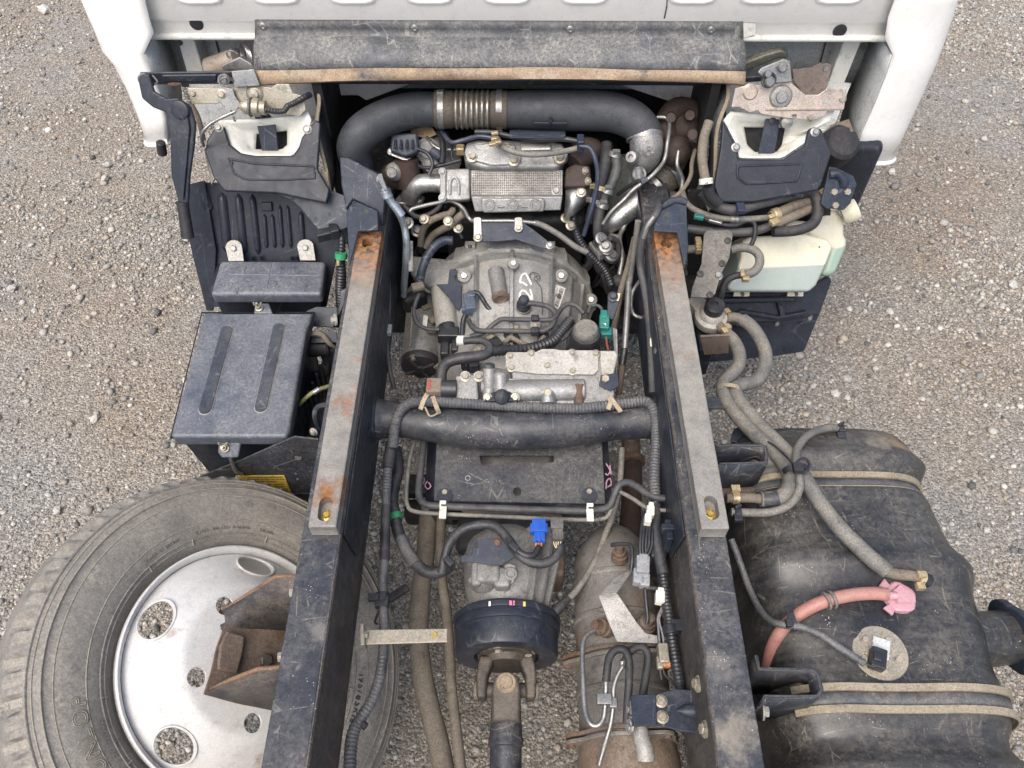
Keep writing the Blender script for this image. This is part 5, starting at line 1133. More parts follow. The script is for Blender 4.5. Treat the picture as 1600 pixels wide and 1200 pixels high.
# selector housing behind the bell
MB().box((GX, .94, .385), .20, .34, .16).build('gear_case', ALUD, gb, bev=.02)
MB().box((GX+.02, 1.0, .505), .26, .16, .12).build('case_shoulder', ALUD, gb, bev=.02)
cpz = slope(860, 565, .652, (0, -.28, .96))
cpo = plate(MB(), [(790, 556), (797, 550), (836, 550), (847, 545), (865, 545), (876, 547), (930, 547), (935, 551), (935, 578), (928, 585), (841, 584), (797, 579), (790, 572)], cpz, .006).build('cover_plate', ALUG, gb, bev=.001)
for x, y in ((797, 556), (830, 552), (894, 551), (931, 552), (799, 574), (855, 571), (895, 579)): bolt(cpo, cpz(x, y, .001), cpz.n, .0062, ZINCY)
plate(MB(), [(793, 559), (797, 553), (836, 553), (847, 548), (936, 548), (962, 549), (960, 640), (800, 640), (800, 588)], cpz, .05, -.0075).build('selector_case', ALU, gb, bev=.004)
plate(MB(), [(936, 547), (962, 547), (966, 555), (958, 590), (940, 590)], cpz, .03, -.003).build('case_shoulder', ALUG, gb, bev=.004)
MB().tube([cpz(795, 594, -.005), cpz(860, 596, -.005), cpz(913, 597, -.005)], .0035, seg=8).build('cast_rib', ALU, gb)
a, c = cpz(780, 612, -.012), cpz(914, 610, -.012); MB().cyl(a, c, .024, seg=24, ch=.003).build('cylinder_body', ALU, gb)
MB().tube([cpz(855, 598, 0), cpz(855, 612, .012)], .003, seg=8).build('cast_rib', ALU, gb)
MB().cyl(cpz(905, 600, .008), cpz(904, 636, -.01), .010, seg=14).build('rusty_plug', RUSTS, gb)
MB().cyl(cpz(856, 617, 0), cpz(857, 632, .0), .016, .017, 16).build('bolt_boss', ALUB, gb); bolt(gb, cpz(856, 614, .012), (0, -.35, .9), .0085, ZINCY)
plate(MB(), [(711, 586), (746, 584), (748, 625), (713, 630)], cpz, .05, .004).build('valve_block', ALU, gb, bev=.005, seg=3)
for x, y in ((727, 588), (748, 588)):
    MB().cyl(cpz(x, y, -.02), cpz(x, y, .006), .011, seg=14).build('bolt_boss', ALU, gb); bolt(gb, cpz(x, y, .007), cpz.n, .0072, ZINCY)
MB().cyl(cpz(764, 625, -.01), cpz(764, 572, .012), .0135, .0125, 18, .003).build('valve_body', ALU, gb)
MB().lathe(cpz(764, 574, .012), (0, .4, .5), [(0, .0125), (.006, .0115), (.008, .009)], 16).build('valve_cap', HOSED, gb)
MB().cyl(cpz(783, 630, -.01), cpz(782, 582, .006), .0165, .015, 18, .003).build('valve_body', ALU, gb)
MB().cyl(cpz(752, 604, -.006), cpz(790, 604, -.006), .014, seg=16).build('cylinder_neck', ALU, gb)
plate(MB(), [(757, 614), (769, 614), (772, 611), (797, 611), (800, 614), (810, 614), (810, 627), (757, 627)], cpz, .016, .014).build('black_sensor', PLAS, gb, bev=.003)
MB().lathe(cpz(784, 620, .014), (0, -.6, .8), [(0, .016), (.008, .014), (.010, .009), (.011, 0)], 16).build('sensor_dome', PLAS, gb)
for x in (762, 805): bolt(gb, cpz(x, 621, .015), (0, -.6, .8), .0062, ZINCY)
pg = thing('solenoid_plug', 'brown and black solenoid plug at the left end of the selector housing', 'plug')
MB().box(cpz(679, 607, .0), .032, .036, .03).build('brown_plug', M('brown plug', (.16, .12, .09), .6, dust=.5), pg, bev=.004); MB().cyl(cpz(690, 608, 0), cpz(713, 608, 0), .019, seg=16).build('black_collar', CONDB, pg)
MB().box(cpz(671, 603, .012), .006, .026, .008).build('red_tab', M('red tab', (.3, .06, .04), .5), pg, bev=.001)
# release bearing sensor can
cn = thing('pressure_canister', 'black cylindrical canister with pale cap on the right of the gearbox', 'canister')
c = Zp(912, 548, .575); MB().lathe(c+V((0, 0, -.02)), (0, -.05, 1), [(0, .040), (.010, .040), (.016, .0355), (.075, .0325), (.085, .030), (.087, .02)], 28).build('can_body', RUB, cn)
MB().lathe(c+V((0, 0, .055)), (0, -.05, 1), [(.008, .0275), (.018, .0275), (.024, .023), (.026, .0)], 22).build('can_cap', HOSE, cn)
MB().lathe(c+V((0, 0, -.024)), (0, -.05, 1), [(0, .044), (.006, .043)], 24).build('can_flange', ALUD, cn)
tc = thing('teal_connector', 'teal green cable connector standing beside the black canister', 'connector')
b = MB(); b.box(Zp(944, 506, .61), .022, .042, .022, Matrix.Rotation(-.08, 3, 'Z')); b.box(Zp(944, 493, .615), .016, .022, .016); b.box(Zp(947, 521, .60), .026, .022, .020); b.build('connector_body', GREEN, tc, bev=.003)
MB().prism([Zp(943, 505, .623), Zp(947, 505, .623), Zp(947, 509, .623)], (0, 0, -.001)).build('white_arrow', PAPER, tc)
hosepx(MB(), [(919, 490, .615), (922, 480, .62), (931, 477, .62), (939, 481, .618), (942, 490, .615)], 2.6).build('lead', HOSED, tc)
hosepx(MB(), [(947, 526, .60), (948, 536, .59), (950, 546, .58)], 2.2).build('red_wire', M('red wire', (.25, .06, .05), .5, dust=.3), tc)
tb2 = thing('connector_bracket', 'pale zinc bracket strip right of the gearbox with black clip plate', 'bracket')
plate(MB(), [(957, 512), (964, 514), (965, 560), (962, 612), (956, 610), (960, 560)], slope(960, 560, .60, (-.5, -.4, .75)), .004).build('strip', ZINC, tb2, bev=.001)
o = plate(MB(), [(938, 586), (966, 582), (968, 604), (954, 610), (936, 602)], slope(950, 595, .645, (0, -.3, .95)), .006).build('clip_plate', BLUEB, tb2, bev=.002); bolt(o, slope(950, 595, .645, (0, -.3, .95))(946, 592, .001), (0, -.3, .95), .0085, ZINCY)
o = plate(MB(), [(950, 458), (966, 456), (970, 466), (958, 500), (948, 496)], slope(958, 475, .62, (-.1, -.4, .9)), .004).build('upright_plate', BLUEB, tb2, bev=.002)
plate(MB(), [(953, 458), (970, 458), (967, 470), (952, 470)], slope(960, 464, .63, (-.1, -.4, .9)), .006).build('brass_tab', BRASS, tb2, bev=.001); bolt(tb2, slope(960, 464, .63, (-.1, -.4, .9))(958, 463, .002), (-.1, -.4, .9), .008, BLKC)
# starter motor
sm = thing('starter_motor', 'grimy starter motor with black end cap left of the bell housing', 'starter motor')
a, c = V((-.229, 1.40, .445)), V((-.226, 1.172, .437))
MB().cyl(a, a+(c-a)*.36, .046, .044, 28, .004).build('nose_casting', ALUD, sm)
MB().cyl(a+(c-a)*.36, a+(c-a)*.70, .044, seg=28).build('field_case', ALUD, sm)
MB().cyl(a+(c-a)*.70, c, .0445, seg=28).build('brush_case', ALUD, sm)
d = (c-a).normalized(); MB().lathe(c, d, [(-.012, .047), (0, .047), (.006, .044), (.010, .030), (.011, .013), (.017, .012), (.018, 0)], 30).build('end_cap', RUB, sm)
for k in range(4): t = k*pi/2+.5; MB().box(c+V((cos(t)*.026, -.011, sin(t)*.026)), .030, .006, .006, Matrix.Rotation(-t, 3, 'Y')).build('cap_rib', HOSED, sm, bev=.001)
for t in (.15, 1.9, 4.2): bolt(sm, c+V((cos(t)*.039, -.008, sin(t)*.039)), (0, -1, .1), .006, ZINCY)
MB().prism([Zp(662, 493, .492), Zp(669, 495, .493), Zp(667, 511, .49), Zp(660, 510, .49)], (0, 0, .003)).build('white_label', PAPER, sm)
for x, y in ((676, 500), (674, 516), (665, 480)): MB().box(Zp(x, y, .488), .016, .02, .006, Matrix.Rotation(x, 3, 'Z')).build('peeling_patch', HOSET, sm, bev=.002)
a, c = Zp(690, 452, .53), Zp(699, 512, .525); MB().cyl(a, c, .0265, seg=24, ch=.002).build('solenoid', ALUG, sm)
d = c-a; MB().cyl(c, c+d.normalized()*.035, .026, .024, 20).box(c+d.normalized()*.03+V((0, 0, .01)), .05, .03, .03).box(c+d.normalized()*.055+V((-.012, 0, -.01)), .02, .05, .03).box(c+d.normalized()*.055+V((.012, 0, -.005)), .018, .04, .035).build('terminal_cover', CONDB, sm, bev=.004)
plate(MB(), [(681, 444), (700, 443), (702, 421), (712, 419), (716, 428), (709, 430), (712, 437), (721, 444), (721, 479), (716, 486), (700, 463)], slope(705, 450, .575, (-.1, -.3, .95)), .004).build('cable_bracket', BLUEB, sm, bev=.002)
b = MB(); b.box(Zp(648, 470, .50), .06, .03, .05, Matrix.Rotation(.4, 3, 'Z')); b.build('mount_ear', DARK, sm, bev=.01)
# harness on the gearbox
H('gearbox_harness', [(689, 600, .60), (690, 580, .61), (700, 566, .615), (720, 560, .62), (745, 557, .622), (762, 552, .622), (765, 541, .622), (755, 533, .62), (738, 532, .615), (725, 533, .61)], [9, 9, 9, 9.5, 9, 8, 7, 6, 6, 6], TAPE, 'taped black harness curling beside the solenoid on the gearbox', 'wiring', seg=12)
MB().cyl(Zp(716, 532, .608), Zp(726, 532, .612), .011, seg=12).build('white_sleeve', PAPER, bpy.data.objects['gearbox_harness'])
H('gearbox_loom', [(765, 549, .615), (790, 547, .62), (820, 546, .622), (846, 540, .62), (866, 531, .615), (880, 515, .61), (890, 502, .605)], 8.5, CONDB, 'thick black loom running across behind the fluid pipe', 'wiring', corr=.008, seg=12)
H('small_hose', [(788, 536, .60), (798, 528, .60), (815, 536, .60), (835, 541, .61), (850, 527, .60)], 4, HOSET, 'small muddy hose under the gearbox fluid pipe')
for x, y in ((768, 527), (806, 512), (862, 505), (748, 545)): bolt(gb, Zp(x, y, .585), (0, -.2, 1), .0075, ZINCY)
b = MB()
for x, y, w in ((775, 540, .03), (800, 530, .035), (850, 532, .03), (740, 570, .03), (728, 572, .02)): b.box(Zp(x, y, .575), w, w*.8, .03, Matrix.Rotation(x, 3, 'Z'))
b.build('small_blocks', CONDB, gb, bev=.004)
# ------------------------------------------------------------------ rear of the gearbox, parking brake, propeller shaft
TX, TZ = -.013, .42
b = MB(); b.lathe((TX, .80, TZ), (0, -1, 0), [(.06, .05), (.085, .082), (.10, .090), (.11, .090), (.17, .086), (.235, .072), (.25, .06)], 40); b.build('tail_housing', ALUD, gb, angle=32)
for a0 in (.55, .85, 1.15):
    n = V((sin(a0), 0, cos(a0))); s_ = V((cos(a0), 0, -sin(a0))); c = V((TX, 0, TZ))
    MB().loft([[c+n*r0+V((0, y, 0))-s_*.004, c+n*r1+V((0, y, 0))-s_*.003, c+n*r1+V((0, y, 0))+s_*.003, c+n*r0+V((0, y, 0))+s_*.004] for y, r0, r1 in ((.72, .08, .125), (.66, .07, .112), (.56, .06, .085))], False, True).build('tail_fin', ALUD, gb)
MB().cyl(Zp(753, 898, .50), Zp(757, 918, .48), .030, .026, 18, .004).build('cast_boss', ALUD, gb)
MB().box(Zp(763, 893, .515), .045, .05, .03).box(Zp(785, 905, .51), .03, .04, .03).box(Zp(745, 900, .505), .02, .05, .04).build('cast_boss', ALUD, gb, bev=.007, seg=3)
bolt(gb, Zp(737, 906, .50), (-1, -.1, .2), .009, ALUD)
q = slope(798, 897, .53, (0, -.7, .71))
o = plate(MB(), [(788, 884), (795, 881), (806, 884), (809, 895), (803, 912), (796, 914), (789, 896)], q, .010).build('lifting_lug', ALUD, gb, bev=.003)
MB().torus(q(798, 896, .001), q.n, .010, .0032, 18, 6).build('lug_ring', ALUD, o); MB().cyl(q(797, 908, .0005), q(797, 908, -.003), .003, seg=10).build('lug_hole', INK, o)
MB().box(Zp(790, 838, .44), .20, .08, .05).build('tail_shoulder', DARK, gb, bev=.015)
MB().box((TX+.09, .72, .40), .05, .16, .10).build('tail_shoulder', RUSTS, gb, bev=.012)
hp = slope(770, 862, .545, (0, -.25, .97))
o = plate(MB(), [(739, 845), (767, 840), (788, 844), (811, 863), (805, 870), (784, 883), (767, 883), (738, 878), (720, 878), (720, 868), (737, 866)], hp, .004).build('harness_plate', BLUEB, gb, bev=.001)
bolt(o, hp(777, 848, .001), hp.n, .0075, RUSTS); MB().cyl(hp(777, 873, .0006), hp(777, 873, -.002), .005, seg=12).build('plate_hole', INK, o); MB().box(hp(744, 851, .001), .007, .012, .001).build('plate_slot', INK, o)
pk = thing('parking_brake_drum', 'black parking brake drum behind the gearbox with pink and yellow paint dabs', 'brake drum')
DY = .553
b = MB(); b.lathe((TX, DY, TZ), (0, -1, 0), [(-.012, .06), (-.012, .097), (-.006, .1035), (0, .1045), (.004, .1035), (.005, .099), (.009, .099), (.010, .1015), (.016, .1025), (.022, .1015), (.023, .098), (.062, .0975), (.068, .094), (.069, .088), (.067, .062), (.060, .058), (.060, .0)], 64)
b.build('drum', BLKC, pk, angle=30)
def drum_pt(px, py, lift=.0005): 
    lo, hi = .8, 2.2; d = ray(px, py); prev = lo
    for k in range(300):
        t = lo+(hi-lo)*k/299; p = CAMP+d*t
        if hypot(p.x-TX, p.z-TZ) < .1045 and DY-.02 < p.y < DY+.012: break
    return p+V((0, 0, lift))
for px, m_, w in ((806, REDP, .005), (811, REDP, .003), (827, M('yellow paint dab', (.55, .40, .12), .6), .005), (774, CHALK, .004)):
    a = math.asin((px-800)/86*.99); n = V((sin(a), 0, cos(a))); c = V((TX, DY-.0005, TZ))+n*.1046; MB().box(c, w, .009, .0008, Matrix.Rotation(a, 3, 'Y')).build('paint_dab', m_, pk)
ps = thing('propeller_shaft', 'dusty propeller shaft with tan universal joint running from the brake drum', 'propeller shaft')
dr = V((0, -1, -.10)).normalized(); o0 = V((TX, DY-.060, TZ))
MB().lathe(o0, (0, -1, 0), [(0, .055), (.008, .055), (.009, .042), (.02, .036)], 28).build('joint_flange', GREASE, ps)
for a in (.4, 1.9, 3.5, 5.0):
    p = o0+V((cos(a)*.044, -.008, sin(a)*.044)); bolt(ps, p, (0, -1, 0), .0085, ZINCY if a < 3 else RUSTS)
for s_ in (-1, 1):
    b = MB(); b.loft([[o0+V((s_*.020, -.01, .022)), o0+V((s_*.050, -.01, .026)), o0+V((s_*.050, -.01, -.026)), o0+V((s_*.020, -.01, -.022))],
                      [o0+V((s_*.034, -.045, .020)), o0+V((s_*.056, -.045, .022)), o0+V((s_*.056, -.045, -.022)), o0+V((s_*.034, -.045, -.020))],
                      [o0+V((s_*.036, -.085, .016)), o0+V((s_*.054, -.085, .018)), o0+V((s_*.054, -.085, -.018)), o0+V((s_*.036, -.085, -.016))]], True, True)
    b.build('flange_fork', GREASE, ps, bev=.006, seg=3)
jc = o0+V((0, -.066, -.004))
MB().cyl(jc+V((-.050, 0, 0)), jc+V((.050, 0, 0)), .014, seg=16).cyl(jc+V((0, 0, -.048)), jc+V((0, 0, .046)), .014, seg=16).build('joint_cross', GREASE, ps)
MB().cyl(jc+V((0, 0, .036)), jc+V((0, 0, .051)), .0195, .0185, 22, .002).lathe(jc+V((0, 0, .0515)), (0, 0, 1), [(0, .012), (.002, .011), (.002, 0)], 16).build('bearing_cup', M('tan bearing cup', (.25, .19, .12), .6, .2, dust=.6), ps)
for s_ in (-1, 1): MB().cyl(jc+V((s_*.046, 0, 0)), jc+V((s_*.060, 0, 0)), .018, .017, 18, .002).build('bearing_cup', HOSET, ps)
sb_ = o0+V((0, -.125, -.016))
for s_ in (-1, 1):
    MB().loft([[jc+V((-.022, .014, s_*.030)), jc+V((.022, .014, s_*.030)), jc+V((.022, .014, s_*.048)), jc+V((-.022, .014, s_*.048))],
               [jc+V((-.026, -.014, s_*.027)), jc+V((.026, -.014, s_*.027)), jc+V((.026, -.014, s_*.047)), jc+V((-.026, -.014, s_*.047))],
               [sb_+V((-.030, 0, s_*.004)), sb_+V((.030, 0, s_*.004)), sb_+V((.024, 0, s_*.028)), sb_+V((-.024, 0, s_*.028))]], True, True).build('shaft_fork', GREASE, ps, bev=.006, seg=3)
MB().lathe(sb_+V((0, .012, 0)), dr, [(0, .024), (.012, .029), (.030, .030), (.034, .032), (.046, .032), (.048, .0285), (.80, .0285)], 32).build('shaft_tube', BLK, ps)
# muddy pipes running under the frame
H('brake_pipe', [(670, 780, .36), (668, 830, .34), (663, 880, .33), (657, 930, .32), (654, 985, .31), (659, 1050, .31), (672, 1110, .31), (685, 1160, .31), (700, 1240, .31)], 15.5, HOSET, 'thick muddy pipe hanging left of the propeller shaft', 'pipe', seg=20)
H('brake_pipe', [(690, 800, .38), (688, 850, .36), (690, 900, .35), (697, 950, .34), (702, 1010, .34), (706, 1080, .34), (714, 1150, .34), (724, 1240, .34)], 8, HOSET, 'thin muddy pipe beside the thick one, left of the propeller shaft', 'pipe', seg=14)
MB().cyl(Zp(640, 800, .33), Zp(712, 800, .36), .028, seg=16).build('cross_pipe', DARK, fr)
MB().box(Zp(690, 760, .36), .16, .05, .03).build('pipe_hanger', DARK, fr, bev=.006)
H('park_brake_cable', [(972, 700, .50), (968, 760, .48), (958, 803, .47), (947, 832, .47), (928, 880, .465), (905, 917, .46), (888, 936, .46), (875, 948, .46)], 5.2, HOSE, 'ribbed grey parking brake cable reaching the drum from the right', 'cable', corr=.005, amp=.06)
pc = bpy.data.objects['park_brake_cable']
hosepx(MB(), [(889, 934, .461), (876, 947, .46), (868, 955, .455)], [6, 8, 9]).build('cable_boot', RUB, pc)
# harness behind the shield plate
o = H('tail_harness', [(611, 775, .50), (616, 800, .495), (622, 830, .49), (636, 862, .485), (660, 890, .485), (684, 894, .49), (703, 884, .50)], 9.5, TAPE, 'thick taped harness with green band swinging under the frame to the gearbox tail', 'wiring', seg=14)
hosepx(MB(), [(617, 803, .4945), (619, 812, .493)], 10.6, seg=16).build('green_band', GREENT, o)
hosepx(MB(), [(626, 840, .489), (636, 862, .486), (650, 882, .486)], 10, seg=14).build('dusty_sleeve', COND, o)
H('tail_loom', [(690, 895, .52), (695, 872, .535), (703, 848, .545), (722, 828, .55), (748, 820, .555), (772, 822, .558), (790, 838, .56), (805, 858, .56), (820, 874, .558), (843, 881, .555), (864, 874, .555), (875, 858, .555), (873, 846, .555)], 7.4, TAPE, 'taped black loom looping over the gearbox tail to the connectors', 'wiring', seg=12)
H('tail_branch', [(790, 838, .562), (806, 858, .565), (822, 868, .565), (836, 866, .562), (842, 854, .56)], 5.5, CONDB, 'short black branch of the loom under the blue connector', 'wiring')
for x, y in ((803, 856), (702, 879)): MB().box(Zp(x, y, .563), .022, .014, .02, Matrix.Rotation(-.8, 3, 'Z')).build('tape_wrap', CONDB, bpy.data.objects['tail_loom'], bev=.003)
bc = thing('blue_connector', 'bright blue cable connector plugged in behind the shield plate', 'connector')
b = MB(); b.box(Zp(842, 824, .57), .026, .026, .022); b.box(Zp(843, 840, .568), .020, .018, .020); b.box(Zp(831, 827, .57), .006, .018, .016); b.box(Zp(853, 827, .57), .006, .018, .016)
for x in (836, 843, 850): b.box(Zp(x, 840, .579), .004, .015, .002)
b.build('connector_body', BLUE, bc, bev=.0018)
for x, m_ in ((838, 'orange wire'), (842, 'orange wire'), (846, 'orange wire')):
    hosepx(MB(), [(x, 848, .565), (x-1, 856, .56), (838, 862, .555)], 1.3).build('wire', M(m_, (.45, .16, .04), .5), bc)
gc = thing('grey_connector', 'dark grey cable connector right next to the blue one', 'connector')
b = MB(); b.box(Zp(870, 821, .57), .024, .022, .022); b.box(Zp(871, 836, .568), .020, .024, .020)
for x in (866, 871, 876): b.box(Zp(x, 836, .579), .0035, .018, .002)
b.build('connector_body', M('dark grey connector', (.07, .07, .068), .5, dust=.4), gc, bev=.002)
for k in range(4): hosepx(MB(), [(865+k*4, 845, .565), (866+k*3, 851, .562), (871+k, 860, .558)], .9).build('wire', BRASS, gc)
# conduit over the cross tube and along both rails
H('tube_conduit', [(614, 700, .585), (616, 672, .60), (622, 648, .615), (634, 634, .622), (652, 628, .625), (690, 628, .625), (760, 632, .623), (840, 637, .622), (900, 638, .622), (940, 635, .624), (985, 629, .625), (1006, 627, .625), (1018, 634, .622), (1024, 652, .61), (1026, 680, .60), (1024, 712, .595), (1022, 745, .59), (1024, 778, .585)], 8.2, COND, 'long grey ribbed conduit lying over the round cross tube', 'conduit', corr=.0065, amp=.10, seg=14, n=7)
tcn = bpy.data.objects['tube_conduit']
for l in ([(657, 640, .628), (664, 622, .636), (672, 612, .636), (676, 617, .63)], [(676, 620, .635), (682, 636, .632), (686, 646, .618)], [(950, 640, .632), (954, 628, .637), (950, 622, .634)], [(953, 622, .637), (960, 630, .637), (970, 644, .636)]):
    MB().ribbon(pts(l), (0, -.3, 1), .009, .002).build('tie_wrap', TIEB, tcn)
MB().tube(pts([(664, 636, .63), (672, 650, .622), (684, 646, .622)]), .002, seg=6).build('tie_tail', TIEB, tcn)
H('rail_harness', [(612, 700, .56), (607, 725, .555), (604, 760, .55), (603, 800, .545), (601, 840, .54), (600, 880, .535), (598, 920, .53), (599, 950, .53), (600, 1000, .525), (595, 1050, .52), (583, 1090, .515), (565, 1120, .512), (553, 1142, .51), (548, 1170, .51), (546, 1220, .51)], [8, 8, 8, 7, 7.5, 7, 7, 7, 7.5, 8, 8, 8.5, 9, 9, 9], COND, 'long ribbed harness clipped along the inside of the left rail', 'wiring', corr=.0065, amp=.08, seg=14)
rh = bpy.data.objects['rail_harness']
hosepx(MB(), [(603, 790, .546), (602, 830, .542), (601, 876, .536)], 7.8, seg=12).build('tape_wrap', TAPE, rh)
hosepx(MB(), [(552, 1138, .511), (560, 1128, .513), (572, 1136, .512)], 6).build('tie_tail', RUB, rh)
hosepx(MB(), [(612, 690, .57), (609, 712, .56), (606, 732, .556)], 9.5, seg=12).build('tape_wrap', TAPE, rh)
MB().lathe(Zp(598, 928, .53), (0, -1, 0), [(0, .012), (0, .014), (.016, .014), (.016, .012)], 16).box(Zp(597, 942, .53), .024, .018, .02).box(Zp(584, 934, .54), .02, .012, .016).build('band_clamp', CONDB, rh, bev=.001)
MB().tube(pts([(594, 950, .53), (589, 962, .52), (586, 972, .51), (590, 975, .51)]), .0024, seg=6).build('clip_wire', RUB, rh)
MB().box(Zp(617, 930, .42), .06, .016, .012, Matrix.Rotation(.6, 3, 'Z')).build('clip_tail', RUB, rh, bev=.003)
H('inner_harness', [(618, 700, .52), (622, 730, .51), (616, 760, .505), (612, 785, .50)], 9, TAPE, 'bulky black taped harness hanging behind the cross tube at the left', 'wiring', corr=.02, amp=.08, seg=12)
H('frame_pipe', [(650, 684, .53), (643, 705, .53), (638, 735, .53), (635, 770, .53), (637, 790, .532), (648, 799, .534), (690, 803, .535), (800, 808, .535), (900, 812, .535), (940, 811, .535), (952, 803, .538), (958, 782, .545), (963, 768, .552), (972, 770, .56), (990, 780, .57), (1010, 793, .58), (1030, 797, .585), (1061, 797, .59)], 3.4, HOSE, 'thin grey brake line bent round the shield plate', 'pipe', n=7)
H('frame_hose', [(663, 684, .535), (659, 720, .535), (655, 755, .535), (655, 775, .536), (664, 787, .538), (690, 791, .54), (800, 795, .54), (900, 798, .54), (938, 796, .54), (953, 790, .545), (960, 774, .555), (968, 758, .565), (982, 754, .575), (998, 762, .58), (1012, 772, .585), (1030, 778, .59), (1060, 779, .59)], 5.8, HOSED, 'dark brake hose bent round the shield plate above the thin line', 'hose', n=7, seg=14)
for x, y in ((692, 796), (922, 800)):
    c = thing('pipe_clip', ('ivory clip holding two brake lines at the left corner of the shield plate' if x < 800 else 'ivory clip holding two brake lines at the right corner of the shield plate'), 'clip', None)
    b = MB(); b.box(Zp(x, y-11, .548), .013, .008, .004); b.box(Zp(x, y+5, .548), .014, .026, .006); b.box(Zp(x-4, y-6, .546), .004, .012, .004); b.build('clip_body', CLIPW, c, bev=.0015)
# ------------------------------------------------------------------ exhaust filter on the right
ex = thing('exhaust_filter', 'heat stained tan exhaust filter canister with flanges beside the right rail', 'exhaust')
EX, EZ = .206, .40
RS = .88
b = MB(); b.lathe((EX, .70, EZ), (0, -1, 0), [(-.06, .035*RS), (-.05, .05*RS), (-.02, .075*RS), (.0, .088*RS), (.02, .094*RS), (.055, .095*RS), (.057, .098*RS), (.063, .098*RS), (.066, .095*RS), (.135, .096*RS), (.138, .1*RS), (.144, .1*RS), (.147, .096*RS), (.23, .096*RS)], 48)
b.build('front_can', EXH, ex, angle=28)
MB().lathe((EX, .478, EZ), (0, -1, 0), [(0, .096*RS), (.05, .097*RS), (.053, .100*RS), (.058, .1*RS), (.061, .097*RS), (.14, .097*RS)], 48).build('filter_can', EXH, ex, angle=28)
MB().lathe((EX, .338, EZ), (0, -1, 0), [(0, .097*RS), (.01, .100*RS), (.03, .104*RS), (.12, .104*RS), (.16, .10*RS), (.40, .10*RS)], 48).build('rear_can', M('browner stained steel', (.23, .17, .125), .5, .4, dust=.4, rust=.35, rcol=(.20, .10, .06), specks=.3), ex, angle=28)
def flange(y, name):
    ring = []
    for k in range(48):
        a = 2*pi*k/48; r_ = .092+.022*max(0, cos((a-3.05)*3))**3; ring.append(V((EX+r_*cos(a), y, EZ+r_*sin(a))))
    o = MB().prism(ring, (0, -.007, 0)).build(name, RUSTS, ex, bev=.001); p2 = [q+V((0, -.011, 0)) for q in ring]; MB().prism(p2, (0, -.007, 0)).build(name, EXH, ex, bev=.001)
    for a in (3.05, 3.05-2*pi/3, 3.05+2*pi/3):
        bolt(ex, V((EX+.102*cos(a), y-.018, EZ+.102*sin(a))), (0, -1, 0), .0075, RUSTS)
flange(.492, 'clamp_flange'); flange(.352, 'clamp_flange')
fx = thing('exhaust_flex_pipe', 'rusty exhaust pipe with braided flexible end under the right rail', 'exhaust pipe')
hosepx(MB(), [(985, 675, .36), (986, 700, .36), (987, 722, .36)], 14, seg=24, corr=.004, amp=.05).build('braided_section', RUSTS, fx)
hosepx(MB(), [(987, 718, .36), (988, 745, .36), (986, 800, .37), (984, 850, .385)], [16, 16, 16, 20], seg=24).build('pipe', RUSTD, fx)
MB().lathe(Zp(987, 720, .36), (0, -1, 0), [(-.004, .026), (-.004, .031), (.008, .031), (.008, .026)], 24).build('pipe_collar', RUSTS, fx)
hs = slope(970, 960, .512, (-.1, -.15, 1))
o = plate(MB(), [(936, 932), (964, 926), (996, 974), (1009, 989), (1027, 993), (1028, 1005), (964, 1003), (950, 970)], hs, .0025).build('heat_shield', EXHS, ex, bev=.0008)
plate(MB(), [(936, 931), (961, 903), (986, 890), (985, 896), (963, 926)], slope(961, 915, .528, (-.2, .45, .8)), .0025).build('shield_fold', EXHS, ex)
def exb(px, py, z, d, r_=.015): 
    p = Zp(px, py, z); MB().lathe(p, d, [(-.01, r_*1.25), (.004, r_*1.2), (.006, r_), (.014, r_), (.016, r_*.7), (.03, r_*.6), (.031, 0)], 14).build('sensor_boss', RUSTS, ex)
exb(945, 980, .49, (-.6, -.1, .6)); exb(968, 868, .50, (-.1, .2, 1), .013); exb(1009, 978, .50, (.2, .2, 1), .015)
b = MB(); b.cyl(Zp(930, 987, .50), Zp(940, 982, .497), .010, seg=6); b.build('pipe_nut', RUSTS, ex)
hosepx(MB(), [(938, 983, .50), (925, 987, .51), (914, 996, .515), (910, 1015, .518), (911, 1060, .52), (914, 1108, .522), (921, 1129, .524), (933, 1134, .525), (943, 1122, .528), (946, 1095, .535), (947, 1062, .545)], 4.3).build('steel_pipe', STEEL, ex)
hosepx(MB(), [(936, 1196, .50), (946, 1160, .51), (954, 1132, .52), (958, 1104, .53), (959, 1075, .54), (965, 1055, .545), (974, 1040, .55)], 3.8).build('steel_pipe', STEEL, ex)
b = MB(); b.box(Zp(944, 1093, .54), .026, .018, .014); b.box(Zp(958, 1099, .536), .014, .016, .012); b.build('pipe_clamp', STEEL, ex, bev=.002)
for l, lb in (([(947, 1064, .545), (949, 1045, .555), (952, 1028, .56), (960, 1017, .565), (970, 1014, .567), (979, 1020, .567), (983, 1036, .565), (983, 1060, .56), (981, 1095, .55), (979, 1130, .54)], 'black ribbed hose arching over the exhaust filter, left one of two'),
              ([(973, 1041, .55), (978, 1030, .555), (985, 1018, .56), (997, 1011, .563), (1008, 1014, .563), (1013, 1028, .56), (1010, 1052, .555), (1004, 1088, .548)], 'black ribbed hose arching over the exhaust filter, right one of two')):
    o = H('pressure_hose', l, 6.4, RUB, lb, seg=14)
    hosepx(MB(), [l[0], (l[0][0]-.5, l[0][1]-9, l[0][2]+.005)], 5.6).build('hose_ferrule', STEEL, o)
o = H('wrapped_tube', [(1000, 1138, .53), (1003, 1155, .53), (1008, 1172, .53), (1009, 1188, .525)], [12, 13, 14, 14], M('silver crumpled wrap', (.30, .30, .29), .5, .3, dust=.7, bump=.8, bscale=60), 'crumpled silver wrapped tube end below the exhaust bracket', 'tube', seg=14, corr=.012, amp=.05)
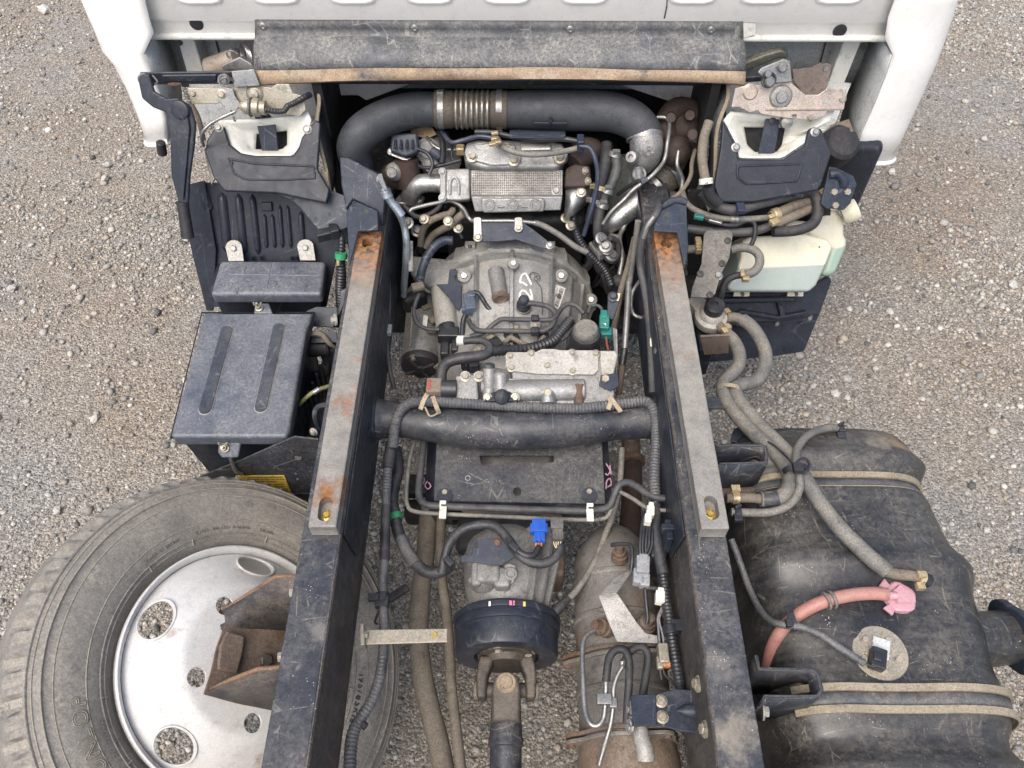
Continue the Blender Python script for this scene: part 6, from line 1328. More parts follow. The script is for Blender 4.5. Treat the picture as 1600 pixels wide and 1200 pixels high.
for k, (x, y) in enumerate(((983, 1098), (981, 1109), (984, 1128), (982, 1136))): bolt(ex, Zp(x, y, .55), (-.7, -.2, .6), .006, STEEL)
vb = thing('vacuum_valve', 'small pale brass twin valve on thin pipes beside the right rail', 'valve')
b = MB(); b.box(Zp(1036, 1022, .56), .018, .034, .02); b.box(Zp(1031, 1036, .555), .012, .022, .014); b.build('valve_body', ZINCY, vb, bev=.003); MB().box(Zp(1041, 1038, .556), .012, .010, .01).build('orange_tip', M('orange plastic', (.5, .2, .1), .5), vb)
hosepx(MB(), [(1038, 1010, .56), (1035, 990, .56), (1030, 968, .56), (1035, 955, .56), (1040, 948, .565)], 2).build('thin_pipe', STEEL, vb)
hosepx(MB(), [(1031, 1012, .56), (1029, 985, .56), (1028, 965, .56), (1034, 950, .56)], 2).build('thin_pipe', STEEL, vb)
hosepx(MB(), [(1036, 1044, .55), (1040, 1056, .545), (1056, 1070, .54)], 2).build('thin_pipe', RUB, vb); hosepx(MB(), [(1031, 1046, .55), (1034, 1062, .545)], 2.4).build('thin_pipe', RUB, vb)
o = H('rail_harness', [(1024, 775, .58), (1024, 800, .58), (1024, 830, .58), (1029, 862, .575), (1036, 900, .57), (1040, 930, .568), (1046, 970, .565), (1052, 1010, .562), (1058, 1045, .56), (1064, 1080, .555)], 8, CONDB, 'black ribbed harness running down the inside of the right rail', 'wiring', corr=.0065, amp=.09, seg=14)
hosepx(MB(), [(1024, 790, .582), (1024, 830, .582), (1030, 866, .577), (1036, 898, .572)], 9.2, seg=12).build('tape_sleeve', TAPE, o)
MB().lathe(Zp(1048, 978, .565), (0, -1, 0), [(0, .012), (0, .0145), (.016, .0145), (.016, .012)], 14).box(Zp(1058, 978, .57), .022, .02, .016).build('band_clamp', CONDB, o, bev=.001)
md = thing('control_module', 'black control module with grey plugs standing inside the right rail', 'control module')
b = MB(); b.box(Zp(1021, 862, .53), .030, .065, .10); b.build('module_case', CONDB, md, bev=.004)
for x, y, z, w, m_ in ((1004, 884, .575, .030, GREYC), (998, 902, .565, .026, GREYC), (1007, 908, .565, .022, GREYC), (1016, 800, .60, .018, CLIPW), (1012, 812, .60, .016, CLIPW), (1031, 934, .57, .02, CLIPW)):
    b = MB(); b.box(Zp(x, y, z), w*.8, w*1.1, .02, Matrix.Rotation(-.12, 3, 'Z')); b.box(Zp(x+1, y-9, z+.002), w*.55, w*.6, .018, Matrix.Rotation(-.12, 3, 'Z')); b.build('plug', m_, md, bev=.002)
for k, (x0, x1) in enumerate(((1000, 1006), (1004, 1010), (1009, 1015), (1013, 1005), (1018, 1012))):
    hosepx(MB(), [(x0+6, 800, .58), (x0+2, 830, .59), (x0, 855, .585), (x1-4, 876, .578)], 2.6).build('lead', CONDB, md)
hosepx(MB(), [(1004, 915, .56), (1012, 918, .565), (1022, 919, .565), (1032, 922, .57)], 4).build('lead', TAPE, md)
hosepx(MB(), [(1008, 920, .56), (1010, 945, .55), (1012, 965, .54), (1010, 975, .535)], 3.2).build('lead', CONDB, md)
hosepx(MB(), [(1000, 908, .57), (1006, 914, .57), (1012, 919, .57)], 1).build('red_wire', bpy.data.materials['red wire'], md)
hosepx(MB(), [(955, 852, .55), (968, 850, .56), (985, 852, .57), (988, 870, .57), (986, 892, .56)], 3.2).build('lead', CONDB, md)
b = MB(); b.box(Zp(1042, 838, .60), .012, .04, .06); b.box(Zp(1046, 826, .63), .03, .012, .02); b.build('module_bracket', BLUEB, md, bev=.002)
# rods and cables on the right of the gearbox
r_ = thing('shift_rod', 'pale steel shift rod with rusty end running back along the right rail', 'rod')
hosepx(MB(), [(983, 440, .62), (980, 490, .60), (976, 545, .57)], 5, n=4).build('rod', STEEL, r_)
hosepx(MB(), [(997, 345, .76), (992, 385, .70), (986, 425, .64), (983, 446, .615)], 4.6, corr=.005, amp=.05).build('cable_sleeve', HOSE, r_)
hosepx(MB(), [(976, 545, .57), (972, 570, .55)], 5.4).build('black_ferrule', CONDB, r_); hosepx(MB(), [(973, 566, .55), (970, 590, .53), (966, 616, .50)], 5).build('rusty_end', RUSTS, r_)
H('shift_cable', [(992, 372, .70), (982, 415, .63), (970, 455, .58), (962, 500, .54), (955, 530, .50)], 5, HOSET, 'muddy shift cable beside the pale rod', 'cable')
H('thin_brown_pipe', [(1086, 235, .80), (1081, 255, .80), (1079, 275, .80), (1066, 297, .79), (1044, 316, .78), (1030, 324, .77), (1015, 350, .73)], 3.4, HOSET, 'thin muddy pipe dropping in front of the turbo to the right rail', 'pipe')
H('rail_line', [(1030, 322, .80), (1024, 336, .80), (1008, 360, .77), (1001, 388, .73), (1001, 420, .69), (1008, 455, .665), (1014, 500, .65), (1018, 560, .635), (1020, 615, .62)], 6, HOSED, 'dark hose dropping from the cab and following the right rail to the cross tube', 'hose')
hosepx(MB(), [(1022, 338, .803), (1012, 353, .784), (1005, 372, .757)], 4, seg=8).build('silver_strip', ZINC, bpy.data.objects['rail_line'])
H('side_pipe', [(1009, 402, .69), (1007, 428, .66), (996, 444, .63), (988, 458, .61), (986, 478, .59), (991, 492, .585), (1004, 497, .58)], 3, ZINC, 'bent pale steel pipe against the right rail', 'pipe')
H('fuel_return_pipe', [(1013, 440, .60), (1017, 500, .58), (1015, 560, .56), (1018, 620, .54)], 3, CONDB, 'thin black pipe low inside the right rail', 'pipe')
b = MB(); b.box(Zp(1022, 538, .64), .02, .024, .02); b.box(Zp(1026, 540, .645), .012, .016, .03); b.build('rail_clip', CLIPW, bev=.002, label='ivory plastic clip on the inside of the right rail', cat='clip')
bolt(fr, Xp(1026, 548, XI-.004), (-1, 0, .35), .007, ZINC)
H('bay_cable', [(1052, 300, .74), (1048, 330, .70), (1040, 360, .66), (1032, 395, .62)], 5, HOSED, 'dark cable dropping behind the right front bracket', 'cable')
# ------------------------------------------------------------------ spare wheel
WC = V((-.556, .465, .400)); WR = Matrix.Rotation(.74, 3, 'Y') @ Matrix.Rotation(.06, 3, 'X')
sw = thing('spare_wheel', 'dusty spare tyre on a silver steel wheel leaning under the left rail', 'spare wheel')
def W_(x, y, z): return WC + WR @ V((x, y, z))
AX = WR @ V((0, 0, 1))
half = [(.222, .070), (.226, .076), (.233, .082), (.245, .0885), (.262, .0945), (.285, .0985), (.303, .0980), (.318, .0950), (.328, .0925), (.3295, .0935), (.3315, .0935), (.333, .0915), (.340, .0885), (.347, .085), (.3485, .0862), (.3505, .0862), (.352, .0825), (.358, .0760), (.3635, .068), (.3665, .058), (.3685, .045), (.3695, .025), (.370, 0)]
prof = [(h, r) for r, h in half] + [(-h, r) for r, h in half[-2::-1]] + [(-.06, .208), (0, .205), (.06, .208)]
SEG = 36*10; x_, y_, z_ = WR @ V((1, 0, 0)), WR @ V((0, 1, 0)), AX
b = MB(); vs_ = []
for j, (h, r_) in enumerate(prof):
    for i in range(SEG):
        ph = (i % 10)/10; t = 2*pi*i/SEG; rr_, hh = r_, h
        if r_ > .3525:                                   # tread blocks: wide lug cuts and small sipes in the shoulder
            if ph < .35: dp = .011*min(1, (r_-.3525)/.005+.35)
            elif .6 <= ph < .75 and .354 < r_ < .3675: dp = .006
            else: dp = 0
            if abs(h) > .04: rr_ -= dp; hh = h-(.006 if dp > .008 else .002 if dp else 0)*(1 if h > 0 else -1)
        vs_.append(WC + z_*hh + (x_*cos(t)+y_*sin(t))*rr_)
n_ = len(prof)
b.add(vs_, [(j*SEG+i, j*SEG+(i+1) % SEG, ((j+1) % n_)*SEG+(i+1) % SEG, ((j+1) % n_)*SEG+i) for j in range(n_) for i in range(SEG)])
tyre = b.build('tyre', TYRE, sw, angle=50)
tyre.data.materials.append(TYREG)
for k_, q in enumerate(tyre.data.polygons):              # mud packed in the shoulder grooves
    j, i = divmod(k_, SEG); h, r_ = prof[j]; ph = (i % 10)
    if r_ > .3525 and h > .035 and (ph in (0, 1) or (ph == 6 and .354 < r_ < .3675)): q.material_index = 1
ringm = M('dry mud on raised ring', (.26, .23, .18), .8, bump=.2)
for r_, h, w in ((.2425, .0880, .0013), (.2345, .0832, .0013), (.266, .0957, .0009), (.3305, .0940, .0012), (.3420, .0882, .0010), (.314, .0962, .0010)):
    MB().torus(W_(0, 0, h), AX, r_, w, 120, 6).build('raised_ring', TYRE if w > .0012 else ringm, tyre)
for a in (150, 128, 92, 70, -155, -128, 30, 0): 
    a = radians(a); d = WR @ V((cos(a), sin(a), 0)); p = WC+d*.2385+AX*.0875; MB().tube([p-d*.006-AX*.003, p+d*.006+AX*.003], .0011, seg=6).build('raised_tick', ringm, tyre)
def letters(txt, r_, h, ang, size, depth, mat, spacing=1.08, outline=False, ext=.0008):
    mb = MB(); cu = bpy.data.curves.new('t', 'FONT'); cu.size = size; cu.extrude = ext; ob = bpy.data.objects.new('t', cu); COL.objects.link(ob)
    if outline: cu.fill_mode = 'NONE'; cu.bevel_depth = outline; cu.extrude = 0; cu.bevel_resolution = 1
    dg = bpy.context.evaluated_depsgraph_get(); a = radians(ang)
    for ch in txt:
        cu.body = ch if ch != ' ' else 'n'; bpy.context.view_layer.update(); dg.update()
        m_ = bpy.data.meshes.new_from_object(ob.evaluated_get(dg)); X = [v.co.x for v in m_.vertices]; w = (max(X)-min(X)) if X else size*.5; x0 = min(X) if X else 0
        adv = (w+size*.16)*spacing; ac = a-adv/2/r_
        rd = WR @ V((cos(ac), sin(ac), 0)); tg = WR @ V((sin(ac), -cos(ac), 0))
        if ch != ' ': mb.add([WC+AX*(h+v.co.z)+rd*(r_-size*.36+v.co.y)+tg*(v.co.x-x0-w/2) for v in m_.vertices], [tuple(p.vertices) for p in m_.polygons])
        a -= adv/r_; bpy.data.meshes.remove(m_)
    bpy.data.objects.remove(ob)
    return mb.build('raised_lettering', mat, tyre, flat=True, kind='stuff', fix=False)
LET = M('raised tyre lettering', (.13, .115, .09), .75, dust=.5)
letters('MADE IN JAPAN', .2535, .0920, 150, .0078, 0, LET)
letters('STEEL BELTED RADIAL', .2535, .0920, 126, .0088, 0, LET)
letters('DK5136', .2535, .0920, 96.5, .0088, 0, LET)
letters('DUNLOP', .281, .0985, -125.5, .031, 0, ringm, 1.10, outline=.0008)
letters('195/85R16', .255, .0925, 7, .019, 0, M('dark tyre lettering', (.045, .04, .035), .75), 1.15)
letters('SP MM02', .2535, .0920, -133, .0135, 0, LET)
# steel wheel: rim and convex disc with hand holes and stud holes
MB().lathe(WC, AX, [(.062, .215), (.078, .2185), (.0845, .2185), (.0865, .2155), (.084, .211), (.078, .208), (.070, .2055), (.02, .203), (-.05, .200), (-.06, .205), (-.08, .2185), (-.07, .2185), (-.05, .207), (.04, .207)], 96, closed=True).build('rim', RIM, sw, angle=40)
dp = [(.072, .2045), (.074, .2015), (.0785, .197), (.087, .190), (.097, .180), (.108, .166), (.118, .153), (.128, .142), (.1345, .134), (.1375, .128), (.1385, .120), (.1385, .074)]
b = MB(); b.lathe(WC, AX, [(h, r) for h, r in dp]+[(h-.005, r-.001) for h, r in dp[::-1]], 96, closed=True)
disc = b.build('wheel_disc', RIM, sw, angle=60)
cs_ = []
for k in range(5):
    a = radians(97+72*k); rd = WR @ V((cos(a), sin(a), 0)); tg = WR @ V((-sin(a), cos(a), 0)); c = MB(); ring = [WC+rd*(.177+.0215*sin(t))+tg*.036*cos(t)+AX*.16 for t in np.linspace(0, 2*pi, 28, endpoint=False)]
    cs_.append(c.prism(ring, -AX*.10))
for k in range(5):
    a = radians(136+73*k); cs_.append(MB().cyl(W_(.108*cos(a), .108*sin(a), .16), W_(.108*cos(a), .108*sin(a), .11), .0165, seg=24))
cut(disc, cs_)
for q in disc.data.polygons: q.use_smooth = True
bmx = bmesh.new(); bmx.from_mesh(disc.data)
for e in bmx.edges: e.smooth = not (len(e.link_faces) == 2 and e.calc_face_angle(0) > radians(35))
bmx.to_mesh(disc.data); bmx.free()
for k in range(5):
    a = radians(97+72*k); rd = WR @ V((cos(a), sin(a), 0)); tg = WR @ V((-sin(a), cos(a), 0))
    P = [WC+rd*(.177+.0225*sin(t))+tg*.037*cos(t)+AX*(float(np.interp(.177+.0225*sin(t), [r for h, r in dp[::-1]], [h for h, r in dp[::-1]]))+.0002) for t in np.linspace(0, 2*pi, 41)]
    MB().tube(P, .0022, seg=6, raw=True).build('hole_rim', RIM, disc)
MB().torus(W_(0, 0, .0705), AX, .2035, .0016, 96, 6).build('grime_line', RUSTE, sw)
# carrier bracket on the left rail
cb = thing('spare_carrier', 'rusty edged black steel bracket on the left rail holding the spare wheel', 'bracket')
fpn = PL(W_(0, 0, .146), AX)
MB().prism([fpn(352, 978), fpn(340, 1010), fpn(331, 1050), fpn(320, 1084), fpn(370, 1098), fpn(450, 1114), fpn(476, 1050), fpn(476, 985), fpn(430, 980)], -AX*.006).build('floor_plate', RUSTS, cb)
def flap(e, l, name, mo=BLKD):
    e = [Zp(*q) for q in e]; l = [fpn(*q) for q in l]
    MB().loft([e, l]).build(name, mo, cb, solid=.005, angle=50); MB().tube([p for p in e], .0034, seg=8, raw=True).build('rusted_edge', RUSTE, cb)
flap([(353, 985, .515), (344, 957, .545), (390, 927, .60), (431, 901, .655), (450, 900, .66), (463, 901, .66), (466, 908, .66)], [(350, 984), (362, 978), (390, 979), (420, 980), (440, 981), (456, 983), (474, 985)], 'upper_flange')
flap([(318, 1082, .53), (360, 1062, .59), (404, 1045, .645), (425, 1044, .65), (440, 1042, .65), (445, 1030, .65), (447, 1010, .65)], [(320, 1085), (345, 1092), (372, 1099), (398, 1104), (422, 1109), (440, 1112), (455, 1114)], 'lower_flange')
MB().prism([fpn(352, 987, .006), fpn(379, 996, .006), fpn(376, 1020, .006), fpn(367, 1054, .006), fpn(337, 1047, .006), fpn(341, 1010, .006)], AX*.010).build('stop_pad', RUSTS, cb, bev=.003)
bolt(cb, fpn(415, 1032, .002), AX, .012, BLKD)
for x, y in ((457, 925), (439, 1028)):
    bolt(cb, Zp(x, y, .62), (-1, -.2, .2), .009, ALUG)
# ------------------------------------------------------------------ fuel tank
tk = thing('fuel_tank', 'big dusty black plastic fuel tank strapped to the right rail', 'fuel tank')
TCX, THW, TZT, TZB, TY1, TY0 = .622, .198, .618, .17, .925, -.45
def tank_ring(Y, n=72):
    d = max(0, (Y-(TY1-.12))/.12); k = max(.02, 1-d**3.2)**(1/3.2)
    rb = 0
    for y0, w, a in ((.775, .018, -.012), (.815, .02, .008), (.60, .03, .010), (.43, .035, -.004), (.305, .03, -.012), (.255, .018, .006), (.175, .018, .006), (.10, .04, .004)):
        rb += 1.5*a*math.exp(-((Y-y0)/w)**2)
    ring = []
    hz = (TZT-TZB)/2; cz = (TZT+TZB)/2
    for i in range(n):
        t = 2*pi*i/n; c, s_ = cos(t), sin(t); e = 2/4.2
        x = abs(c)**e*(1 if c >= 0 else -1); z = abs(s_)**e*(1 if s_ >= 0 else -1)
        w = THW*(1 - .06*(1-k)*0)*(.55+.45*k)+rb*.9; h = hz*(.35+.65*k)+rb
        X = TCX+x*w+(.022*max(0, x)*min(1, max(0, (.72-Y)/.14))); Z = cz+z*h-(hz-h)*.25
        # shallow hollow round the cap and sender
        if z > .5:
            for hx, hy, hr, hd in ((.675, .51, .075, .012), (.62, .395, .075, .007)):
                q = ((X-hx)**2+(Y-hy)**2)/hr**2; Z -= hd*math.exp(-q*q)
        ring.append(V((X, Y, Z)))
    return ring
ys = list(np.linspace(TY0, TY1-.13, 84))+[TY1-.12+.12*(1-(1-k)**2) for k in np.linspace(.04, 1, 14)]
b = MB(); b.loft([tank_ring(y) for y in ys], True, True); b.build('tank_shell', TANK, tk, angle=70)
def tank_z(x, y):
    r_ = tank_ring(y, 144); best = [p for p in r_ if p.z > .35]; best.sort(key=lambda p: abs(p.x-x)); return best[0].z
def tp(px, py, lift=0):
    z = .6
    for _ in range(12): p = Zp(px, py, z); z = tank_z(p.x, p.y)+lift
    return Zp(px, py, z)
def strap(yc, w, label):
    s_ = thing('tank_strap', label, 'strap')
    ring = tank_ring(yc, 160); c = V((TCX, yc, .4)); arc = [p for p in ring if p.z > .25 and (p.x > .45)]
    arc.sort(key=lambda p: atan2(p.z-.38, p.x-TCX)); arc = arc[::-1]
    arc = [p for p in arc if p.x > .455]
    nrm = lambda p: V((p.x-TCX, 0, (p.z-.38)*1.6)).normalized()
    out = [p+nrm(p)*.003 for p in arc]
    MB().loft([[p+V((0, -w/2, 0)) for p in out], [p+V((0, w/2, 0)) for p in out]]).build('strap_band', STRAPM, s_, solid=.003, angle=60)
    for e in (-1, 1):
        MB().loft([[p+V((0, e*w/2-.006, 0))+nrm(p)*.001, p+V((0, e*w/2-.006, 0))+nrm(p)*.006, p+V((0, e*w/2+.006, 0))+nrm(p)*.006, p+V((0, e*w/2+.006, 0))+nrm(p)*.001] for p in out], True, True).build('strap_lip', STRAPE, s_, angle=50)
    p = out[0]; MB().cyl(p+V((-.05, 0, -.002)), p+V((.012, 0, .002)), .010, seg=14).build('strap_bolt', RUSTS, s_)
strap(Zp(1300, 748, .622).y, .030, 'tank strap with two tan lips across the far end of the fuel tank')
strap(Zp(1390, 1090, .622).y, .034, 'tank strap with two tan lips across the near end of the fuel tank')
# U shaped tank brackets
def ubr(rim, depth, label):
    t = thing('tank_bracket', label, 'bracket'); P = [Zp(x, y, z) for x, y, z in rim]
    b = MB(); b.loft([P, [p+V((0, 0, -d)) for p, d in zip(P, depth)]]).build('channel_wall', BLK, t, angle=50, solid=.005)
    MB().tube([p+V((0, 0, -.0005)) for p in P], .0018, seg=8, raw=True).build('bare_edge', HOSED, t)
    lo = [p+V((0, 0, -d)) for p, d in zip(P, depth)]; n = len(P)//2
    MB().loft([lo[:n+1][::1], lo[::-1][:n+1]]).build('channel_floor', BLK, t, solid=.004)
    return t
t = ubr([(1112, 690, .66), (1122, 697, .66), (1150, 696.5, .66), (1188, 696, .66), (1195, 699, .66), (1197, 710, .66), (1196, 722, .66), (1160, 723.5, .66), (1126, 724, .66), (1121, 728, .66)], [.16, .16, .14, .10, .09, .09, .09, .13, .16, .16], 'black U shaped tank bracket at the far end of the fuel tank')
t = ubr([(1180, 1024, .66), (1185, 1046, .66), (1230, 1048, .66), (1268, 1048, .66), (1277, 1053, .66), (1282, 1078, .66), (1276, 1087, .66), (1230, 1087.5, .66), (1194, 1087, .66), (1191, 1096, .66)], [.16, .16, .13, .09, .08, .075, .08, .12, .16, .16], 'black U shaped tank bracket at the near end, scraped on its face')
bolt(t, Zp(1196, 1112, .61), (1, -.1, .1), .009, ALUG)
# filler neck
p = Zp(1506, 1002, .52); d = V((.92, .10, .0)).normalized()
nk = MB().lathe(p-d*.04, d, [(0, .060), (.035, .058), (.05, .049), (.12, .047), (.122, .0465)], 30).build('filler_neck', TANK, tk)
q = p+d*.082; x, y, z = frame(d)
ring = [q+(x*cos(t)+y*sin(t))*(.062+.006*cos(4*t)) for t in np.linspace(0, 2*pi, 40, endpoint=False)]
MB().prism(ring, d*.016).build('neck_flange', BLUEB, nk, bev=.003); MB().lathe(q+d*.016, d, [(0, .035), (.012, .034), (.014, .0)], 24).build('cap_hub', RUB, nk); MB().box(q+d*.03, .012, .02, .05).build('cap_grip', RUB, nk, bev=.003)
# sender unit
c = tp(1373, 1022); pn = V((0, -.03, 1)).normalized()
sd_ = MB().lathe(c+pn*.002, pn, [(0, .0455), (.005, .0455), (.006, .0445)], 40).build('fuel_sender', ZINCY, tk, label='round tan metal sender plate')
MB().lathe(c+pn*-.006, pn, [(0, .049), (.008, .049), (.009, .045)], 40).build('seal_ring', RUB, sd_)
for px, py in ((1352, 999), (1388, 1000), (1404, 1030), (1382, 1049), (1350, 1029)): bolt(sd_, PL(c+pn*.008, pn)(px, py), pn, .0058, ZINCP)
for px, py in ((1363, 1002), (1391, 1033), (1354, 1021)): MB().lathe(PL(c+pn*.008, pn)(px, py), pn, [(0, .0035), (.002, .003), (.0025, 0)], 10).build('rivet', ZINCY, sd_)
P_ = PL(c+pn*.010, pn); Rz = Matrix.Rotation(-.35, 3, 'Z')
MB().box(P_(1376, 1013), .028, .034, .006, Rz).build('plug_recess', M('pale window', (.45, .46, .45), .25), sd_, bev=.001)
b = MB(); b.box(P_(1371, 1030, .008), .024, .034, .020, Rz); b.box(P_(1372, 1026, .020), .014, .014, .004, Rz); b.box(P_(1370, 1040, .010), .022, .006, .016, Rz); b.build('black_plug', CONDB, sd_, bev=.002)
H('sender_conduit', [(1142, 842, .60), (1150, 862, .59), (1160, 890, .575), (1172, 922, .57), (1186, 950, .585), (1202, 968, .605), (1222, 976, .625), (1252, 980, .634), (1282, 992, .636), (1312, 1012, .634), (1340, 1030, .630), (1350, 1036, .627)], 5.6, COND, 'black ribbed conduit snaking over the fuel tank to the sender', 'conduit', corr=.0055, amp=.09, seg=12)
hosepx(MB(), [(1348, 1035, .627), (1360, 1040, .628), (1368, 1041, .63)], 1.4).build('lead', CONDB, bpy.data.objects['sender_conduit'])
# pink breather cap and hose
c = tp(1403, 936); b = MB()
b.lathe(c, (0, 0, 1), [(-.004, .027), (.010, .027), (.013, .024), (.013, 0)], 28, lambda t, j, h, r_: (h, r_*(1-.06*cos(5*t)) if j > 0 else r_)); pk_ = b.build('breather_cap', PINK, tk, label='pink plastic cap with lugs')
b = MB(); b.lathe(c+V((0, 0, .012)), (0, 0, 1), [(0, .020), (.009, .017), (.010, .0)], 28, lambda t, j, h, r_: (h, r_*(1-.22*abs(cos(2.5*t))))); b.build('cap_knob', PINK, pk_)
for (x, y) in ((1376, 911), (1428, 935), (1386, 957), (1404, 915)):
    e = Zp(x, y, c.z+.008); d = (e-V((c.x, c.y, c.z+.008))); s_ = V((0, 0, 1)).cross(d).normalized(); a0 = V((c.x, c.y, c.z+.006))+d*.55
    MB().prism([a0-s_*.005, a0+s_*.005, e+s_*.009, e-s_*.009], (0, 0, .006)).build('cap_lug', PINK, pk_, bev=.001)
MB().cyl(Zp(1385, 930, c.z+.020), Zp(1402, 931, c.z+.024), .008, .006, 14).build('spigot', PINK, pk_)
o = H('breather_hose', [(1198, 1056, .52), (1201, 1036, .54), (1207, 1010, .565), (1220, 986, .59), (1240, 966, .61), (1268, 948, .63), (1300, 936, .64), (1335, 929, .645), (1365, 927, .645), (1386, 929, .642)], 10.2, PINKH, 'faded pink rubber hose curving over the tank to the breather cap', 'hose', seg=18)
for k in range(2):
    MB().torus(Zp(1291+k*9, 939-k*2, .641), (.8, .25, .05), .0135, .0028, 20, 6).build('wire_clamp', HOSE, o)
b = MB(); b.ribbon(pts([(1232, 950, .632), (1236, 964, .636), (1241, 978, .634), (1240, 986, .622)]), (0, 0, 1), .012, .002); b.build('cable_tie', CONDB, o); MB().box(Zp(1233, 974, .634), .012, .014, .012).build('tie_head', CONDB, o, bev=.002)
# fuel hoses over the tank
hA = H('fuel_hose', [(1160, 499, .61), (1175, 511, .612), (1188, 530, .612), (1196, 552, .61), (1194, 576, .605), (1183, 594, .602), (1163, 600, .60), (1149, 606, .60), (1153, 622, .60), (1166, 640, .60), (1185, 662, .60), (1215, 692, .61), (1238, 716, .625), (1252, 738, .645), (1268, 765, .65), (1288, 795, .65), (1312, 825, .65), (1340, 853, .65), (1365, 876, .65), (1388, 894, .65)], 11, HOSE, 'long grey fuel hose from the primer pump across the tank to the elbow', 'hose', seg=18)
hosepx(MB(), [(1384, 892, .65), (1402, 897, .648), (1422, 899, .645), (1438, 902, .64)], [9, 8.5, 8.5, 8.5], seg=16).build('hose_end', HOSET, hA)
MB().lathe(Zp(1442, 904, .635), (.8, -.2, -.3), [(-.012, .0105), (-.002, .012), (.012, .012), (.014, .008)], 16).build('tank_elbow', RUB, hA)
b = MB(); b.lathe(Zp(1438, 902, .64), (.8, -.15, -.2), [(-.005, .0115), (-.005, .013), (.005, .013), (.005, .0115)], 18); b.box(Zp(1440, 898, .655), .014, .010, .008); b.box(Zp(1438, 916, .64), .013, .012, .010); b.build('brass_clamp', BRASS, hA)
hosepx(MB(), [(1136, 496, .612), (1148, 496, .612), (1162, 500, .611)], 8).build('hose_end', HOSET, hA)
hB = H('fuel_hose', [(1136, 522, .60), (1148, 535, .60), (1155, 552, .60), (1154, 570, .60), (1143, 585, .60), (1131, 597, .60), (1129, 610, .60), (1136, 628, .60), (1150, 648, .60), (1168, 668, .602), (1190, 690, .61), (1212, 710, .622), (1227, 728, .635), (1234, 746, .645), (1231, 764, .645), (1218, 777, .64), (1196, 780, .635), (1188, 780, .635)], 11, HOSE, 'grey fuel hose doubling back from the primer pump to the right rail', 'hose', seg=18)
hosepx(MB(), [(1192, 780, .635), (1175, 778, .635), (1158, 778, .635), (1135, 778, .635)], 7.6, seg=16).build('hose_end', HOSET, hB)
b = MB(); b.lathe(Zp(1149, 778, .635), (1, 0, 0), [(-.006, .0105), (-.006, .0122), (.006, .0122), (.006, .0105)], 18); b.box(Zp(1149, 764, .65), .016, .012, .010); b.build('brass_clamp', BRASS, hB)
hosepx(MB(), [(1122, 508, .605), (1130, 516, .602), (1138, 524, .60)], 8).build('hose_end', HOSET, hB)
hosepx(MB(), [(1216, 778, .641), (1204, 780, .638), (1190, 780, .635)], 11.6, seg=18).build('dark_sleeve', HOSED, hB)
hC = H('vent_hose', [(1309, 669, .61), (1294, 669, .618), (1276, 673, .625), (1258, 684, .632), (1246, 702, .64), (1244, 722, .655), (1249, 745, .662), (1249, 764, .655), (1240, 782, .645), (1222, 795, .636), (1196, 801, .63), (1170, 801, .63), (1142, 800, .63)], 6.6, HOSE, 'thin pale vent hose looping over the bundle to the far end of the tank', 'hose', seg=14)
for x, y, z in ((1314, 671, .607), (1153, 800, .63)):
    b = MB(); b.box(Zp(x, y, z+.004), .012, .016, .014); b.box(Zp(x, y-8, z+.012), .014, .006, .010, Matrix.Rotation(.5, 3, 'Z')); b.box(Zp(x, y+10, z+.004), .016, .014, .012); b.build('black_clip', CONDB, hC, bev=.002)
zt_ = thing('cable_tie', 'black cable tie bundling three fuel hoses above the tank strap', 'cable tie')
b = MB(); b.ribbon(pts([(1224, 737, .655), (1232, 732, .668), (1244, 728, .676), (1256, 729, .67), (1262, 733, .66)]), (0, -.2, 1), .010, .002); b.build('tie_band', CONDB, zt_)
MB().torus(Zp(1254, 728, .678), (.2, -.7, .7), .014, .003, 18, 6).box(Zp(1246, 731, .68), .016, .018, .010).build('tie_loop', CONDB, zt_)
MB().tube(pts([(1244, 730, .68), (1230, 715, .66), (1212, 698, .64), (1200, 690, .63)]), .002, seg=6).build('tie_tail', CONDB, zt_)
MB().ribbon(pts([(1126, 602, .607), (1138, 602, .617), (1150, 604, .615), (1158, 609, .606)]), (0, 0, 1), .009, .002).build('tan_tie', TIEB, zt_)
MB().prism([Zp(1140, 690, .56), Zp(1146, 672, .56), Zp(1156, 666, .56), Zp(1172, 672, .56), Zp(1185, 690, .56), Zp(1168, 700, .56)], (0, 0, .005)).build('frame_ear', BLUEB, fr, bev=.002)
MB().box(Zp(1121, 630, .60), .05, .03, .006).build('frame_tab', BLKC, fr, bev=.002)
# ------------------------------------------------------------------ primer pump and its bracket
pp_ = thing('primer_pump', 'pale round fuel primer pump with black knob beside the right rail', 'fuel pump')
c = Zp(1110, 497, .60); b = MB()
b.lathe(c, (0, -.1, 1), [(-.05, .024), (-.012, .027), (-.010, .035), (.004, .037), (.010, .036), (.014, .028), (.024, .024), (.028, .018)], 32); b.build('pump_body', ALUG, pp_)
MB().lathe(c+V((0, -.002, .026)), (0, -.1, 1), [(0, .019), (.004, .0215), (.022, .0215), (.026, .018), (.026, .007), (.022, .006), (.022, 0)], 28).build('pump_knob', CONDB, pp_)
MB().box(Zp(1092, 480, .60), .04, .05, .03, Matrix.Rotation(.5, 3, 'Z')).build('pump_ear', ALUG, pp_, bev=.006); MB().cyl(Zp(1122, 508, .59), Zp(1130, 516, .585), .012, seg=14).cyl(Zp(1128, 497, .60), Zp(1140, 497, .608), .010, seg=14).build('pump_port', ALUG, pp_)
for x, y in ((1136, 487), (1137, 511), (1132, 517)): MB().box(Zp(x, y, .615), .012, .014, .010, Matrix.Rotation(.4, 3, 'Z')).build('brass_clamp', BRASS, pp_, bev=.001)
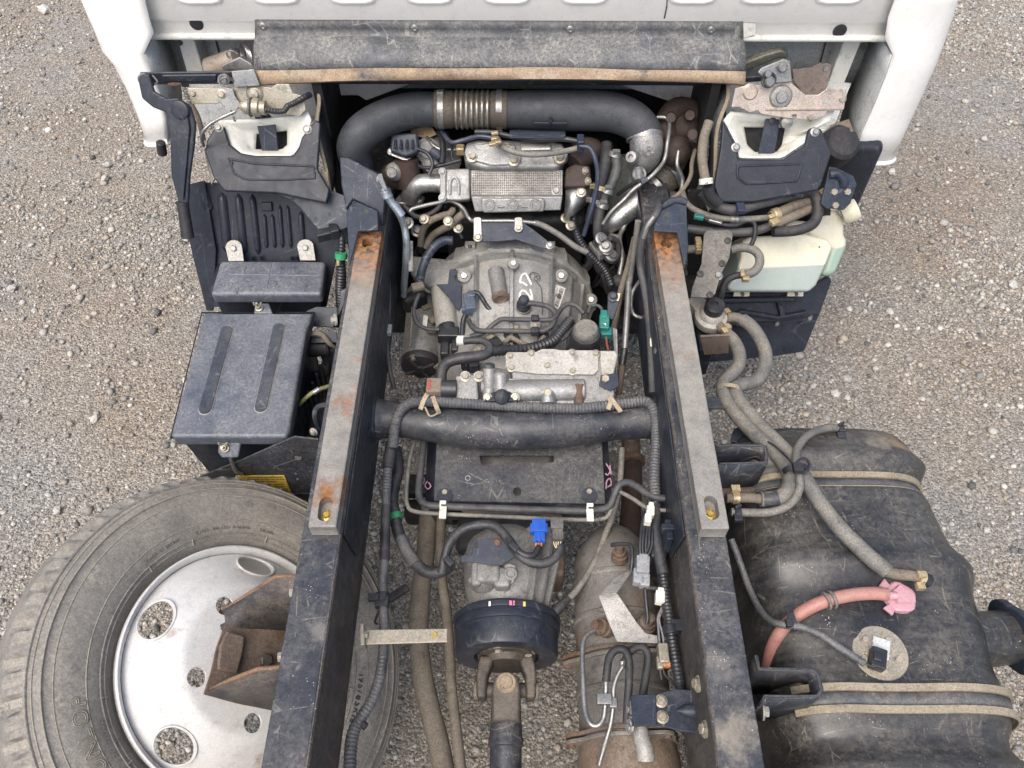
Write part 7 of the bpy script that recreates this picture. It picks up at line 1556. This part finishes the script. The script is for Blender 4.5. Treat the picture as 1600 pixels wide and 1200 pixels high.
MB().prism([Zp(1091, 522, .56), Zp(1142, 521, .56), Zp(1142, 527, .555), Zp(1091, 530, .555)], (0, 0, -.004)).build('bracket_edge', ALUG, pp_)
MB().prism([Yp(1094, 526, 1.10), Yp(1140, 524, 1.10), Yp(1138, 552, 1.10), Yp(1100, 555, 1.10)], (0, .005, 0)).build('bracket_face', M('brown bracket', (.12, .09, .075), .5, dust=.4), pp_, bev=.001)
MB().box(Zp(1094, 540, .53), .03, .10, .09).build('bracket_arm', BLKC, pp_, bev=.003)
# ------------------------------------------------------------------ coolant reservoir and what surrounds it
def level_mat(name, lv, wet):
    m = CREAM.copy(); m.name = name; t = m.node_tree; b = t.nodes['Principled BSDF']; src = b.inputs['Base Color'].links[0].from_socket
    g = t.nodes.new('ShaderNodeNewGeometry'); s_ = t.nodes.new('ShaderNodeSeparateXYZ'); t.links.new(g.outputs['Position'], s_.inputs[0])
    r_ = t.nodes.new('ShaderNodeMapRange'); r_.inputs[1].default_value = lv-.0015; r_.inputs[2].default_value = lv+.0015; r_.inputs[3].default_value = 1; r_.inputs[4].default_value = 0
    t.links.new(s_.outputs[2], r_.inputs[0]); x = t.nodes.new('ShaderNodeMix'); x.data_type = 'RGBA'; x.blend_type = 'MULTIPLY'
    t.links.new(r_.outputs[0], x.inputs[0]); t.links.new(src, x.inputs[6]); x.inputs[7].default_value = (*wet, 1); t.links.new(x.outputs[2], b.inputs['Base Color']); return m
rs = thing('coolant_reservoir', 'milky plastic coolant reservoir half filled with pale green liquid', 'reservoir')
pr_ = slope(1220, 420, .60, (.05, -.70, .71))
lvl = pr_(1220, 417).z
plate(MB(), [(1160, 376), (1172, 370), (1205, 368), (1262, 366), (1295, 374), (1302, 386), (1290, 417), (1276, 446), (1265, 456), (1142, 456), (1136, 448), (1150, 430), (1158, 404)], pr_, .12).build('main_tank', level_mat('milky reservoir plastic', lvl, (.50, .60, .70)), rs, bev=.020, seg=5)
p2 = slope(1305, 390, .60, (.25, -.66, .70)); lv2 = p2(1305, 392).z
plate(MB(), [(1262, 366), (1280, 338), (1290, 331), (1304, 328), (1318, 333), (1322, 345), (1322, 366), (1326, 376), (1325, 388), (1308, 428), (1300, 431), (1285, 431), (1300, 390)], p2, .10, -.004).build('tall_tank', level_mat('milky tall tank plastic', lv2, (.46, .64, .66)), rs, bev=.014, seg=5)
MB().lathe(Zp(1316, 336, .66), (.8, .1, .45), [(0, .020), (.012, .026), (.030, .0265), (.036, .024), (.038, .010), (.038, 0)], 24).build('filler_cap', CREAM, rs)
plate(MB(), [(1226, 350), (1240, 343), (1262, 345), (1278, 336), (1282, 346), (1262, 366), (1232, 366)], slope(1250, 350, .67, (0, -.6, .8)), .04).build('neck_block', CREAM, rs, bev=.008)
for x0, x1 in ((1147, 1172), (1231, 1256)):
    q = slope(x0, 459, .50, (0, -.6, .8)); o = plate(MB(), [(x0, 456), (x1, 456), (x1-1, 463), (x0-1, 463)], q, .006).build('foot_tab', CREAM, rs, bev=.001); MB().cyl(q((x0+x1)/2, 459.5, .001), q((x0+x1)/2, 459.5, -.001), .006, seg=12).build('tab_screw', RUSTS, o)
MB().cyl(pr_(1280, 386, .0005), pr_(1280, 386, -.002), .0024, seg=10).build('dot_mark', INK, rs)
mr = thing('mudguard', 'black mudguard structure with rubber mud flap under the coolant reservoir', 'mudguard')
yq = slope(1190, 480, .45, (.05, -.80, .6))
plate(MB(), [(1110, 458), (1250, 458), (1296, 432), (1300, 440), (1281, 491), (1262, 494), (1215, 503), (1180, 503), (1155, 512), (1105, 490)], yq, .02).build('guard_shell', PLAS, mr, bev=.003)
plate(MB(), [(1122, 466), (1245, 464), (1245, 472), (1122, 475)], yq, .02, .02).build('guard_rib', PLAS, mr, bev=.004)
plate(MB(), [(1150, 490), (1215, 500), (1262, 491), (1262, 486), (1215, 494), (1160, 484)], yq, .02, .016).build('guard_rib', PLAS, mr, bev=.003)
plate(MB(), [(1215, 474), (1228, 480), (1228, 496), (1220, 496)], yq, .02, .014).build('guard_rib', PLAS, mr, bev=.003)
yf = slope(1190, 525, .36, (.03, -.88, .48))
fo = plate(MB(), [(1090, 520), (1160, 506), (1215, 503), (1281, 489), (1256, 549), (1215, 556), (1095, 567)], yf, .005).build('mud_flap', PLAS, mr)
plate(MB(), [(1172, 504), (1180, 500), (1215, 502), (1262, 494), (1272, 493), (1272, 498), (1262, 500), (1215, 509), (1178, 509)], yf, .004, .004).build('clamp_strip', BLKC, mr, bev=.001)
for x, y in ((1214, 505), (1265, 496)): bolt(mr, yf(x, y, .005), yf.n, .0065, STEEL)
b = MB(); b.prism([Yp(1075, 300, 1.46), Yp(1300, 300, 1.46), Yp(1295, 380, 1.46), Yp(1075, 470, 1.40)], (0, .01, 0)); b.build('guard_back', DARK, mr)
b = MB(); b.prism([Zp(1070, 430, .50), Zp(1130, 430, .50), Zp(1130, 480, .48), Zp(1076, 500, .48)], (0, 0, -.01)); b.build('guard_floor', DARK, mr)
lp = slope(1110, 410, .71, (-.05, -.35, .93))
sl_ = thing('splash_plate', 'worn grey black rubber splash plate with dark rivets beside the right rail', 'splash plate')
so_ = plate(MB(), [(1104, 360), (1139, 359), (1145, 366), (1140, 402), (1126, 430), (1118, 458), (1112, 465), (1079, 464), (1082, 448), (1096, 412), (1100, 366)], lp, .005).build('plate_sheet', M('worn rubber plate', (.085, .08, .072), .6, dust=.5, bump=.1), sl_, bev=.001)
for x, y in ((1137, 376), (1128, 412), (1094, 428), (1109, 461)): MB().lathe(lp(x, y, 0), lp.n, [(0, .0078), (.003, .007), (.004, 0)], 16).build('dark_rivet', INK, sl_)
bolt(sl_, lp(1122, 430, .001), lp.n, .007, ZINC)
# right side bracket and black canister at the cab corner
rbk = thing('step_bracket', 'blue black steel bracket with three bolts at the right cab corner', 'bracket')
pb_ = slope(1310, 295, .78, (.1, -.72, .68))
o = plate(MB(), [(1296, 260), (1307, 262), (1334, 275), (1339, 288), (1329, 318), (1319, 328), (1293, 326), (1283, 319), (1290, 288)], pb_, .006).build('bracket_plate', BLUEB, rbk, bev=.0015)
MB().tube([pb_(1296, 272, .0), pb_(1310, 272, .004), pb_(1318, 282, .004), pb_(1318, 290, .0)], .010, seg=10).build('pressed_bead', BLUEB, rbk)
for x, y in ((1303, 300), (1324, 300), (1305, 321)): bolt(rbk, pb_(x, y, .001), pb_.n, .008, ZINCY)
ac = thing('air_cleaner', 'black plastic air cleaner housing behind the right cab corner panel', 'air cleaner')
MB().lathe(Zp(1316, 222, .80), (.1, -.5, .86), [(-.10, .045), (-.03, .045), (.0, .042), (.008, .034), (.009, .0)], 28).build('housing_dome', RUB, ac); MB().box(Zp(1312, 262, .68), .13, .10, .20).build('housing_body', PLAS, ac, bev=.015)
MB().prism([Yp(1298, 200, 1.58), Yp(1328, 190, 1.58), Yp(1334, 205, 1.56), Yp(1300, 212, 1.56)], (0, .01, 0)).build('tan_strip', HOSET, ac)
# coolant and heater hoses at the right
for nm, l, r_, m_, lb in (
    ('heater_hose', [(1098, 300, .78), (1108, 312, .765), (1122, 322, .755), (1142, 328, .75), (1160, 326, .75), (1180, 320, .75), (1214, 311, .752), (1246, 303, .755)], 8.5, HOSED, 'upper dark heater hose sagging under the right cab mount'),
    ('heater_hose', [(1252, 302, .755), (1266, 300, .755), (1276, 310, .75), (1278, 328, .735), (1273, 346, .72), (1258, 356, .715), (1236, 361, .71), (1208, 362, .71)], 8.5, RUB, 'black heater hose bent round above the coolant reservoir'),
    ('heater_hose', [(1204, 338, .725), (1222, 330, .728), (1244, 320, .732), (1266, 313, .735)], 8, HOSET, 'upper muddy straight hose with brass clamp above the reservoir'),
    ('heater_hose', [(1208, 352, .715), (1228, 343, .718), (1250, 333, .72), (1271, 323, .725)], 7.5, HOSET, 'lower muddy straight hose above the reservoir'),
    ('vacuum_pipe', [(1066, 300, .75), (1072, 316, .74), (1086, 328, .735), (1112, 338, .73), (1140, 342, .73), (1172, 342, .73), (1202, 340, .725)], 4.8, HOSE, 'thin grey pipe running right from behind the front bracket'),
    ('heater_hose', [(1074, 357, .70), (1100, 360, .70), (1140, 363, .70), (1172, 362, .70), (1190, 358, .70), (1204, 352, .705)], 6.8, HOSED, 'dark hose passing behind the splash plate'),
    ('overflow_hose', [(1142, 390, .68), (1160, 387, .685), (1176, 390, .685), (1186, 400, .68), (1186, 414, .675), (1177, 425, .67), (1163, 429, .665)], 7, HOSE, 'grey overflow hose looped in front of the reservoir'),
    ('overflow_hose', [(1163, 429, .664), (1146, 432, .66), (1134, 440, .65), (1128, 455, .63), (1124, 472, .60)], 5.5, RUB, 'short black overflow hose below the grey loop'),
    ('vent_pipe', [(1100, 341, .725), (1124, 350, .722), (1148, 352, .722), (1166, 345, .725), (1178, 348, .722), (1180, 362, .71), (1177, 376, .70), (1172, 386, .69)], 3.6, RUB, 'thin black pipe curling down past the grey overflow loop'),
    ('cab_hose', [(1108, 190, .90), (1100, 215, .88), (1097, 245, .86), (1100, 270, .845), (1104, 288, .83)], 7.5, HOSET, 'muddy hose hanging behind the right rubber curtain'),
    ('cab_hose', [(1106, 292, .82), (1110, 306, .80), (1122, 318, .78)], 9, RUB, 'black rubber hose end under the right rubber curtain'),
    ('drain_pipe', [(1072, 390, .66), (1084, 389, .66), (1100, 388, .66)], 6.5, HOSE, 'short grey pipe stub beside the rusty end of the right spacer bar')):
    o = H(nm, l, r_, m_, lb, seg=14)
    if nm == 'cab_hose' and r_ < 8: MB().lathe(Zp(1103, 283, .832), (.1, -.5, -.6), [(-.006, .0125), (-.006, .0145), (.006, .0145), (.006, .0125)], 16).build('cream_clamp', CLIPW, o)
    if nm == 'drain_pipe': MB().box(Zp(1091, 378, .68), .014, .024, .012).box(Zp(1091, 390, .672), .012, .016, .016).build('brass_clamp', BRASS, o, bev=.002)
    if nm == 'overflow_hose' and r_ > 6: MB().box(Zp(1165, 436, .67), .016, .012, .012).box(Zp(1160, 427, .68), .010, .018, .008).build('brass_clamp', BRASS, o, bev=.002)
    if 'upper muddy' in lb:
        b = MB(); b.lathe(Zp(1212, 335, .727), (.8, .3, .05), [(-.008, .0125), (-.008, .015), (.008, .015), (.008, .0125)], 16); b.box(Zp(1210, 347, .742), .020, .016, .010, Matrix.Rotation(.5, 3, 'Z')); b.box(Zp(1206, 338, .745), .016, .010, .008, Matrix.Rotation(.5, 3, 'Z')); b.build('brass_clamp', BRASS, o, bev=.002)
    if 'upper dark' in lb: MB().box(Zp(1157, 324, .765), .018, .034, .012).box(Zp(1247, 303, .77), .022, .016, .01).build('blue_clip', BLUEW, o, bev=.002)
    if nm == 'vacuum_pipe':
        for x in (1144, 1150): MB().lathe(Zp(x, 342, .73), (1, 0, 0), [(-.004, .008), (-.004, .0095), (.004, .0095), (.004, .008)], 14).build('clamp', STEEL, o)
b = MB(); b.box(Zp(1092, 339, .74), .022, .012, .010, Matrix.Rotation(-.3, 3, 'Z')); b.build('green_clip', GREEN, bev=.002, label='tiny green clip on the thin pipe right of the front bracket', cat='clip')
b = MB(); b.box(Zp(1118, 346, .735), .03, .010, .008, Matrix.Rotation(-.4, 3, 'Z')); b.build('wire_plug', STEEL, bev=.002, label='small grey wire plug beside the green clip', cat='plug')
b = MB(); b.cyl(Zp(1290, 310, .74), Zp(1281, 297, .75), .010, seg=10); b.box(Zp(1284, 303, .75), .016, .014, .012); b.build('hose_fitting', BRASS, bev=.002, label='small brass fitting where the black hose bends under the step bracket', cat='fitting')
finish()
